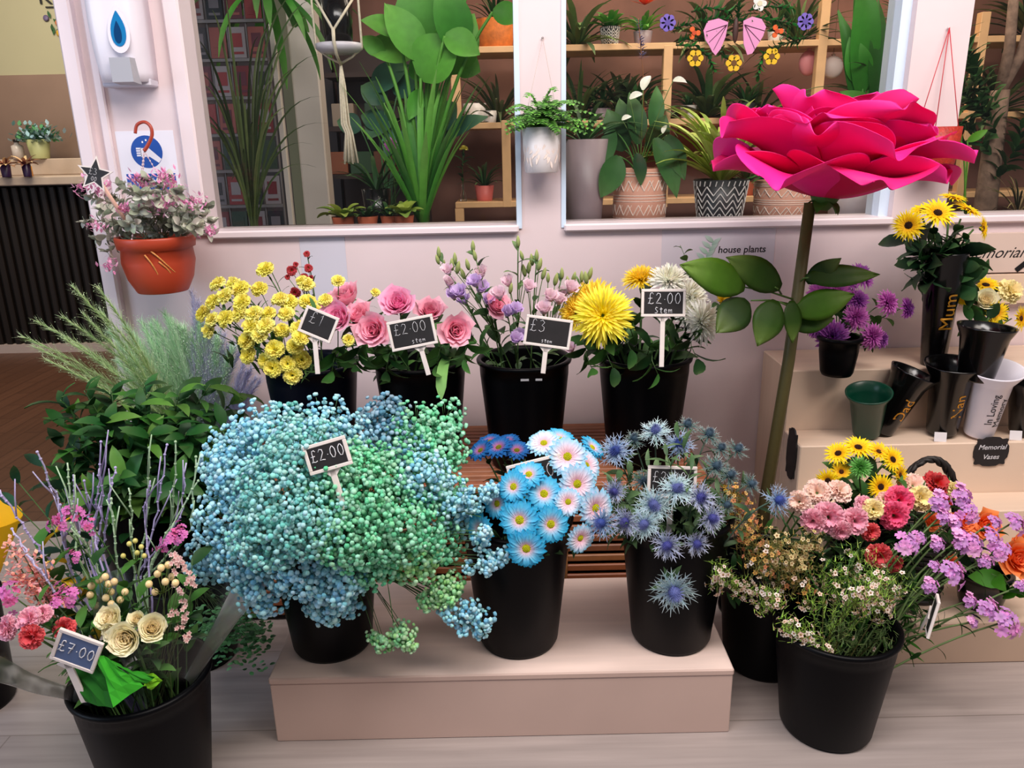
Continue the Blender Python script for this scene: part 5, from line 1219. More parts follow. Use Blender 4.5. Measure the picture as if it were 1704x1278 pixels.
# sunflower vase
vb = PZ(1562, 612, A_); vb.y += .035; vt = Vector((vb.x - .006, vb.y, A_ + .34))
e = vase('tall black cone vase with gold lettering holding the upper sunflowers', vb, vt, .060, .052, .034, BLACKG)
wrap_text(e, 'Mum', .055, GOLD, .17, lambda z: .035 + (.058 - .035) * z / .27, rad(-88))
for (x, y, d, rp, n_, lab) in ((1560,355,2.22,34,(-.1,-.8,.8),'sunflower in the middle of the vase under the giant pink flower'),(1512,375,2.22,30,(-.6,-.9,.2),'sunflower drooping at the outer side of the tall vase'),
    (1610,350,2.28,30,(.4,-.4,1),'sunflower seen edge on over the tall vase'),(1635,380,2.26,24,(.8,-.7,.2),'small sunflower turned towards the memorial notice'),(1585,330,2.3,26,(.1,-.2,1),'sunflower at the very top of the tall vase'),(1535,350,2.3,24,(-.3,-.3,1),'sunflower behind the middle one')):
    p = P(x, y, d); flower('sunflower', lab, 'sunflower', M_SUN, p, n_, px2m(rp, p), vb + Vector((R5.uniform(-.01, .01), R5.uniform(-.01, .01), .12)), leaves=2, leafL=.06, leafW=.03, rnd=R5, stem_r=.003)
for (x, y, lab) in ((1545,470,'dark leaves half way down the front of the tall vase'),(1610,400,'dark leaves reaching to the script board'),(1530,440,'leaf cluster at the outer neck of the tall vase'),(1575,420,'dense dark leaves directly under the middle sunflower'),(1530,415,'dark leaves under the drooping sunflower of the tall vase'),(1600,430,'broad dark leaves at the neck of the tall vase'),(1565,405,'dark leaves in the middle of the tall vase'),(1615,480,'large dark leaves between the tall vase and the yellow bunch'),(1500,400,'pointed leaf sticking out beside the tall vase'),(1590,460,'dark green leaves hanging down the tall vase'),(1560,445,'dark leaves hiding the rim of the tall vase')):
    tip = P(x, y, 2.24); b = vb + Vector((0, 0, .15)); leaf_spray('leaf_spray', lab, [b.lerp(tip, .6) + Vector((0, 0, .05)), tip], b, 9, .095, .05, (C(26, 60, 36), C(36, 76, 42), C(20, 46, 30)), rnd=R5)
# yellow and white bunch
vb2 = PZ(1640, 640, A_); vb2.y += .05; vt2 = Vector((vb2.x + .01, vb2.y, A_ + .155))
vase('black cone vase of small sunflowers and cream roses next to the tall vase', vb2, vt2, .075, .062, .045, BLACKG)
for (x, y, d, rp, m, n_, lab) in ((1658,520,2.2,24,M_SUN2,(0,-1,.2),'small sunflower with a brown eye in the middle of the yellow bunch'),(1655,548,2.17,24,M_SUN2,(0,-1,-.1),'lowest small sunflower of the yellow bunch'),(1640,475,2.28,28,M_SUN,(-.1,-.4,1),'golden sunflower on top of the yellow bunch'),
    (1640,500,2.22,20,M_ROSE_CREAM,(-.2,-.8,.6),'pale cream rose between golden sunflowers'),(1685,482,2.24,24,M_CARN_CREAM,(.2,-.8,.6),'cream carnation at the upper outer side of the yellow bunch'),(1698,530,2.2,26,M_SUN2,(.5,-.9,.2),'small sunflower cut off by the picture edge'),(1605,495,2.25,18,M_SUN,(-.8,-.6,.3),'golden sunflower turned towards the tall vase')):
    p = P(x, y, d); flower('sunflower' if 'sunflower' in lab.split(' ')[1:3] or 'sunflower' in lab[:28] else 'cream_bloom', lab, 'sunflower' if 'sunflower' in lab[:28] else 'flower', m, p, n_, px2m(rp, p), vb2 + Vector((R5.uniform(-.02, .02), R5.uniform(-.02, .02), .06)), leaves=4, leafL=.05, leafW=.03, rnd=R5)
# purple chrysanthemum pot
pp = PZ(1402, 630, A_); pp.y += .045
bucket('plant_pot', 'small plain black pot of purple chrysanthemums on the top step', pp.x, pp.y, A_, .056, .044, .115, BLACKP, 'pot')
for (x, y, d, rp, m, n_, lab) in ((1432,458,2.25,22,M_MUM_P,(.2,-.6,.8),'violet chrysanthemum at the top of the purple pot'),(1405,470,2.24,20,M_MUM_P,(-.1,-.6,.8),'violet chrysanthemum beside the top one'),(1365,460,2.26,17,M_MUM_P2,(-.4,-.5,.8),'pale orchid chrysanthemum under the giant flower leaf'),
    (1370,490,2.22,24,M_MUM_P2,(-.5,-.8,.5),'orchid chrysanthemum at the stem side of the purple pot'),(1395,485,2.21,18,M_MUM_P2,(-.1,-.9,.5),'small orchid chrysanthemum in the middle of the pot'),(1478,503,2.22,20,M_MUM_P2,(.5,-.8,.4),'orchid chrysanthemum on a long side stem'),
    (1510,513,2.24,16,M_MUM_P,(.7,-.7,.2),'purple chrysanthemum furthest out on its side stem'),(1385,560,2.17,25,M_MUM_P,(-.3,-1,0),'purple chrysanthemum hanging over the rim of the pot'),(1360,545,2.19,17,M_MUM_P,(-.6,-.9,.1),'deep purple chrysanthemum half behind the hanging one'),
    (1425,528,2.18,20,M_MUM_P2,(.1,-1,.2),'orchid chrysanthemum above the rim of the pot'),(1452,560,2.17,20,M_MUM_P2,(.4,-1,.1),'pink purple chrysanthemum low at the outer side'),(1468,565,2.18,14,M_MUM_P,(.6,-.9,.1),'small purple chrysanthemum lowest at the outer side'),(1428,500,2.2,18,M_MUM_P,(.2,-.9,.4),'dark violet chrysanthemum amid the leaves')):
    p = P(x, y, d); flower('purple_chrysanthemum', lab, 'chrysanthemum', m, p, n_, px2m(rp, p) * 1.2, Vector((pp.x + R5.uniform(-.02, .02), pp.y + R5.uniform(-.02, .02), A_ + .05)), leaves=4, leafL=.05, leafW=.03, rnd=R5, stem_r=.0016, leafcols=(C(56, 100, 40), C(76, 120, 50)))
# leaning vases on the second step
def at2(px, py, d): return P(px, py, d)
gb1 = at2(1452, 748, 2.12); gb1.z = max(gb1.z, B_)
VL = [('dark green cone vase leaning against the riser, its flared rim open to the front', (1440,735), (1446,652), 2.13, 2.10, .064, .050, .038, plain('dark_green_plastic', (6, 62, 44), .3), None),
      ('black cone vase leaning steeply between the green vase and the lettered one', (1462,735), (1522,618), 2.15, 2.13, .066, .052, .036, BLACKG, 'Dad'),
      ('black cone vase with gold lettering beside the white vase', (1566,722), (1588,604), 2.13, 2.11, .078, .056, .042, BLACKG, 'Nan'),
      ('white cone vase with thin black script and a wide flared rim', (1628,720), (1656,612), 2.11, 2.07, .078, .054, .040, WHITEP, 'w'),
      ('black cone vase cut off by the picture edge on the second step', (1705,718), (1718,628), 2.12, 2.10, .07, .055, .042, BLACKG, 'Mum')]
for lab, b, t, db, dt, r1, r2, r3, mt, tx in VL:
    bo = P(b[0], b[1], db); bo.z = B_ + r3 * .35
    to = P(t[0], t[1], dt)
    e = vase(lab, bo, to, r1, r2, r3, mt); h = e['h']; del e['h']
    rf = lambda z, r2=r2, r3=r3, h=h: r3 + (r2 - r3) * z / (h * .8)
    if tx == 'w':
        wrap_text(e, 'In Loving', .028, INK, h * .48, rf, rad(-100), True); wrap_text(e, 'Memory', .028, INK, h * .42, rf, rad(-70), True)
    elif tx: wrap_text(e, tx, .045, GOLD, h * .45, rf, rad(-80), True)
for px, py, lab in ((1566,716,'white price card at the foot of the lettered black vase'),(1692,712,'white price card at the foot of the vase by the picture edge')):
    m = MB(); box(m, (-.018, -.001, 0), (.018, .001, .028), bev=.0005); p = P(px, py + 8, 2.078); tag(ob('price_card', m, plain('card_white', (226, 220, 222), .6), None, T(p.x, 2.078, B_) @ RX(rad(-14)) @ Matrix.Rotation(rad(4), 4, 'Y')), lab, 'card')
# scalloped plaque on the riser
def plaque(label, p, w, h, lines, M=None, name='chalk_plaque'):
    e = thing(name, label, 'sign', M if M is not None else T(p) @ RX(rad(90))); m = MB(); n = 48; vs = []
    for z in (-.002, .002):
        for i in range(n):
            a = 2 * PI * i / n; k = 1 + .07 * math.cos(a * 8); ca, sa = math.cos(a), math.sin(a)
            sx = abs(ca) ** .45 * (1 if ca > 0 else -1); sy = abs(sa) ** .45 * (1 if sa > 0 else -1); vs.append((w / 2 * sx * k, h / 2 * sy * k, z))
    m.add(vs, [tuple(range(n - 1, -1, -1)), tuple(range(n, 2 * n))] + [(i, (i + 1) % n, n + (i + 1) % n, n + i) for i in range(n)], None, None, False); ob('board', m, BOARD, e)
    for i, (tx, yy, sz) in enumerate(lines): 
        ob('chalk_writing', text_mesh(tx, sz, CHALK, .25, .0003), None, e, T(0, yy, .0026))
    return e
p = P(1650, 752, 2.06); plaque('black scalloped plaque with chalk writing on the second step riser', Vector((p.x, 2.0625, p.z)), .095, .085, (('Memorial', .014, .021), ('Vases', -.016, .021)))
p = P(1300, 755, 2.09)
plaque('black scalloped plaque seen edge on at the end panel of the stepped stand', None, .07, .15, (), Matrix(((0, 0, -1, XS - .0025), (-1, 0, 0, 2.12), (0, 1, 0, P(1300, 755, 2.12).z), (0, 0, 0, 1))))
# notices on the wall
def notice(name, label, px0, py0, px1, py1, col, t=.0012, cat='notice', d=DW):
    a, b = P(px0, py0, d), P(px1, py1, d); m = MB(); c = (a + b) / 2; hw, hh = abs(b.x - a.x) / 2, abs(a.z - b.z) / 2
    e = thing(name, label, cat, T(c.x, d - t, c.z) @ RX(rad(90))); box(m, (-hw, -hh, -t * .8), (hw, hh, 0), bev=min(.001, t * .3)); ob('sheet', m, plain('paper_' + str(col), col, .6), e); return e, hw, hh
e, hw, hh = notice('paper_notice', 'pale notice with printed leaves reading house plants, under the second window', 1102, 382, 1282, 500, (206, 196, 204))
ob('print', text_mesh('house plants', .030, INK, .1, .0002, bold=.0004), None, e, T(hw * .42, hh * .42, .0004))
m = MB()
for i in range(16):
    a = R5.uniform(.2, 2.9); k = i % 8; o_ = Vector((-hw * .25 + k * .004, hh * .1 + k * .009, .0004)); c = jit(C(150, 180, 160), .15, R5)
    o_.z += i * .00008
    petal(m, T(o_) @ RZ((1 if i % 2 else -1) * .9), .036, .014, 'leaf', 0, 0, cols=(c, mixc(c, (1, 1, 1), .3)), ns=4, nw=2, rnd=R5)
ob('leaf_print', m, SOLID, e)
notice('paper_notice', 'plain bluish paper notice on the wall behind the red sprig', 497, 392, 582, 500, (206, 202, 214))
e, hw, hh = notice('memorial_board', 'beige board reading Memoriam in script with a black corner ribbon', 1588, 388, 1760, 450, (214, 190, 178), .02, 'sign')
ob('print', text_mesh('Memoriam', .05, INK, .45, .0002), None, e, T(-hw * .25, 0, .0004))
m = MB(); box(m, (-.07, -.008, 0), (.07, .008, .002)); ob('ribbon', m, plain('black_ribbon', (22, 18, 20), .4), e, T(hw * .45, -hh * .15, .0006) @ RZ(rad(42)))
e, hw, hh = notice('memorial_board', 'lower beige strip below the script board, partly behind the yellow bunch', 1590, 456, 1760, 500, (222, 194, 170), .03, 'board')

# ---------------------------------------------------------------- giant artificial flower
YG = 1.96
g0 = P(1274, 830, YG); g1 = P(1348, 338, YG)
e = thing('giant_flower', 'giant artificial hot pink peony on a thick brown green pole', 'artificial flower', Vector((g0.x - .01, YG, 0))); O = Vector(e.location)
path = [Vector((0, 0, .02)), g0 - O, g0.lerp(g1, .5) - O + Vector((.006, 0, 0)), g1 - O]
mb = MB(); tube(mb, path, .019, .014, 14, (C(58, 42, 26), C(84, 80, 40))); ob('pole', mb, STEM, e)
mb = MB(); lathe(mb, [(0, 0), (.10, 0), (.10, .012), (.03, .02), (.024, .05), (0, .05)], 28); ob('base_plate', mb, BLACKP, e)
HP = [C(236, 20, 120), C(246, 30, 140), C(214, 10, 84), C(228, 40, 160)]
PETP = vcol('silk_petal', .55, .2, .2, .05, 12)
head = g1 - O + Vector((.0, 0, .0)); u = px2m(1, g1)
HM4 = T(head + Vector((.035, 0, .012))) @ Matrix.Rotation(rad(7), 4, 'Y')
rr = random.Random(91)
layers = ((8, .265, .27, 4, 26, -14, 0, .0), (8, .275, .26, 14, 42, 6, .3, .02), (8, .26, .25, 28, 52, 22, .1, .03), (7, .235, .22, 44, 64, 40, .45, .04), (7, .20, .18, 60, 80, 62, .2, .05), (6, .16, .14, 75, 95, 100, .6, .06))
for li, (n, L, Wd, a0, a1, a2, ph, zz) in enumerate(layers):
    for i in range(n):
        ang = 2 * PI * (i + ph) / n + rr.uniform(-.12, .12); c = jit(rr.choice(HP), .06, rr); cd_ = mixc(c, C(190, 0, 60), .45)
        m = MB(); petal(m, T(0, 0, 0), L * rr.uniform(.94, 1.14), Wd * rr.uniform(1.0, 1.25), 'round', rad(a0), rad(a1 + rr.uniform(-8, 8)), rad(a2 + rr.uniform(-26, 24)), cup=.32, ruf=.055, nruf=3.5, cols=(cd_, c, mixc(c, C(255, 60, 160), .5)), ns=12, nw=10, rnd=rr)
        o_ = ob('petal', m, PETP, e, HM4 @ T(0, 0, zz * .6) @ RZ(ang) @ T(0, .02 + .006 * li * 0, 0)); md = o_.modifiers.new('thickness', 'SOLIDIFY'); md.thickness = .0012; md2 = o_.modifiers.new('smooth', 'SUBSURF'); md2.levels = 1; md2.render_levels = 1
for i in range(5):
    m = MB(); petal(m, T(0, 0, 0), .06, .035, 'leaf', rad(-5), rad(-25), rad(-70), cup=.2, cols=(C(50, 86, 30), C(64, 104, 36)), ns=6, nw=2, rnd=rr); ob('sepal', m, LEAF, e, HM4 @ T(0, 0, -.004) @ RZ(i * 1.257))
mb = MB(); lathe(mb, [(.014, -.03), (.028, -.012), (.04, .012), (.02, .03)], 14, C(60, 90, 34)); ob('calyx', mb, LEAF, e, HM4)
def leaf_ab(a, b, w, c, face=(0, -1, .35), par=None, O=O, serr=0):
    a, b = Vector(a), Vector(b); y = (b - a); L = y.length; y.normalize(); z = Vector(face).normalized(); x = y.cross(z).normalized(); z = x.cross(y)
    M = Matrix(((x.x, y.x, z.x, a.x - O.x), (x.y, y.y, z.y, a.y - O.y), (x.z, y.z, z.z, a.z - O.z), (0, 0, 0, 1)))
    m = MB(); petal(m, T(0, 0, 0), L * 1.02, w, 'leaf', .18, 0, -.25, cup=-.12, ruf=.02, nruf=5, cols=(mixc(c, (0, 0, 0), .25), c, mixc(c, (.6, .8, .2), .15)), ns=10, nw=6, rnd=rr)
    o_ = ob('leaf', m, LEAF, par, M); o_.modifiers.new('thickness', 'SOLIDIFY').thickness = .001; return o_
GLf = [C(62, 100, 20), C(42, 72, 15), C(30, 54, 14)]
for (x0, y0, x1, y1, wpx, dd, c) in ((1240,478,1136,440,62,-.12,0),(1300,478,1212,428,56,-.06,1),(1244,500,1194,552,58,-.14,2),(1292,500,1262,575,56,-.1,1),(1318,500,1320,570,36,-.06,1),(1340,462,1464,456,40,-.03,1),(1342,470,1400,430,34,-.02,2),(1322,520,1422,490,52,-.04,0),(1320,545,1388,530,34,-.02,1)):
    leaf_ab(P(x0, y0, YG + dd * .5), P(x1, y1, YG + dd), wpx * u, GLf[c], par=e, face=(R5.uniform(-.3, .3), -1, .45))
mb = MB()
for (x0, y0, x1, y1) in ((1326,500,1240,478),(1300,490,1290,478),(1310,505,1250,500),(1322,520,1296,502),(1330,470,1345,462)):
    tube(mb, [P(x0, y0, YG) - O, P((x0 + x1) / 2, (y0 + y1) / 2 - 3, YG - .03) - O, P(x1, y1, YG - .05) - O], .003, .002, 5, C(70, 100, 40))
ob('leaf_stalks', mb, STEM, e)
# ================================================================ things on the posts
R6 = random.Random(55)
DP = DW - .005
# --- soap dispenser
p0 = P(213, 60, DW - .06); u = px2m(1, p0)
zt, zb_, xc = P(213, -60, DW).z, P(205, 140, DW).z, P(213, 70, DW).x
e = thing('soap_dispenser', 'white wall soap dispenser with a blue teardrop window and grey push lever', 'soap dispenser', Vector((xc, DW, zb_)))
H_ = zt - zb_; Wd_ = 84 * u
mb = MB(); prof = []
nseg = 12; vs = []; fs = []
for k in range(nseg + 1):
    t = k / nseg; z = H_ * t; w2 = Wd_ / 2 * (1.0 + .06 * math.sin(t * 3) - (.25 if t > .96 else 0)); dpt = .105 * (0.62 + .38 * math.sin(min(1, t * 1.6 + .25) * PI * .5)) * (1 if t < .97 else .8)
    for j in range(13):
        a = PI * j / 12; cx, cy = math.cos(a), math.sin(a); sx = abs(cx) ** .45 * (1 if cx >= 0 else -1); sy = cy ** .55 if cy > 0 else 0
        vs.append((w2 * sx, -dpt * sy, z))
for k in range(nseg):
    for j in range(12): fs.append((k * 13 + j + 1, k * 13 + j, (k + 1) * 13 + j, (k + 1) * 13 + j + 1))
    fs.append((k * 13, k * 13 + 12, (k + 1) * 13 + 12, (k + 1) * 13))
fs += [tuple(range(13)), tuple(range(nseg * 13 + 12, nseg * 13 - 1, -1))]
mb.add(vs, fs, None); ob('cover', mb, WHITEP, e)
def teardrop(w, h, z):
    vs = []; n = 28
    for i in range(n):
        a = 2 * PI * i / n; y = -math.cos(a); x = math.sin(a) * (1 - .42 * (y + 1) / 2 - .35 * max(0, y) ** 2); vs.append((x * w / 2, y * h / 2, z))
    return vs
for nm, w_, h_, zz, mt in (('window_rim', 44, 74, .002, WHITEP), ('window', 30, 54, .004, plain('blue_window', (20, 120, 180), .15)), ('soap_level', 15, 34, .0055, plain('blue_soap', (6, 60, 110), .1))):
    m = MB(); a_ = teardrop(w_ * u, h_ * u, 0); b_ = teardrop(w_ * u, h_ * u, zz); n = len(a_)
    m.add(a_ + b_, [tuple(range(n, 2 * n))] + [(i, (i + 1) % n, n + (i + 1) % n, n + i) for i in range(n)], None, None, False)
    pz = P(197, 48 if nm != 'soap_level' else 54, DW - .107); ob(nm, m, mt, e, T(pz - Vector(e.location)) @ RX(rad(90 - 3)))
mb = MB(); a = P(182, 96, DW - .112) - Vector(e.location); b = P(228, 137, DW - .10) - Vector(e.location)
mb.add([(a.x, a.y - .004, a.z), (b.x - .004, a.y - .004, a.z), (b.x, b.y - .02, b.z), (a.x + .002, b.y - .02, b.z), (a.x, a.y + .03, a.z), (b.x, a.y + .03, a.z), (b.x, b.y + .03, b.z - .004), (a.x, b.y + .03, b.z - .004)],
       [(3, 2, 1, 0), (4, 5, 6, 7), (0, 1, 5, 4), (1, 2, 6, 5), (2, 3, 7, 6), (3, 0, 4, 7)], None, None, False)
ob('push_lever', mb, plain('grey_lever', (168, 168, 176), .4), e)
mb = MB(); box(mb, (-Wd_ * .48, -.055, -.012), (Wd_ * .5, 0, .01), bev=.004); ob('base', mb, plain('dispenser_base', (206, 202, 214), .4), e)
# --- hygiene sign
pc = P(246, 262, DW); u = px2m(1, pc); e = thing('hand_wash_sign', 'white wall sticker with a blue hand washing symbol above a blue text strip', 'sign', T(pc.x, DW - .001, pc.z) @ RX(rad(90)))
mb = MB(); box(mb, (-48 * u, -52 * u, -.001), (48 * u, 42 * u, .0), bev=.0003); ob('backing', mb, plain('sticker_white', (232, 228, 238), .25), e)
BLU = plain('sign_blue', (16, 72, 160), .35)
mb = MB(); lathe(mb, [(0, 0), (26 * u, 0), (26 * u, .0006), (0, .0006)], 36, None, None, False); ob('blue_disc', mb, BLU, e, T(0, 9 * u, 0))
mb = MB()   # white palm with fingers and water drops
box(mb, (-10 * u, -8 * u, .0007), (4 * u, 6 * u, .0011))
for i in range(4): box(mb, (-17 * u, (-7 + i * 3.7) * u, .0007), (-9 * u, (-4.4 + i * 3.7) * u, .0011))
mb.add([(4 * u, 6 * u, .0011), (4 * u, -8 * u, .0011), (18 * u, -18 * u, .0011), (23 * u, -12 * u, .0011)], [(0, 1, 2, 3)], None, None, False)
for x, y in ((-6, 14), (0, 17), (5, 13)): box(mb, (x * u, y * u, .0007), ((x + 2.5) * u, (y + 3) * u, .0011))
ob('hand_symbol', mb, plain('sticker_white', (232, 228, 238)), e, T(0, 9 * u, 0))
mb = MB(); box(mb, (-40 * u, -52 * u, 0.0001), (42 * u, -26 * u, .0006)); ob('blue_strip', mb, BLU, e)
ob('lettering', text_mesh('Wash hands', .024, plain('sticker_white', (232, 228, 238)), 0, .0002, bold=.0004), None, e, T(0, -38 * u, .0008))

# --- terracotta hanging pot
pt = P(258, 392, 2.30); e = thing('hanging_pot', 'terracotta coloured plastic hanging pot with three raffia strips on its side', 'hanging pot', Vector((pt.x, 2.30, P(258, 484, 2.30).z))); u = px2m(1, pt); O = Vector(e.location)
h = pt.z - O.z; TER = plain('terracotta_plastic', (178, 64, 38), .42, noise=.06, nscale=6)
mb = MB(); lathe(mb, [(0, .003), (.036 / .036 * 38 * u, .003), (40 * u, 0), (41 * u, .002), (52 * u, h * .25), (58 * u, h * .55), (56 * u, h * .78), (61 * u, h * .80), (63 * u, h * .97), (62 * u, h), (58 * u, h), (56 * u, h * .9), (54 * u, h * .8), (0, h * .8)], 44); ob('pot_body', mb, TER, e)
mb = MB(); lathe(mb, [(0, 0), (53 * u, 0), (53 * u, .006), (0, .006)], 24, None, None, False); ob('soil', mb, plain('soil', (44, 30, 22), .9, noise=.4, nscale=60), e, T(0, 0, h * .84))
for (a, b) in (((228,428),(262,480)), ((238,422),(290,478)), ((250,440),(280,482))):
    pa, pb = P(*a, 2.15), P(*b, 2.16); m = MB(); pts = []
    for i in range(9):
        q_ = pa.lerp(pb, i / 8) - O; q_.x += .004 * math.sin(i * .7); rr_ = (.250 * 0 + (41 + 17 * min(1, q_.z / h * 1.8)) * u + .0015); q_.x = max(-rr_ * .95, min(rr_ * .95, q_.x)); q_.y = -math.sqrt(max(0, rr_ ** 2 - q_.x ** 2)); pts.append(q_)
    tube(m, pts, .0024, .0020, 5); ob('raffia_strip', m, plain('raffia', (206, 136, 70), .6, noise=.25, nscale=200), e)
hk = [(225,222),(228,208),(240,203),(250,210),(253,224),(247,240),(240,251)]
mb = MB(); pts = [P(x, y, 2.36) - O for x, y in hk]; fine = []
pe = [pts[0]] + pts + [pts[-1]]
for i in range(1, len(pe) - 2):
    for k in range(5):
        t = k / 5; a, b, c, d = pe[i - 1], pe[i], pe[i + 1], pe[i + 2]
        fine.append(.5 * ((2 * b) + (c - a) * t + (2 * a - 5 * b + 4 * c - d) * t * t + (3 * b - a - 3 * c + d) * t ** 3))
fine.append(pts[-1]); tube(mb, fine, .0045, .0055, 8); ob('hook', mb, plain('rust_plastic', (170, 64, 44), .35), e)
mb = MB(); top = P(240, 251, 2.36) - O
for a in (0.3, 2.4, 4.5):
    end = Vector((58 * u * math.cos(a), 58 * u * math.sin(a), h)); 
    for k in range(26): 
        q_ = top.lerp(end, k / 25); ball(mb, q_, .0026, C(226, 200, 206), (1, .5, 1.3))
    tube(mb, [top, end], .0009, .0009, 4, C(200, 170, 176))
ob('chain', mb, SOLID, e)
# trailing plant
pl = thing('trailing_sedum', 'grey green succulent with pink flower tips spilling over the hanging pot', 'plant', Vector((O.x, O.y, O.z + h * .88))); PO = Vector(pl.location); ms = MB(); ml = MB()
GR = [C(176, 180, 164), C(204, 206, 190), C(146, 154, 138), C(222, 220, 206)]; PK = [C(240, 150, 200), C(248, 180, 214), C(226, 124, 184)]
sp = [(150,330),(165,350),(140,372),(175,380),(160,400),(185,330),(200,310),(220,318),(245,300),(265,310),(280,298),(300,320),(320,335),(340,360),(355,370),(330,378),(350,390),(315,360),(285,345),(255,335),(230,350),(210,345),(240,370),(275,375),(305,390),(190,405),(178,420),(195,375),(260,395),(295,330),(250,325),(325,350),(345,345),(215,375),(235,325)]
for i, (x, y) in enumerate(sp):
    tip = P(x, y, R6.uniform(2.16, 2.36)) - PO; pts = bez((R6.uniform(-.03, .03), R6.uniform(-.03, .03), 0), (tip.x * .5, tip.y * .5, max(.03, tip.z * .6 + .05)), tip, 8); tube(ms, pts, .0018, .0012, 4, C(140, 140, 110))
    foliage_along(ml, pts, 17, .030, .020, GR, .35, R6, .4, 'oval')
    for k in range(7): petal(ml, T(tip) @ RZ(k * .9) @ RX(R6.uniform(0, .5)), .024, .015, 'oval', .5, .2, 0, cup=.3, cols=(jit(GR[0]), jit(R6.choice(GR))), ns=4, rnd=R6)
ob('stems', ms, STEM, pl); ob('leaves', ml, LEAF, pl)
for (x, y, r_) in ((138,318,13),(166,322,12),(150,300,9),(160,378,11),(185,445,12),(172,310,10),(240,310,12),(262,302,14),(278,296,13),(292,312,12),(258,345,15),(275,340,12),(312,342,12),(330,335,10),(348,385,8),(205,350,9),(228,300,9)):
    q_ = P(x, y, 2.2) - PO; m = MB()
    for k in range(40):
        d = Vector((R6.gauss(0, 1), R6.gauss(0, .8), R6.gauss(0, .8))) * r_ * u * .62; c = jit(R6.choice(PK), .12, R6); petal(m, T(d) @ RZ(R6.uniform(0, 6)) @ RX(R6.uniform(-.3, 1)), .017, .008, 'leaf', .4, .2, cols=(c, mixc(c, (1, 1, 1), .3)), ns=2, rnd=R6)
    ob('blossom', m, PETAL, pl, T(q_))
# star pick
ps = P(158, 290, 2.13); e = thing('star_pick', 'black chalkboard star with a white edge on a pale wooden stick in the hanging pot', 'price sign', T(ps) @ RX(rad(84)) @ Matrix.Rotation(rad(-12), 4, 'Z')); u2 = px2m(1, ps)
def star(r, z): return [(r * (1 if i % 2 == 0 else .45) * math.sin(PI * i / 5), r * (1 if i % 2 == 0 else .45) * math.cos(PI * i / 5), z) for i in range(10)]
for nm, r, z0, z1, mt in (('star_edge', 31, -.002, .001, WOODW), ('star_panel', 25, .0005, .0018, BOARD)):
    m = MB(); a_, b_ = star(r * u2, z0), star(r * u2, z1); m.add(a_ + b_, [tuple(range(9, -1, -1)), tuple(range(10, 20))] + [(i, (i + 1) % 10, 10 + (i + 1) % 10, 10 + i) for i in range(10)], None, None, False); 
    for pz_ in m.f[:2]: pass
    ob(nm, m, mt, e)
m = MB(); scrawl(m, '£3', -.016, -.002, .018, None, .0005, .002); scrawl(m, '.00', -.012, -.018, .012, None, .0005, .002); ob('chalk_writing', m, CHALK, e)
loc_inv = e.matrix_basis.inverted(); a = loc_inv @ P(168, 305, 2.135); b = loc_inv @ P(226, 392, 2.24); m = MB(); tube(m, [a, b], .0055, .0055, 6); ob('stick', m, plain('blush_stick', (222, 176, 158), .5), e)

# --- white ceramic planter with fern on the middle post
pt = P(901, 212, 2.38); e = thing('hanging_planter', 'small white patterned ceramic planter hanging by a thin string on the middle post', 'planter', Vector((pt.x, 2.385, P(901, 288, 2.38).z))); O = Vector(e.location); u = px2m(1, pt); h = pt.z - O.z
mb = MB(); lathe(mb, [(0, 0), (24 * u, 0), (28 * u, .004), (31 * u, h * .5), (32 * u, h), (30 * u, h), (28 * u, h * .85), (0, h * .85)], 36); ob('pot_body', mb, plain('white_ceramic', (232, 226, 228), .35), e)
mb = MB()
for i in range(90):
    a = R6.uniform(0, 2 * PI); z = R6.uniform(.24, .66) * h; r = (28.5 + 3.5 * z / h) * u
    petal(mb, Matrix.Rotation(a, 4, 'Z') @ T(r, 0, z) @ Matrix.Rotation(rad(90), 4, 'Y') @ RZ(R6.uniform(-2.4, -1.2)), .022, .007, 'leaf', .12, 0, -.1, cup=.2, cols=(C(226, 206, 198), C(238, 224, 216)), ns=4, rnd=R6)
ob('relief_leaves', mb, SOLID, e)
mb = MB()
for s in (-1, 1): tube(mb, [Vector((s * 30 * u, 0, h)), P(903, 64, DW - .012) - O], .0007, .0007, 4, C(190, 170, 160))
ob('string', mb, SOLID, e)
mb = MB(); ball(mb, P(903, 63, DW - .006) - O, .004, C(150, 140, 140)); ob('nail', mb, SOLID, e)
FR = [C(50, 120, 36), C(74, 150, 46), C(96, 170, 56), C(36, 92, 34)]
def fern(name, label, o, tips, L=.02, stemc=C(80, 120, 50), cat='fern', W=.006):
    e = thing(name, label, cat, o); ms = MB(); ml = MB()
    for t in tips:
        rel = Vector(t) - Vector(o); pts = bez((0, 0, 0), (rel.x * .4, rel.y * .4, max(rel.z, 0) + .035), rel, 12); tube(ms, pts, .001, .0006, 4, stemc)
        for i in range(3, 13):
            for s in (-1, 1):
                p = pts[i]; d = (pts[min(i + 1, 12)] - pts[i - 1]).normalized(); c = jit(R6.choice(FR), .15, R6); l = L * (1.25 - i / 14)
                side = d.cross(Vector((0, -.3, 1))).normalized() * s; y = (side + d * .5).normalized(); z = Vector((0, -.3, 1)); x = y.cross(z).normalized(); z = x.cross(y)
                M = Matrix(((x.x, y.x, z.x, p.x), (x.y, y.y, z.y, p.y), (x.z, y.z, z.z, p.z), (0, 0, 0, 1))); petal(ml, M, l, W, 'leaf', .2, 0, -.3, cols=(c, mixc(c, (.6, .8, .3), .2)), ns=3, rnd=R6)
    ob('stems', ms, STEM, e); ob('fronds', ml, LEAF, e); return e
tips = [P(R6.uniform(842, 975), R6.uniform(168, 222), R6.uniform(2.28, 2.42)) for _ in range(64)] + [P(x, y, 2.34) for x, y in ((1000,205),(990,190),(985,215),(1005,212),(960,175),(925,150),(875,160),(850,180),(842,215),(845,200),(915,165))]
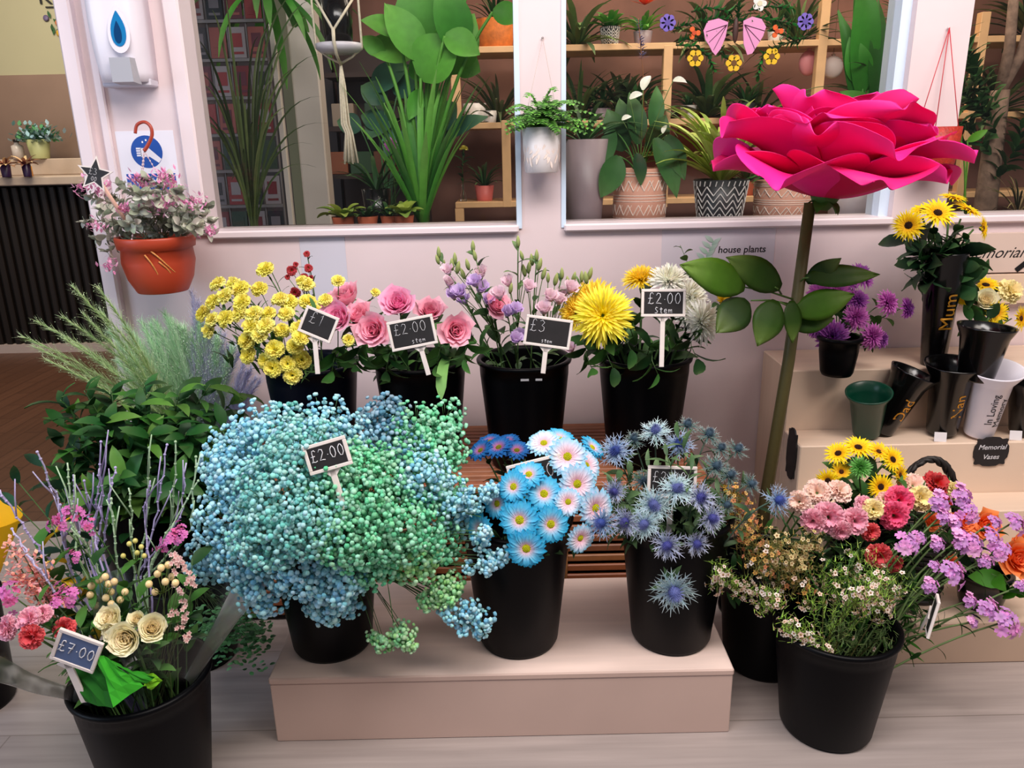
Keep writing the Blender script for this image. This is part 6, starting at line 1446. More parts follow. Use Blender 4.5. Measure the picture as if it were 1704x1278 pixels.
fern('hanging_fern', 'bushy green fern in the small white planter on the middle post', Vector((O.x, O.y, O.z + h * .9)), tips, .030, W=.009)
# --- red planter on the far post
pt = P(1568, 235, 2.38); e = thing('hanging_planter', 'red woven planter hanging by red cords, mostly behind the giant pink flower', 'planter', Vector((P(1558, 240, 2.38).x, 2.38, P(1558, 284, 2.38).z))); O = Vector(e.location); u = px2m(1, pt)
mb = MB(); lathe(mb, [(0, 0), (24 * u, 0), (30 * u, .01), (34 * u, .05), (36 * u, 70 * u), (34 * u, 70 * u), (0, 66 * u)], 32); ob('pot_body', mb, plain('red_weave', (168, 42, 28), .5, noise=.25, nscale=120, bump=.5, bscale=180), e)
mb = MB(); k_ = P(1580, 46, DW - .012) - O
for a in (2.9, .2, 1.3): tube(mb, [k_, Vector((34 * u * math.cos(a), 34 * u * math.sin(a) - .01, 70 * u))], .0014, .0014, 5, C(190, 60, 70))
ob('cord', mb, SOLID, e)
mb = MB(); ball(mb, k_ + Vector((0, .004, 0)), .005, C(200, 190, 190)); ob('nail', mb, SOLID, e)
# ================================================================ inside the shop, seen through the panes
R7 = random.Random(77)
YS = 3.62; SD = .26                       # front of the pine shelves, depth
sh = thing('shelf_unit', 'pine wall shelving inside the shop carrying potted plants', 'shelf', Vector((P(1000, 200, YS).x, YS, 0))); O = Vector(sh.location)
def shelf(px0, px1, py, th=.026, y=YS):
    a, b = P(px0, py, y), P(px1, py, y); m = MB(); box(m, (a.x - O.x, y - O.y, a.z - th), (b.x - O.x, y - O.y + SD, a.z), bev=.002); ob('shelf_board', m, PINE, sh); return a.z
zsA = P(1050, 72, YS).z; zsB = P(1000, 200, YS).z; zsC = P(900, 334, YS).z
def board(x0, x1, z, th=.026):
    m = MB(); box(m, (x0 - O.x, 0, z - th), (x1 - O.x, SD, z), bev=.002); ob('shelf_board', m, PINE, sh)
x0 = P(752, 200, YS).x; x1 = P(1510, 200, YS).x + .9
board(P(785, 75, YS).x, x1, zsA); board(x0 - .2, x1, zsB); board(x0, x1, zsC)
for px, py0, py1 in ((758, 75, 200), (1108, 75, 345), (843, 200, 345), (1370, -60, 200), (1620, 20, 330)):
    xx = P(px, (py0 + py1) / 2, YS).x; za, zb2 = P(px, py0, YS).z, P(px, py1, YS).z; m = MB(); box(m, (xx - O.x - .02, -.001, min(zb2, zsC) if py1 > 300 else zsB), (xx - O.x + .02, .04, za), bev=.002); ob('upright', m, PINE, sh)
m = MB(); xx = P(765, 360, YS).x; box(m, (xx - O.x - .02, 0, 0), (xx - O.x + .02, .04, zsC - .027)); ob('leg', m, PINE, sh)
m = MB(); xx = P(1500, 360, YS).x; box(m, (xx - O.x - .02, 0, 0), (xx - O.x + .02, .04, zsC - .027)); ob('leg', m, PINE, sh)
# cabinet-like dark box below, and inner ledge along the windows carrying the pots
LY0, LY1 = DW + WT + .021, 2.98
ZL = ZS - .02
m = MB(); box(m, (xa0, LY0, ZL - .03), (XR, LY1, ZL), bev=.002); le = tag(ob('window_ledge', m, plain('ledge_dark', (70, 50, 40), .6)), 'dark wooden ledge just inside the windows carrying the pots', 'ledge')
for kx in range(6):
    xx = xa0 + .05 + kx * (XR - xa0 - .1) / 5; m = MB(); box(m, (xx - .02, LY1 - .05, 0), (xx + .02, LY1 - .01, ZL - .0305)); ob('leg', m, plain('ledge_dark', (70, 50, 40)), None); bpy.data.objects[-1] if False else None
for o_ in [o for o in COL.objects if o.name.split('.')[0] == 'leg' and o.parent is None]: o_.parent = le

def strap_plant(name, label, o, n, L, W, cols, up=(.9, 1.4), cat='plant', droop=1.0, prof='strap', twist=.3, pot=None):
    e = thing(name, label, cat, o); m = MB()
    for i in range(n):
        a = i * 2.399 + R7.uniform(-.3, .3); c = jit(R7.choice(cols), .18, R7); el = R7.uniform(*up); l = L * R7.uniform(.65, 1.1)
        petal(m, RZ(a) @ T(0, .008, 0), l, W * R7.uniform(.8, 1.2), prof, el, el - droop * .35, el - droop, cup=.35, cols=(mixc(c, (0, 0, 0), .2), c, mixc(c, (.7, .9, .4), .15)), ns=8, nw=2, twist=R7.uniform(-twist, twist), rnd=R7)
    ob('leaves', m, LEAF, e); return e
def broad_leaf_plant(name, label, o, leaves, cols, cat='plant', stem_r=.004):
    """leaves: (base px,py,d) (tip px,py,d) width px"""
    e = thing(name, label, cat, o); ml = MB(); ms = MB(); O2 = Vector(o)
    for (a, b, w) in leaves:
        A, B = P(*a), P(*b); y = B - A; L = y.length; y.normalize(); z = Vector((R7.uniform(-.5, .5), -1, R7.uniform(.1, .9))).normalized(); x = y.cross(z).normalized(); z = x.cross(y); p = A - O2
        M = Matrix(((x.x, y.x, z.x, p.x), (x.y, y.y, z.y, p.y), (x.z, y.z, z.z, p.z), (0, 0, 0, 1))); c = jit(R7.choice(cols), .15, R7)
        petal(ml, M, L, px2m(w, A), 'leaf', .25, 0, -.4, cup=.2, ruf=.02, cols=(mixc(c, (0, 0, 0), .2), c, mixc(c, (.5, .8, .3), .15)), ns=9, nw=4, rnd=R7)
        tube(ms, bez((R7.uniform(-.015, .015), R7.uniform(-.015, .015), 0), (p.x * .35, p.y * .5, p.z * .7), p, 8), stem_r, stem_r * .5, 6, mixc(c, C(90, 140, 50), .4))
    ob('stems', ms, STEM, e); ob('leaves', ml, LEAF, e); return e
def pot(name, label, o, rt, rb, h, mat, cat='plant pot', pattern=None):
    e = thing(name, label, cat, o); m = MB(); lathe(m, [(0, 0), (rb, 0), (rb * 1.03, .004), (rt, h), (rt * .93, h), (rt * .9, h * .88), (0, h * .88)], 36); ob('pot_body', m, mat, e)
    m = MB(); lathe(m, [(0, h * .885), (rt * .895, h * .885), (rt * .895, h * .9), (0, h * .9)], 24, None, None, False); ob('soil', m, plain('soil', (44, 30, 22), .9), e)
    if pattern:
        m = MB(); c = pattern[1]; R_ = lambda z: rb + (rt - rb) * z / h + .0012
        def seg(a0, z0, a1, z1, r=.0022): tube(m, [(R_(z0 + (z1 - z0) * t) * math.cos(a0 + (a1 - a0) * t), R_(z0 + (z1 - z0) * t) * math.sin(a0 + (a1 - a0) * t), z0 + (z1 - z0) * t) for t in (0, .5, 1)], r, r, 4, c, cap=False)
        n = 16
        if pattern[0] == 'zig':
            for zz in (.2, .62):
                for i in range(n):
                    a = 2 * PI * i / n; s = PI / n; seg(a, h * zz, a + s, h * (zz + .18)); seg(a + s, h * (zz + .18), a + 2 * s, h * zz); seg(a + s * .7, h * zz, a + s * 1.7, h * (zz + .18), .0015)
            for zz in (.1, .15, .44, .49, .54, .88, .93):
                for i in range(n): a = 2 * PI * i / n; seg(a, h * zz, a + 2 * PI / n, h * zz, .0018)
        else:
            n = 12
            for k, zz in enumerate((.05, .2, .35, .5, .65)):
                for i in range(n): a = 2 * PI * (i + .5 * (k % 2) * 0) / n; s = PI / n; seg(a, h * zz, a + s, h * (zz + .2), .0024); seg(a + s, h * (zz + .2), a + 2 * s, h * zz, .0024)
            for i in range(28): a = 2 * PI * i / 28; seg(a, h * .86, a + .05, h * .97, .002)
        ob('glaze_pattern', m, SOLID, e)
    return e
def on_ledge(px, d=2.72): return Vector((P(px, 370, d).x, d, ZL))
PINKC = plain('pink_ceramic', (206, 150, 128), .6); DKC = plain('charcoal_ceramic', (40, 40, 44), .4); GRC = plain('taupe_pot', (150, 132, 136), .4); TERR = plain('terracotta_clay', (176, 86, 54), .8, noise=.15); WHC = plain('white_pot', (226, 218, 210), .3)
GD_ = (C(40, 80, 40), C(28, 62, 30), C(56, 100, 50)); GB_ = (C(56, 130, 40), C(76, 150, 50), C(44, 108, 36), C(98, 168, 60)); GY = (C(150, 170, 60), C(176, 190, 80), C(120, 146, 50)); GT = (C(60, 110, 90), C(44, 88, 70), C(80, 130, 110))
# second window
o = on_ledge(972, 2.68); pot('plant_pot', 'tall tapered taupe pot behind the hanging fern', o, px2m(38, o), px2m(27, o), P(972, 232, 2.68).z - ZL, GRC)
strap_plant('spiky_plant', 'dark fern like plant in the tall taupe pot', o + Vector((0, 0, P(972, 240, 2.68).z - ZL)), 26, .22, .014, GD_, (.2, 1.2))
o = on_ledge(1063, 2.70); hh_ = P(1063, 280, 2.70).z - ZL; pot('plant_pot', 'wide terracotta pink pot with white carved bands', o, px2m(43, o), px2m(42, o), hh_, PINKC, pattern=('zig', C(240, 220, 206)))
broad_leaf_plant('peace_lily', 'dark peace lily with a red brown stem in the carved pink pot', o + Vector((0, 0, hh_ * .86)), [((1040,250,2.7),(1010,180,2.7),46),((1080,250,2.7),(1110,190,2.7),40),((1060,240,2.68),(1050,150,2.72),40),((1090,230,2.66),(1130,330,2.62),40),((1030,260,2.64),(1000,330,2.62),44),((1060,255,2.62),(1068,310,2.6),24),((1110,225,2.68),(1140,300,2.62),34),((1045,230,2.7),(1030,160,2.74),30),((1085,215,2.72),(1095,140,2.76),30),((1020,215,2.68),(1000,290,2.64),32)], GD_)
for (x, y, w, lab) in ((1070,150,17,'white peace lily spathe standing highest'),(1048,165,14,'white peace lily spathe folded sideways'),(1120,135,14,'narrow white peace lily spathe near the shelf upright'),(1035,200,10,'small drooping white spathe'),(1103,222,9,'tiny white spathe low in the dark leaves')):
    p = P(x, y, 2.66); b = o + Vector((0, 0, hh_)); e = thing('peace_lily_bloom', lab, 'flower', b); ms = MB(); tube(ms, bez((0, 0, 0), (p - b) * .5 + Vector((0, 0, .04)), p - b, 6), .002, .0015, 4, C(90, 120, 60)); ob('stem', ms, STEM, e); m = MB(); petal(m, frame_z((R7.uniform(-.4, .4), -.6, .6), R7.uniform(-1.9, -.6)), px2m(w * 1.9, p), px2m(w, p), 'leaf', .5, .1, -.3, cup=.5, cols=(C(240, 240, 220), C(252, 250, 244)), ns=6, nw=4, rnd=R7); ob('spathe', m, PETAL, e, T(p - b))
o = on_ledge(1196, 2.70); hh_ = P(1196, 298, 2.70).z - ZL; pot('plant_pot', 'charcoal pot with a white woven diamond pattern', o, px2m(44, o), px2m(34, o), hh_, DKC, pattern=('dia', C(216, 212, 208)))
strap_plant('spider_plant', 'yellow green spider plant arching out of the diamond patterned pot', o + Vector((0, 0, hh_ * .88)), 84, .38, .020, (C(170, 190, 80), C(196, 210, 110), C(140, 166, 60)), (.7, 1.52), droop=1.0)
o = on_ledge(1300, 2.74); hh_ = P(1300, 300, 2.74).z - ZL; pot('plant_pot', 'carved pale pink pot half behind the giant pink flower', o, px2m(48, o), px2m(44, o), hh_, PINKC, pattern=('zig', C(240, 220, 206)))
strap_plant('spiky_plant', 'low green plant in the carved pot behind the giant flower', o + Vector((0, 0, hh_ * .88)), 20, .16, .02, GB_, (.4, 1.2))
o = on_ledge(1425, 2.78); hh_ = P(1425, 300, 2.78).z - ZL; pot('plant_pot', 'pale grey pot under the giant pink flower', o, px2m(50, o), px2m(44, o), hh_, plain('pale_grey_pot', (196, 186, 190), .4))
broad_leaf_plant('tall_plant', 'tall plant with long upright green leaves near the far post', o + Vector((0, 0, hh_ * .88)), [((1430,160,2.8),(1440,-60,2.8),50),((1445,150,2.8),(1425,-30,2.84),36),((1455,170,2.78),(1465,-10,2.8),30),((1420,170,2.8),(1400,10,2.84),30),((1460,200,2.76),(1400,150,2.74),40),((1450,210,2.74),(1500,130,2.72),34),((1435,140,2.8),(1415,60,2.78),44)], GB_, stem_r=.008)
strap_plant('spiky_plant', 'dark thin leaved plant leaning against the far post', Vector((P(1480, 200, 2.9).x, 2.9, zsB)), 20, .4, .012, GD_, (.6, 1.4))
# first window
o = Vector((P(705, 370, 2.9).x, 2.88, ZL)); hh_ = .0
broad_leaf_plant('bird_of_paradise', 'tall plant with big glossy green leaves on thick upright stalks', o, [((720,110,2.9),(700,-60,2.9),110),((700,100,2.86),(640,0,2.86),60),((735,120,2.88),(790,20,2.86),80),((760,90,2.84),(735,-40,2.84),70),((665,60,2.88),(600,30,2.86),46),((760,100,2.92),(800,120,2.92),44),((700,130,2.84),(760,60,2.82),90),((690,90,2.92),(600,75,2.9),50),((740,60,2.8),(800,90,2.8),50),((720,30,2.9),(780,-30,2.9),60),((700,150,2.9),(680,200,2.86),30),((820,20,2.8),(870,30,2.8),40),((640,90,2.9),(600,60,2.9),30),((730,130,2.95),(700,70,2.93),80)], GB_, stem_r=.010)
strap_plant('strap_leaf_plant', 'clump of long bright green strap leaves standing on the window ledge', o + Vector((.01, -.12, 0)), 34, .52, .024, GB_, (1.15, 1.5), droop=.35)
broad_leaf_plant('monstera', 'dark bluish green split leaf plant beside the macrame hanger', Vector((P(640, 300, 3.0).x, 3.0, ZL)), [((640,170,3.0),(600,140,3.0),50),((660,160,3.0),(690,120,3.0),56),((650,190,3.0),(610,230,2.96),56),((680,190,2.98),(720,230,2.96),50),((640,210,3.0),(600,190,3.0),40),((620,150,3.02),(680,105,3.02),50),((670,220,2.96),(640,260,2.94),46),((700,200,3.0),(680,160,3.0),50),((600,215,2.96),(560,200,2.96),40),((720,210,2.96),(760,170,2.96),50),((740,230,2.96),(810,190,2.9),34)], GT)
def blade_plant(name, label, o, tips, W, cols, cat='plant', arch=.12):
    e = thing(name, label, cat, o); m = MB()
    for t in tips:
        b = P(*t) - Vector(o); pts = bez((R7.uniform(-.01, .01), R7.uniform(-.01, .01), 0), (b.x * .3, b.y * .3, max(b.z, .1) * .75 + arch), b, 10); c = jit(R7.choice(cols), .2, R7); vs = []
        for i, p in enumerate(pts):
            w = W * (math.sin(PI * (.12 + .86 * i / 10))) * .5 + .0006; vs += [p + Vector((-w, 0, 0)), p + Vector((0, -w * .3, w * .2)), p + Vector((w, 0, 0))]
        m.add(vs, [(i * 3 + k, i * 3 + k + 1, i * 3 + k + 4, i * 3 + k + 3) for i in range(10) for k in (0, 1)], c)
    ob('fronds', m, LEAF, e); return e
blade_plant('palm', 'dark palm with thin drooping fronds across the card rack', Vector((P(420, 380, 2.74).x, 2.76, ZL)), [(R7.uniform(318, 530), R7.uniform(-20, 300), R7.uniform(2.68, 2.95)) for _ in range(30)] + [(500, 110, 2.7), (530, 90, 2.7), (535, 160, 2.7), (545, 205, 2.7), (470, 190, 2.7), (330, 120, 2.7), (322, 60, 2.7), (520, 240, 2.72)], .008, (C(60, 76, 40), C(84, 96, 56), C(34, 46, 22)))
strap_plant('palm', 'green palm crown hanging into the top of the first window', P(440, -30, 3.04), 26, .42, .030, GB_, (-.6, .4), droop=.8)
for (x, w_, lab, m_, pm) in ((572,24,'small dark pot with round yellow green leaves by the white column',GY,TERR),(612,22,'terracotta pot with dark leaves on the window ledge',GD_,TERR),(648,18,'small terracotta pot beside a black one',GD_,TERR),(672,22,'pot of yellow green round leaves next to the strap leaves',GY,TERR),(630,30,'black pot with thin leafed plant behind the terracotta ones',GD_,BLACKG)):
    o = on_ledge(x, 2.68 if w_ < 30 else 2.85); u = px2m(1, o); pot('plant_pot', lab, o, w_ * u * .8, w_ * u * .6, 24 * u if w_ < 30 else 60 * u, pm)
    e = strap_plant('small_plant', 'leaves in the ' + lab, o + Vector((0, 0, 22 * u if w_ < 30 else 56 * u)), 14, .085 if w_ < 30 else .2, .04 if m_ is GY else .014, m_, (.4, 1.3), prof='oval' if m_ is GY else 'strap')
# pots on the pine shelves
def on_shelf(px, z, dy=.1): 
    p = P(px, 100, YS + dy); return Vector((p.x, YS + dy, z))
u = px2m(1, P(900, 200, YS))
def xs(px, py): return P(px, py, YS + .1).x
for (px, py, z, w, h, mt, lab, pl_, pat) in (
    (806,315,zsC,17,26,plain('salmon_pot', (224, 112, 104), .5),'salmon pink pot on the lowest pine shelf',(GD_,.16,.012),None),
    (1015,45,zsA,16,30,DKC,'small charcoal patterned pot on the top pine shelf',(GB_,.12,.026),('dia', C(210, 205, 200))),
    (1070,50,zsA,16,22,GRC,'small grey pot with a red bromeliad on the top shelf',(GB_,.14,.02),None),
    (790,190,zsB,20,32,WHC,'white pot on the middle pine shelf behind the big leaves',None,None),(815,200,zsB,13,20,WHC,'smaller white cup beside the white pot',None,None),
    (1145,190,zsB,14,22,WHC,'white pot on the middle shelf behind the spider plant',(GD_,.1,.012),None),(1000,190,zsB,18,20,GRC,'grey pot on the middle shelf behind the fern',(GD_,.2,.014),None),
    (1060,190,zsB,16,20,TERR,'terracotta pot on the middle shelf behind the peace lily',(GD_,.2,.02),None),(1240,190,zsB,16,24,DKC,'dark pot on the middle shelf near the wreath',(GD_,.16,.014),None),
    (1290,70,zsA,14,20,WHC,'white pot on the top shelf behind the wreath',(GD_,.14,.014),None),(825,60,zsA,34,44,plain('orange_basket', (206, 112, 40), .7, noise=.2, nscale=50, bump=.4, bscale=120),'round orange basket at the end of the top shelf',(GD_,.2,.014),None),
    (1240,330,zsC,18,24,TERR,'terracotta pot on the lowest shelf behind the patterned pots',(GD_,.12,.014),None),(1500,60,zsA,14,24,TERR,'terracotta pot on the top shelf beside the far post',(GD_,.22,.012),None)):
    o = Vector((xs(px, py), YS + .1, z)); pot('plant_pot', lab, o, w * u, w * u * .78, h * u, mt, pattern=pat)
    if pl_: strap_plant('shelf_plant', 'leafy plant in the ' + lab, o + Vector((0, 0, h * u * .88)), 22, pl_[1], pl_[2], pl_[0], (.5, 1.4))
# red bromeliad bloom and lavender spike
p = P(1073, 8, YS + .1); e = thing('bromeliad_bloom', 'orange red bromeliad bloom on the top shelf', 'flower', p); m = MB()
for i in range(14): petal(m, RZ(i * 2.4), .07, .02, 'leaf', rad(70 - i * 4), rad(60 - i * 4), cols=(C(220, 50, 30), C(240, 90, 50)), ns=4, rnd=R7)
ob('bracts', m, PETAL, e)
e = thing('lavender_spike', 'purple lavender spike rising in front of the pine shelf', 'flower', P(1072, 250, 2.78)); m = MB(); O3 = Vector(e.location); m2 = MB(); tube(m2, [(0, 0, 0), P(1070, 120, 2.78) - O3, P(1062, 30, 2.78) - O3], .0025, .0015, 5, C(130, 80, 50)); ob('stem', m2, STEM, e)
for i in range(90): 
    t = R7.random(); p = P(1070 - 8 * t, 100 - 68 * t, 2.78) - O3; c = jit(C(110, 100, 160), .2, R7); petal(m, T(p) @ RZ(R7.uniform(0, 6)), .022 * (1.2 - t * .6), .006, 'leaf', .6, .3, cols=(c, mixc(c, (1, 1, 1), .2)), ns=2, rnd=R7)
ob('florets', m, PETAL, e)
# single yellow flower in a bottle
o = Vector((xs(772, 330), YS + .06, zsC)); e = thing('bottle_vase', 'thin glass bottle with one yellow flower on the lowest shelf', 'vase', o); m = MB(); lathe(m, [(.014, 0), (.016, .002), (.016, .03), (.006, .05), (.006, .08), (.008, .082)], 16, closed_ends=False); ob('glass', m, GLASS, e)
e = thing('yellow_flower', 'single small yellow flower standing in the thin glass bottle', 'flower', o + Vector((0, 0, .01))); m = MB(); tube(m, [(0, 0, 0), (0, 0, .15), (.01, -.01, .22)], .002, .002, 5, C(50, 90, 30)); ob('stem', m, STEM, e); ob('bloom', M_CARN_Y, None, e, T(.01, -.01, .23) @ S(.022)); m = MB(); foliage_along(m, [Vector((0, 0, .05)), Vector((0, 0, .15)), Vector((.01, -.01, .2))], 10, .05, .02, GD_, .1, R7); ob('leaves', m, LEAF, e)
p = P(650, 240, 2.9); flower('purple_flower', 'small purple pink bloom in front of the dark split leaves', 'flower', M_MUM_P2, p, (0, -1, .3), px2m(12, p), Vector((p.x, 2.92, ZL + .01)), leaves=4, leafL=.06, leafW=.02, rnd=R7)
# --- macrame hanger with dish
px_ = P(565, 80, 2.75); e = thing('macrame_hanger', 'cream macrame hanger holding a round white dish with a long tassel', 'plant hanger', Vector((px_.x, 2.75, px_.z))); O4 = Vector(e.location); u = px2m(1, px_)
m = MB(); lathe(m, [(0, -8 * u), (30 * u, -8 * u), (38 * u, -2 * u), (39 * u, 6 * u), (36 * u, 6 * u), (34 * u, 0), (0, -2 * u)], 32); ob('dish', m, plain('white_dish', (206, 200, 208), .3), e)
MAC = plain('cream_cord', (216, 204, 180), .8, noise=.12, nscale=160)
for s in (-1, 1):
    m = MB(); kn = Vector((0, -40 * u, 22 * u)); tube(m, [Vector((s * 32 * u, -10 * u, 75 * u)), kn], .0045, .0045, 6); tube(m, [Vector((s * 34 * u, -6 * u, 150 * u)), Vector((s * 38 * u, -8 * u, 70 * u)), Vector((s * 38 * u, -4 * u, 0)), Vector((s * 20 * u, 0, -14 * u)), Vector((0, 0, -24 * u))], .004, .004, 6); ob('cord', m, MAC, e)
m = MB(); tube(m, [Vector((0, -40 * u, 24 * u)), Vector((0, -42 * u, 5 * u)), Vector((0, -30 * u, -12 * u)), Vector((0, 0, -26 * u))], .006, .005, 7); ob('knot', m, MAC, e)
m = MB()
for i in range(40):
    a = R7.uniform(0, 6.28); r = R7.uniform(.1, 1); tube(m, [Vector((0, 0, -20 * u)), Vector((6 * u * r * math.cos(a), 6 * u * r * math.sin(a), -60 * u)), Vector((9 * u * r * math.cos(a), 8 * u * r * math.sin(a), -120 * u)), Vector((5 * u + 8 * u * r * math.cos(a), 7 * u * r * math.sin(a), -135 * u)), Vector((5 * u + 16 * u * r * math.cos(a), 12 * u * r * math.sin(a), (-178 - 8 * R7.random()) * u))], .0035, .0026, 5)
ob('tassel', m, MAC, e)
m = MB(); lathe(m, [(0, 0), (22 * u, 0), (27 * u, 80 * u), (25 * u, 80 * u), (0, 74 * u)], 28); tag(ob('plant_pot', m, BLACKG, None, T(O4 + Vector((0, 0, -1 * u)))), 'glossy black pot sitting in the macrame hanger', 'plant pot')
# --- white column and dark glazed partition with a card rack
YK = 3.35
a, b = P(492, 200, YK), P(537, 200, YK); m = MB(); box(m, (a.x, YK, 0), (b.x, YK + .1, 2.9), bev=.006); struct('trim_5', m, plain('column_paint', (206, 196, 186), .5), 'white column inside the shop behind the first window')
a = P(470, 200, YK); m = MB(); box(m, (a.x - .012, YK - .02, 0), (a.x + .006, YK + .02, 2.9)); struct('trim_6', m, plain('column_edge', (224, 214, 204), .4), 'narrow white frame edge beside the column')
m = MB(); box(m, (P(476, 200, YK + .3).x, YK + .3, 0), (P(500, 200, YK + .3).x, YK + .33, 2.9)); struct('trim_7', m, plain('sage_strip', (120, 118, 86), .6), 'sage strip of wall seen between the column and the frame edge')
rk = thing('card_rack', 'white wire rack of greeting cards, the dim corner put into its colour', 'card rack', Vector((P(395, 200, 3.05).x, 3.05, 0))); O5 = Vector(rk.location)
u = px2m(1, P(395, 200, 3.05)); WR = plain('rack_white_dimmed', (104, 98, 98), .6)  # a white rack, its colour darkened to stand in for the dim room
m = MB(); NX, NZ = 4, 7; cw, ch = 31 * u, 58 * u; zb5 = P(395, 400, 3.05).z
for i in range(NX + 1): box(m, (-2 * cw + i * cw - .002, 0, zb5 - .02), (-2 * cw + i * cw + .002, .012, zb5 + NZ * ch))
for k in range(NZ + 1): box(m, (-2 * cw, -.012, zb5 + k * ch - .006), (2 * cw, .014, zb5 + k * ch + .004))
box(m, (-.015, .02, .0), (.015, .04, zb5 + NZ * ch)); ob('rack_frame', m, WR, rk)
m = MB(); lathe(m, [(0, 0), (.2, 0), (.2, .02), (0, .02)], 24); ob('foot', m, WR, rk, T(0, .03, 0))
CC = [(92, 18, 22), (120, 34, 34), (126, 116, 118), (96, 88, 92), (74, 18, 34), (34, 50, 34), (122, 60, 52), (18, 18, 22)]  # card colours darkened: dimness of the room is painted in
for k in range(NZ):
    for i in range(NX):
        c = CC[(k * 3 + i * 5 + (k * i) % 3) % 8]; c2 = CC[(k * 5 + i * 3 + 2) % 8]; m = MB(); w2 = cw * .42; hh = ch * .8; box(m, (-w2, -.002, 0), (w2, .002, hh), C(*c)); box(m, (-w2 * .6, -.0032, hh * .35), (w2 * .6, -.0021, hh * .8), C(*c2)); box(m, (-w2 * .7, -.0032, hh * .12), (w2 * .7, -.0021, hh * .2), C(*c2))
        o_ = ob('greeting_card', m, SOLID, None, T(O5.x - 2 * cw + (i + .5) * cw, O5.y - .006, zb5 + k * ch + .006) @ RX(rad(-3)))
        row = ('bottom', 'second', 'third', 'fourth', 'fifth', 'sixth', 'top')[k]; colw = ('first', 'second', 'third', 'last')[i]
        tag(o_, 'greeting card in the %s row of the wire rack, %s pocket from the post' % (row, colw), 'greeting card', 'greeting cards in the rack')
# rough bark trunk beside the post
m = MB(); a = P(316, 380, 3.04); b = P(300, -40, 3.04); pts = [a.lerp(b, i / 14) + Vector((R7.uniform(-1, 1) * .006, 0, 0)) for i in range(15)]; pts = [Vector((a.x + .02, a.y, 0.0)), Vector((a.x + .01, a.y, .5))] + pts
tube(m, pts, .030, .024, 10); tag(ob('tree_trunk', m, plain('bark', (86, 56, 34), .9, noise=.5, nscale=25, bump=1.0, bscale=70)), 'rough brown bark trunk just inside the first window', 'trunk')
# shelving seen dark behind column
m = MB(); 
for z in (P(600, 290, 3.7).z, P(600, 210, 3.7).z, P(600, 120, 3.7).z): box(m, (P(545, 200, 3.7).x, 3.7, z - .02), (P(700, 200, 3.7).x, 3.95, z))
box(m, (P(545, 200, 3.7).x, 3.96, .3), (P(700, 200, 3.7).x, 3.99, 1.8)); tag(ob('bookcase', m, plain('dark_shelf', (52, 32, 22), .6)), 'dark brown shelf unit behind the macrame tassel', 'shelf')
for (px, py, lab, cc) in ((560,285,'dim orange box on the dark shelf unit',(150,84,50)),(600,285,'dim green box on the dark shelf unit',(50,80,50)),(640,285,'brown box on the lowest dark shelf',(110,66,44)),(570,205,'small pale box on the middle dark shelf',(150,130,110)),(625,205,'dark green box on the middle dark shelf',(40,64,44))):
    z = P(600, 290, 3.7).z if py > 250 else P(600, 210, 3.7).z; m = MB(); box(m, (-.05, 0, 0), (.05, .1, .1), bev=.003); tag(ob('gift_box', m, plain('box' + str(cc), cc, .6), None, T(P(px, py, 3.72).x, 3.74, z + .001)), lab, 'box')
# --- hanging wreath decoration: butterfly wings, wooden flowers
YW = 2.70; pw_ = P(1228, 60, YW); e = thing('flower_wreath', 'hanging greenery garland with pink wooden butterfly wings and painted flowers', 'wall decoration', pw_); OW = Vector(e.location); u = px2m(1, pw_)
m = MB(); GW = (C(24, 96, 36), C(36, 116, 44), C(18, 76, 30))
def garl(pts):
    fine = [P(x, y, YW) - OW for x, y in pts]; tube(m, fine, .003, .003, 5, C(60, 60, 30)); foliage_along(m, fine, int(sum((fine[i + 1] - fine[i]).length for i in range(len(fine) - 1)) / .0042), .032, .011, GW, 0, R7, .3)
for g in ([(1112,50),(1150,38),(1190,30),(1228,34),(1270,30),(1310,38),(1345,42)], [(1228,34),(1230,10),(1232,-60)], [(1125,72),(1150,60),(1180,52)], [(1125,75),(1160,76),(1180,95),(1190,120)], [(1345,60),(1300,75),(1270,90),(1262,125)], [(1205,75),(1200,90),(1215,100)], [(1330,72),(1310,60),(1285,50)], [(1150,20),(1180,12),(1215,20)], [(1245,18),(1280,10),(1320,14)]): garl(g)
ob('greenery', m, LEAF, e)
PW = plain('pink_wing', (232, 150, 200), .5)
for s in (-1, 1):
    out = [(4, 10), (20, 16), (38, 12), (44, -2), (40, -16), (34, -24), (28, -34), (22, -40), (14, -30), (7, -12)] if s < 0 else [(4, 12), (18, 18), (34, 14), (42, 2), (38, -12), (32, -22), (22, -38), (14, -40), (7, -24), (5, -8)]
    m = MB(); n = len(out); ce = P(1215 if s < 0 else 1232, 48, YW - .02) - OW; vs = [(s * x * u, -.002, y * u) for x, y in out] + [(s * x * u, .002, y * u) for x, y in out]
    m.add(vs, [tuple(range(n)), tuple(range(2 * n - 1, n - 1, -1))] + [(i, n + i, n + (i + 1) % n, (i + 1) % n) for i in range(n)], None, None, False); w_ = ob('butterfly_wing', m, PW, e, T(ce))
    m = MB()
    for x, y in ((34, -20), (26, -32), (40, -4)): tube(m, [Vector((s * 6 * u, -.003, 6 * u)), Vector((s * x * u, -.003, y * u))], .0012, .0008, 4, C(80, 30, 60))
    ob('wing_vein', m, SOLID, w_)
m = MB(); ellipsoid(m, (0, 0, 0), 5 * u, 4 * u, 20 * u, C(70, 40, 34)); ob('butterfly_body', m, SOLID, e, T(P(1224, 50, YW - .02) - OW))
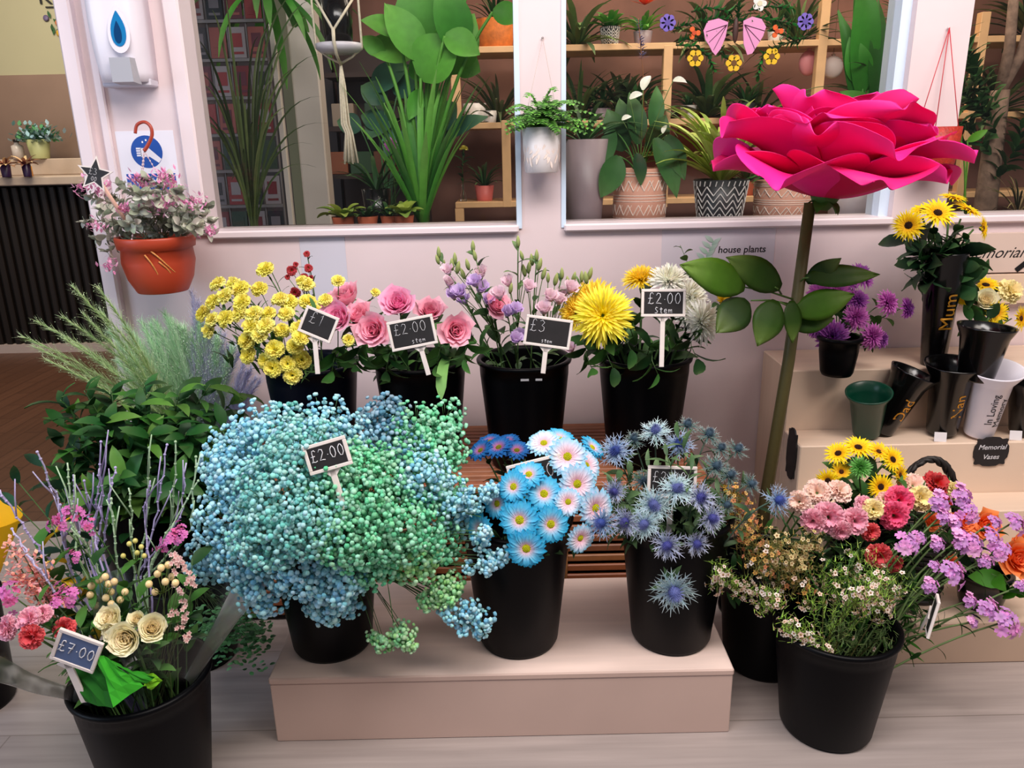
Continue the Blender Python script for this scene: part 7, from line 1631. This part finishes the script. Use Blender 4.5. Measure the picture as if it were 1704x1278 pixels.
def wood_flower(px, py, r, col, mid, n=6, nm='wooden_flower'):
    m = MB()
    for k in range(n): 
        a = 2 * PI * k / n; lathe(m, [(0, -.002), (r * .38 * u, -.002), (r * .38 * u, .002), (0, .002)], 12, C(*col), T(r * .6 * u * math.cos(a), 0, r * .6 * u * math.sin(a)) @ RX(rad(90)), False)
    lathe(m, [(0, -.004), (r * .34 * u, -.004), (r * .34 * u, .004), (0, .004)], 12, C(*mid), RX(rad(90)), False); ob(nm, m, SOLID, e, T(P(px, py, YW - .015) - OW))
for x, y in ((1157,97),(1221,105),(1284,94)): wood_flower(x, y, 14, (240, 190, 30), (110, 70, 20))
for x, y in ((1111,38),(1340,36)): wood_flower(x, y, 14, (120, 96, 190), (90, 70, 160), 7)
for x, y in ((1155,55),(1293,52)): wood_flower(x, y, 11, (230, 96, 30), (200, 70, 20), 3)
wood_flower(1264, 6, 12, (236, 230, 226), (220, 210, 180), 5)
m = MB(); a = P(1232, -60, YW) - OW; tube(m, [a, a + Vector((0, 0, 2.9 - pw_.z - a.z))], .0015, .0015, 4, C(120, 90, 60)); ob('hanging_string', m, SOLID, e)
# pink balloon-like vase and paper shade behind the pine post
for (x, y, rx, ry, c, lab) in ((1345,105,16,20,(240,150,150),'rounded pink ornament beside the pine upright'),(1385,112,18,18,(226,206,196),'cream paper ornament on the other side of the pine upright')):
    p = P(x, y, YS + .1); uu = px2m(1, p); m = MB(); ellipsoid(m, (0, 0, 0), rx * uu, rx * uu * .7, ry * uu, C(*c)); lathe(m, [(.004, ry * uu * .9), (.01, ry * uu * 1.1), (.006, ry * uu * 1.15)], 10, C(*c)); tube(m, [(0, 0, ry * uu), (0, 0, 1.2)], .001, .001, 4, C(120, 100, 80)); tag(ob('ornament', m, SOLID, None, T(p)), lab, 'ornament')
# third window: dark trunk tree
tr = thing('forked_tree', 'grey brown forked trunk with dark leaves behind the third window', 'tree', Vector((P(1640, 340, 3.08).x, 3.08, 0))); O6 = Vector(tr.location); m = MB()
q0 = P(1640, 340, 3.08) - O6; q1 = P(1665, 150, 3.08) - O6; tube(m, [Vector((0, 0, 0)), q0, q1], .05, .032, 10); tube(m, [q1, P(1680, 80, 3.08) - O6, P(1690, -40, 3.08) - O6], .022, .016, 8); tube(m, [q1, P(1700, 90, 3.08) - O6, P(1730, -20, 3.08) - O6], .022, .016, 8)
ob('trunk', m, plain('bark_grey', (120, 96, 80), .9, noise=.4, nscale=30, bump=.8, bscale=60), tr)
m = MB()
for pts in ([(1660,230),(1630,160),(1620,110)], [(1650,260),(1610,200),(1590,230)], [(1665,180),(1620,120),(1610,80)], [(1650,200),(1600,150)], [(1655,300),(1690,250),(1704,200)]): foliage_along(m, [P(x, y, 3.02) - O6 for x, y in pts], 26, .085, .034, GD_, 0, R7, .5)
ob('leaves', m, LEAF, tr)
e = broad_leaf_plant('small_plant', 'two bright green leaves just inside the third window', on_ledge(1600, 2.72), [((1600,235,2.7),(1570,215,2.68),22),((1610,235,2.7),(1645,215,2.68),14)], (C(90, 150, 40), C(110, 170, 60)))
strap_plant('spiky_plant', 'dry thin leaved plant low in the third window', on_ledge(1690, 2.84), 26, .2, .006, (C(110, 90, 60), C(140, 120, 80), C(60, 60, 36)), (.2, 1.4))

# ================================================================ on the counter far behind the post
ZC = zc + .055; ZLd = ZC + .11
o = Vector((P(68, 262, 5.58).x, 5.58, ZLd)); u = px2m(1, o)
pot('plant_pot', 'pale green pot on the raised ledge of the counter', o, 18 * u, 13 * u, P(68, 232, 5.58).z - ZLd, plain('pale_green_pot', (186, 186, 130), .5))
e = thing('eucalyptus_bush', 'rounded bluish green bush in the pale green pot on the counter', 'plant', o + Vector((0, 0, 26 * u))); m = MB()
for i in range(420):
    d = Vector((R7.gauss(0, .5), R7.gauss(0, .4), abs(R7.gauss(.2, .3)))); p = Vector((d.x * 34 * u, d.y * 28 * u, d.z * 30 * u)); c = jit(R7.choice((C(140, 176, 176), C(110, 156, 130), C(90, 150, 100), C(160, 190, 200))), .15, R7); petal(m, T(p) @ RZ(R7.uniform(0, 6)) @ RX(R7.uniform(-.2, 1)), 10 * u, 6 * u, 'oval', .4, .1, cols=(c, c), ns=2, rnd=R7)
ob('leaves', m, LEAF, e); m = MB()
for i in range(14): tube(m, [(0, 0, -.06), (R7.gauss(0, .3) * 30 * u, R7.gauss(0, .3) * 20 * u, 14 * u)], .002, .001, 4, C(80, 100, 60))
ob('stems', m, STEM, e)
for (x, w, lab) in ((10,8,'small dark purple potted plant at the picture edge on the counter'),(45,7,'small dark purple potted plant in front of the pale green pot')):
    o = Vector((P(x, 285, 5.15).x, 5.15, ZC)); uu = px2m(1, o); pot('plant_pot', lab, o, w * uu, w * uu * .85, 20 * uu, plain('purple_pot', (46, 20, 60), .4)); strap_plant('small_plant', 'pink leaves, ' + lab, o + Vector((0, 0, 18 * uu)), 24, .09, .022, (C(220, 180, 140), C(190, 120, 90), C(120, 60, 60)), (.3, 1.3), prof='oval')
for (x, w, h, c, lab) in ((8,9,30,(206,192,182),'white bottle on the counter ledge at the picture edge'),(30,7,22,(222,150,60),'small amber jar on the counter')):
    o = Vector((P(x, 240, 5.45 if h == 30 else 5.3).x, 5.35 if h != 30 else 5.58, ZC if h != 30 else ZLd)); uu = px2m(1, o); m = MB(); lathe(m, [(0, 0), (w * uu, 0), (w * uu, h * uu * .7), (w * uu * .4, h * uu * .8), (w * uu * .4, h * uu * .9)], 20, C(*c)); lathe(m, [(w * uu * .5, h * uu * .9), (w * uu * .5, h * uu * 1.05)], 16, C(30, 24, 24)); tag(ob('bottle', m, GLOSSY, None, T(o)), lab, 'bottle')
o = Vector((P(128, 240, 5.4).x, 5.58, ZLd)); uu = px2m(1, o); pot('plant_pot', 'black pot just showing beside the corner post on the counter ledge', o, 10 * uu, 8 * uu, 26 * uu, BLACKG)
for (dx, dz, m_, r_, lab) in ((0,44,M_CARN_CORAL,11,'coral bloom beside the corner post on the counter'),(-3,62,M_CARN_Y2,9,'yellow bloom above the coral one on the counter'),(-6,78,M_CARN_PALE,8,'blush bloom at the top of the bunch on the counter')):
    p = o + Vector((dx * uu, -.02, dz * uu)); flower('counter_flower', lab, 'flower', m_, p, (-.2, -1, .2), r_ * uu, o + Vector((0, 0, .02)), leaves=5, leafL=.07, leafW=.03, rnd=R7)
# painted flower sign on the far wall
c_ = P(118, 40, YC - .012); uu = px2m(1, c_); e = thing('wall_sign', 'flower garland picture with dark lettering on the far olive wall, cut off by the post', 'sign', c_)
m = MB()
for (x, y) in ((84,30),(92,32),(98,40),(90,46),(100,28),(108,34),(86,40),(104,46)): 
    c = jit(C(50, 90, 50), .2, R7); petal(m, T(P(x, y, YC - .012) - c_) @ RX(rad(90)) @ RZ(R7.uniform(0, 6)), 12 * uu, 5 * uu, 'leaf', .1, 0, cols=(c, c), ns=3, rnd=R7)
ob('painted_leaves', m, SOLID, e)
for (x, y, r_, c) in ((76,30,5,(110, 96, 130)),(97,38,6,(220, 130, 90)),(99,55,6,(220, 170, 50)),(112,50,6,(200, 90, 90)),(118,36,6,(110, 96, 150))):
    m = MB(); lathe(m, [(0, -.003), (r_ * uu, -.003), (r_ * uu * .8, .004), (0, .006)], 12, C(*c), RX(rad(90))); ob('painted_flower', m, SOLID, e, T(P(x, y, YC - .014) - c_))
m = MB(); a, b = P(76, 12, YC - .01) - c_, P(130, 12, YC - .01) - c_; box(m, (a.x, -.002, a.z - .004), (b.x, .002, a.z + .004)); ob('underline', m, INK, e)
ob('lettering', text_mesh('KIND', .15, INK, 0, .002), None, e, T(P(106, -6, YC - .01) - c_) @ RX(rad(90)))

# more greenery on the shelves behind the second window
for k, (x, z, L_, lab) in enumerate(((965,zsB,.34,'bushy dark plant at the post end of the middle shelf'),(1035,zsB,.30,'bushy olive plant on the middle shelf behind the spathes'),(1180,zsB,.30,'bushy dark plant on the middle shelf under the garland'),(1265,zsB,.26,'green plant on the middle shelf beyond the garland'),(960,zsA,.3,'leafy plant at the post end of the top shelf'),(1180,zsA,.28,'leafy plant on the top shelf behind the butterfly'),(1320,zsA,.3,'leafy plant on the top shelf beside the pine upright'),(1460,zsB,.3,'green plant on the middle shelf near the far post'),(700,zsB,.2,'dark plant at the open end of the middle shelf'),(830,zsB,.34,'purplish dark leaved plant on the middle shelf near the middle post'),(1660,zsB,.3,'dark plant on the shelf behind the forked trunk'),(1700,zsA,.3,'dark plant on the top shelf at the picture edge'))):
    o = Vector((xs(x, 190), YS + .12 + .02 * (k % 2), z)); strap_plant('shelf_plant', lab, o, 46, L_, .018 + .006 * (k % 3), ((C(60, 90, 50), C(44, 70, 40), C(86, 110, 60)), (C(50, 60, 34), C(70, 80, 44), C(40, 56, 34)))[k % 2], (.1, 1.5), droop=1.0, prof='leaf' if k % 3 == 0 else 'strap')
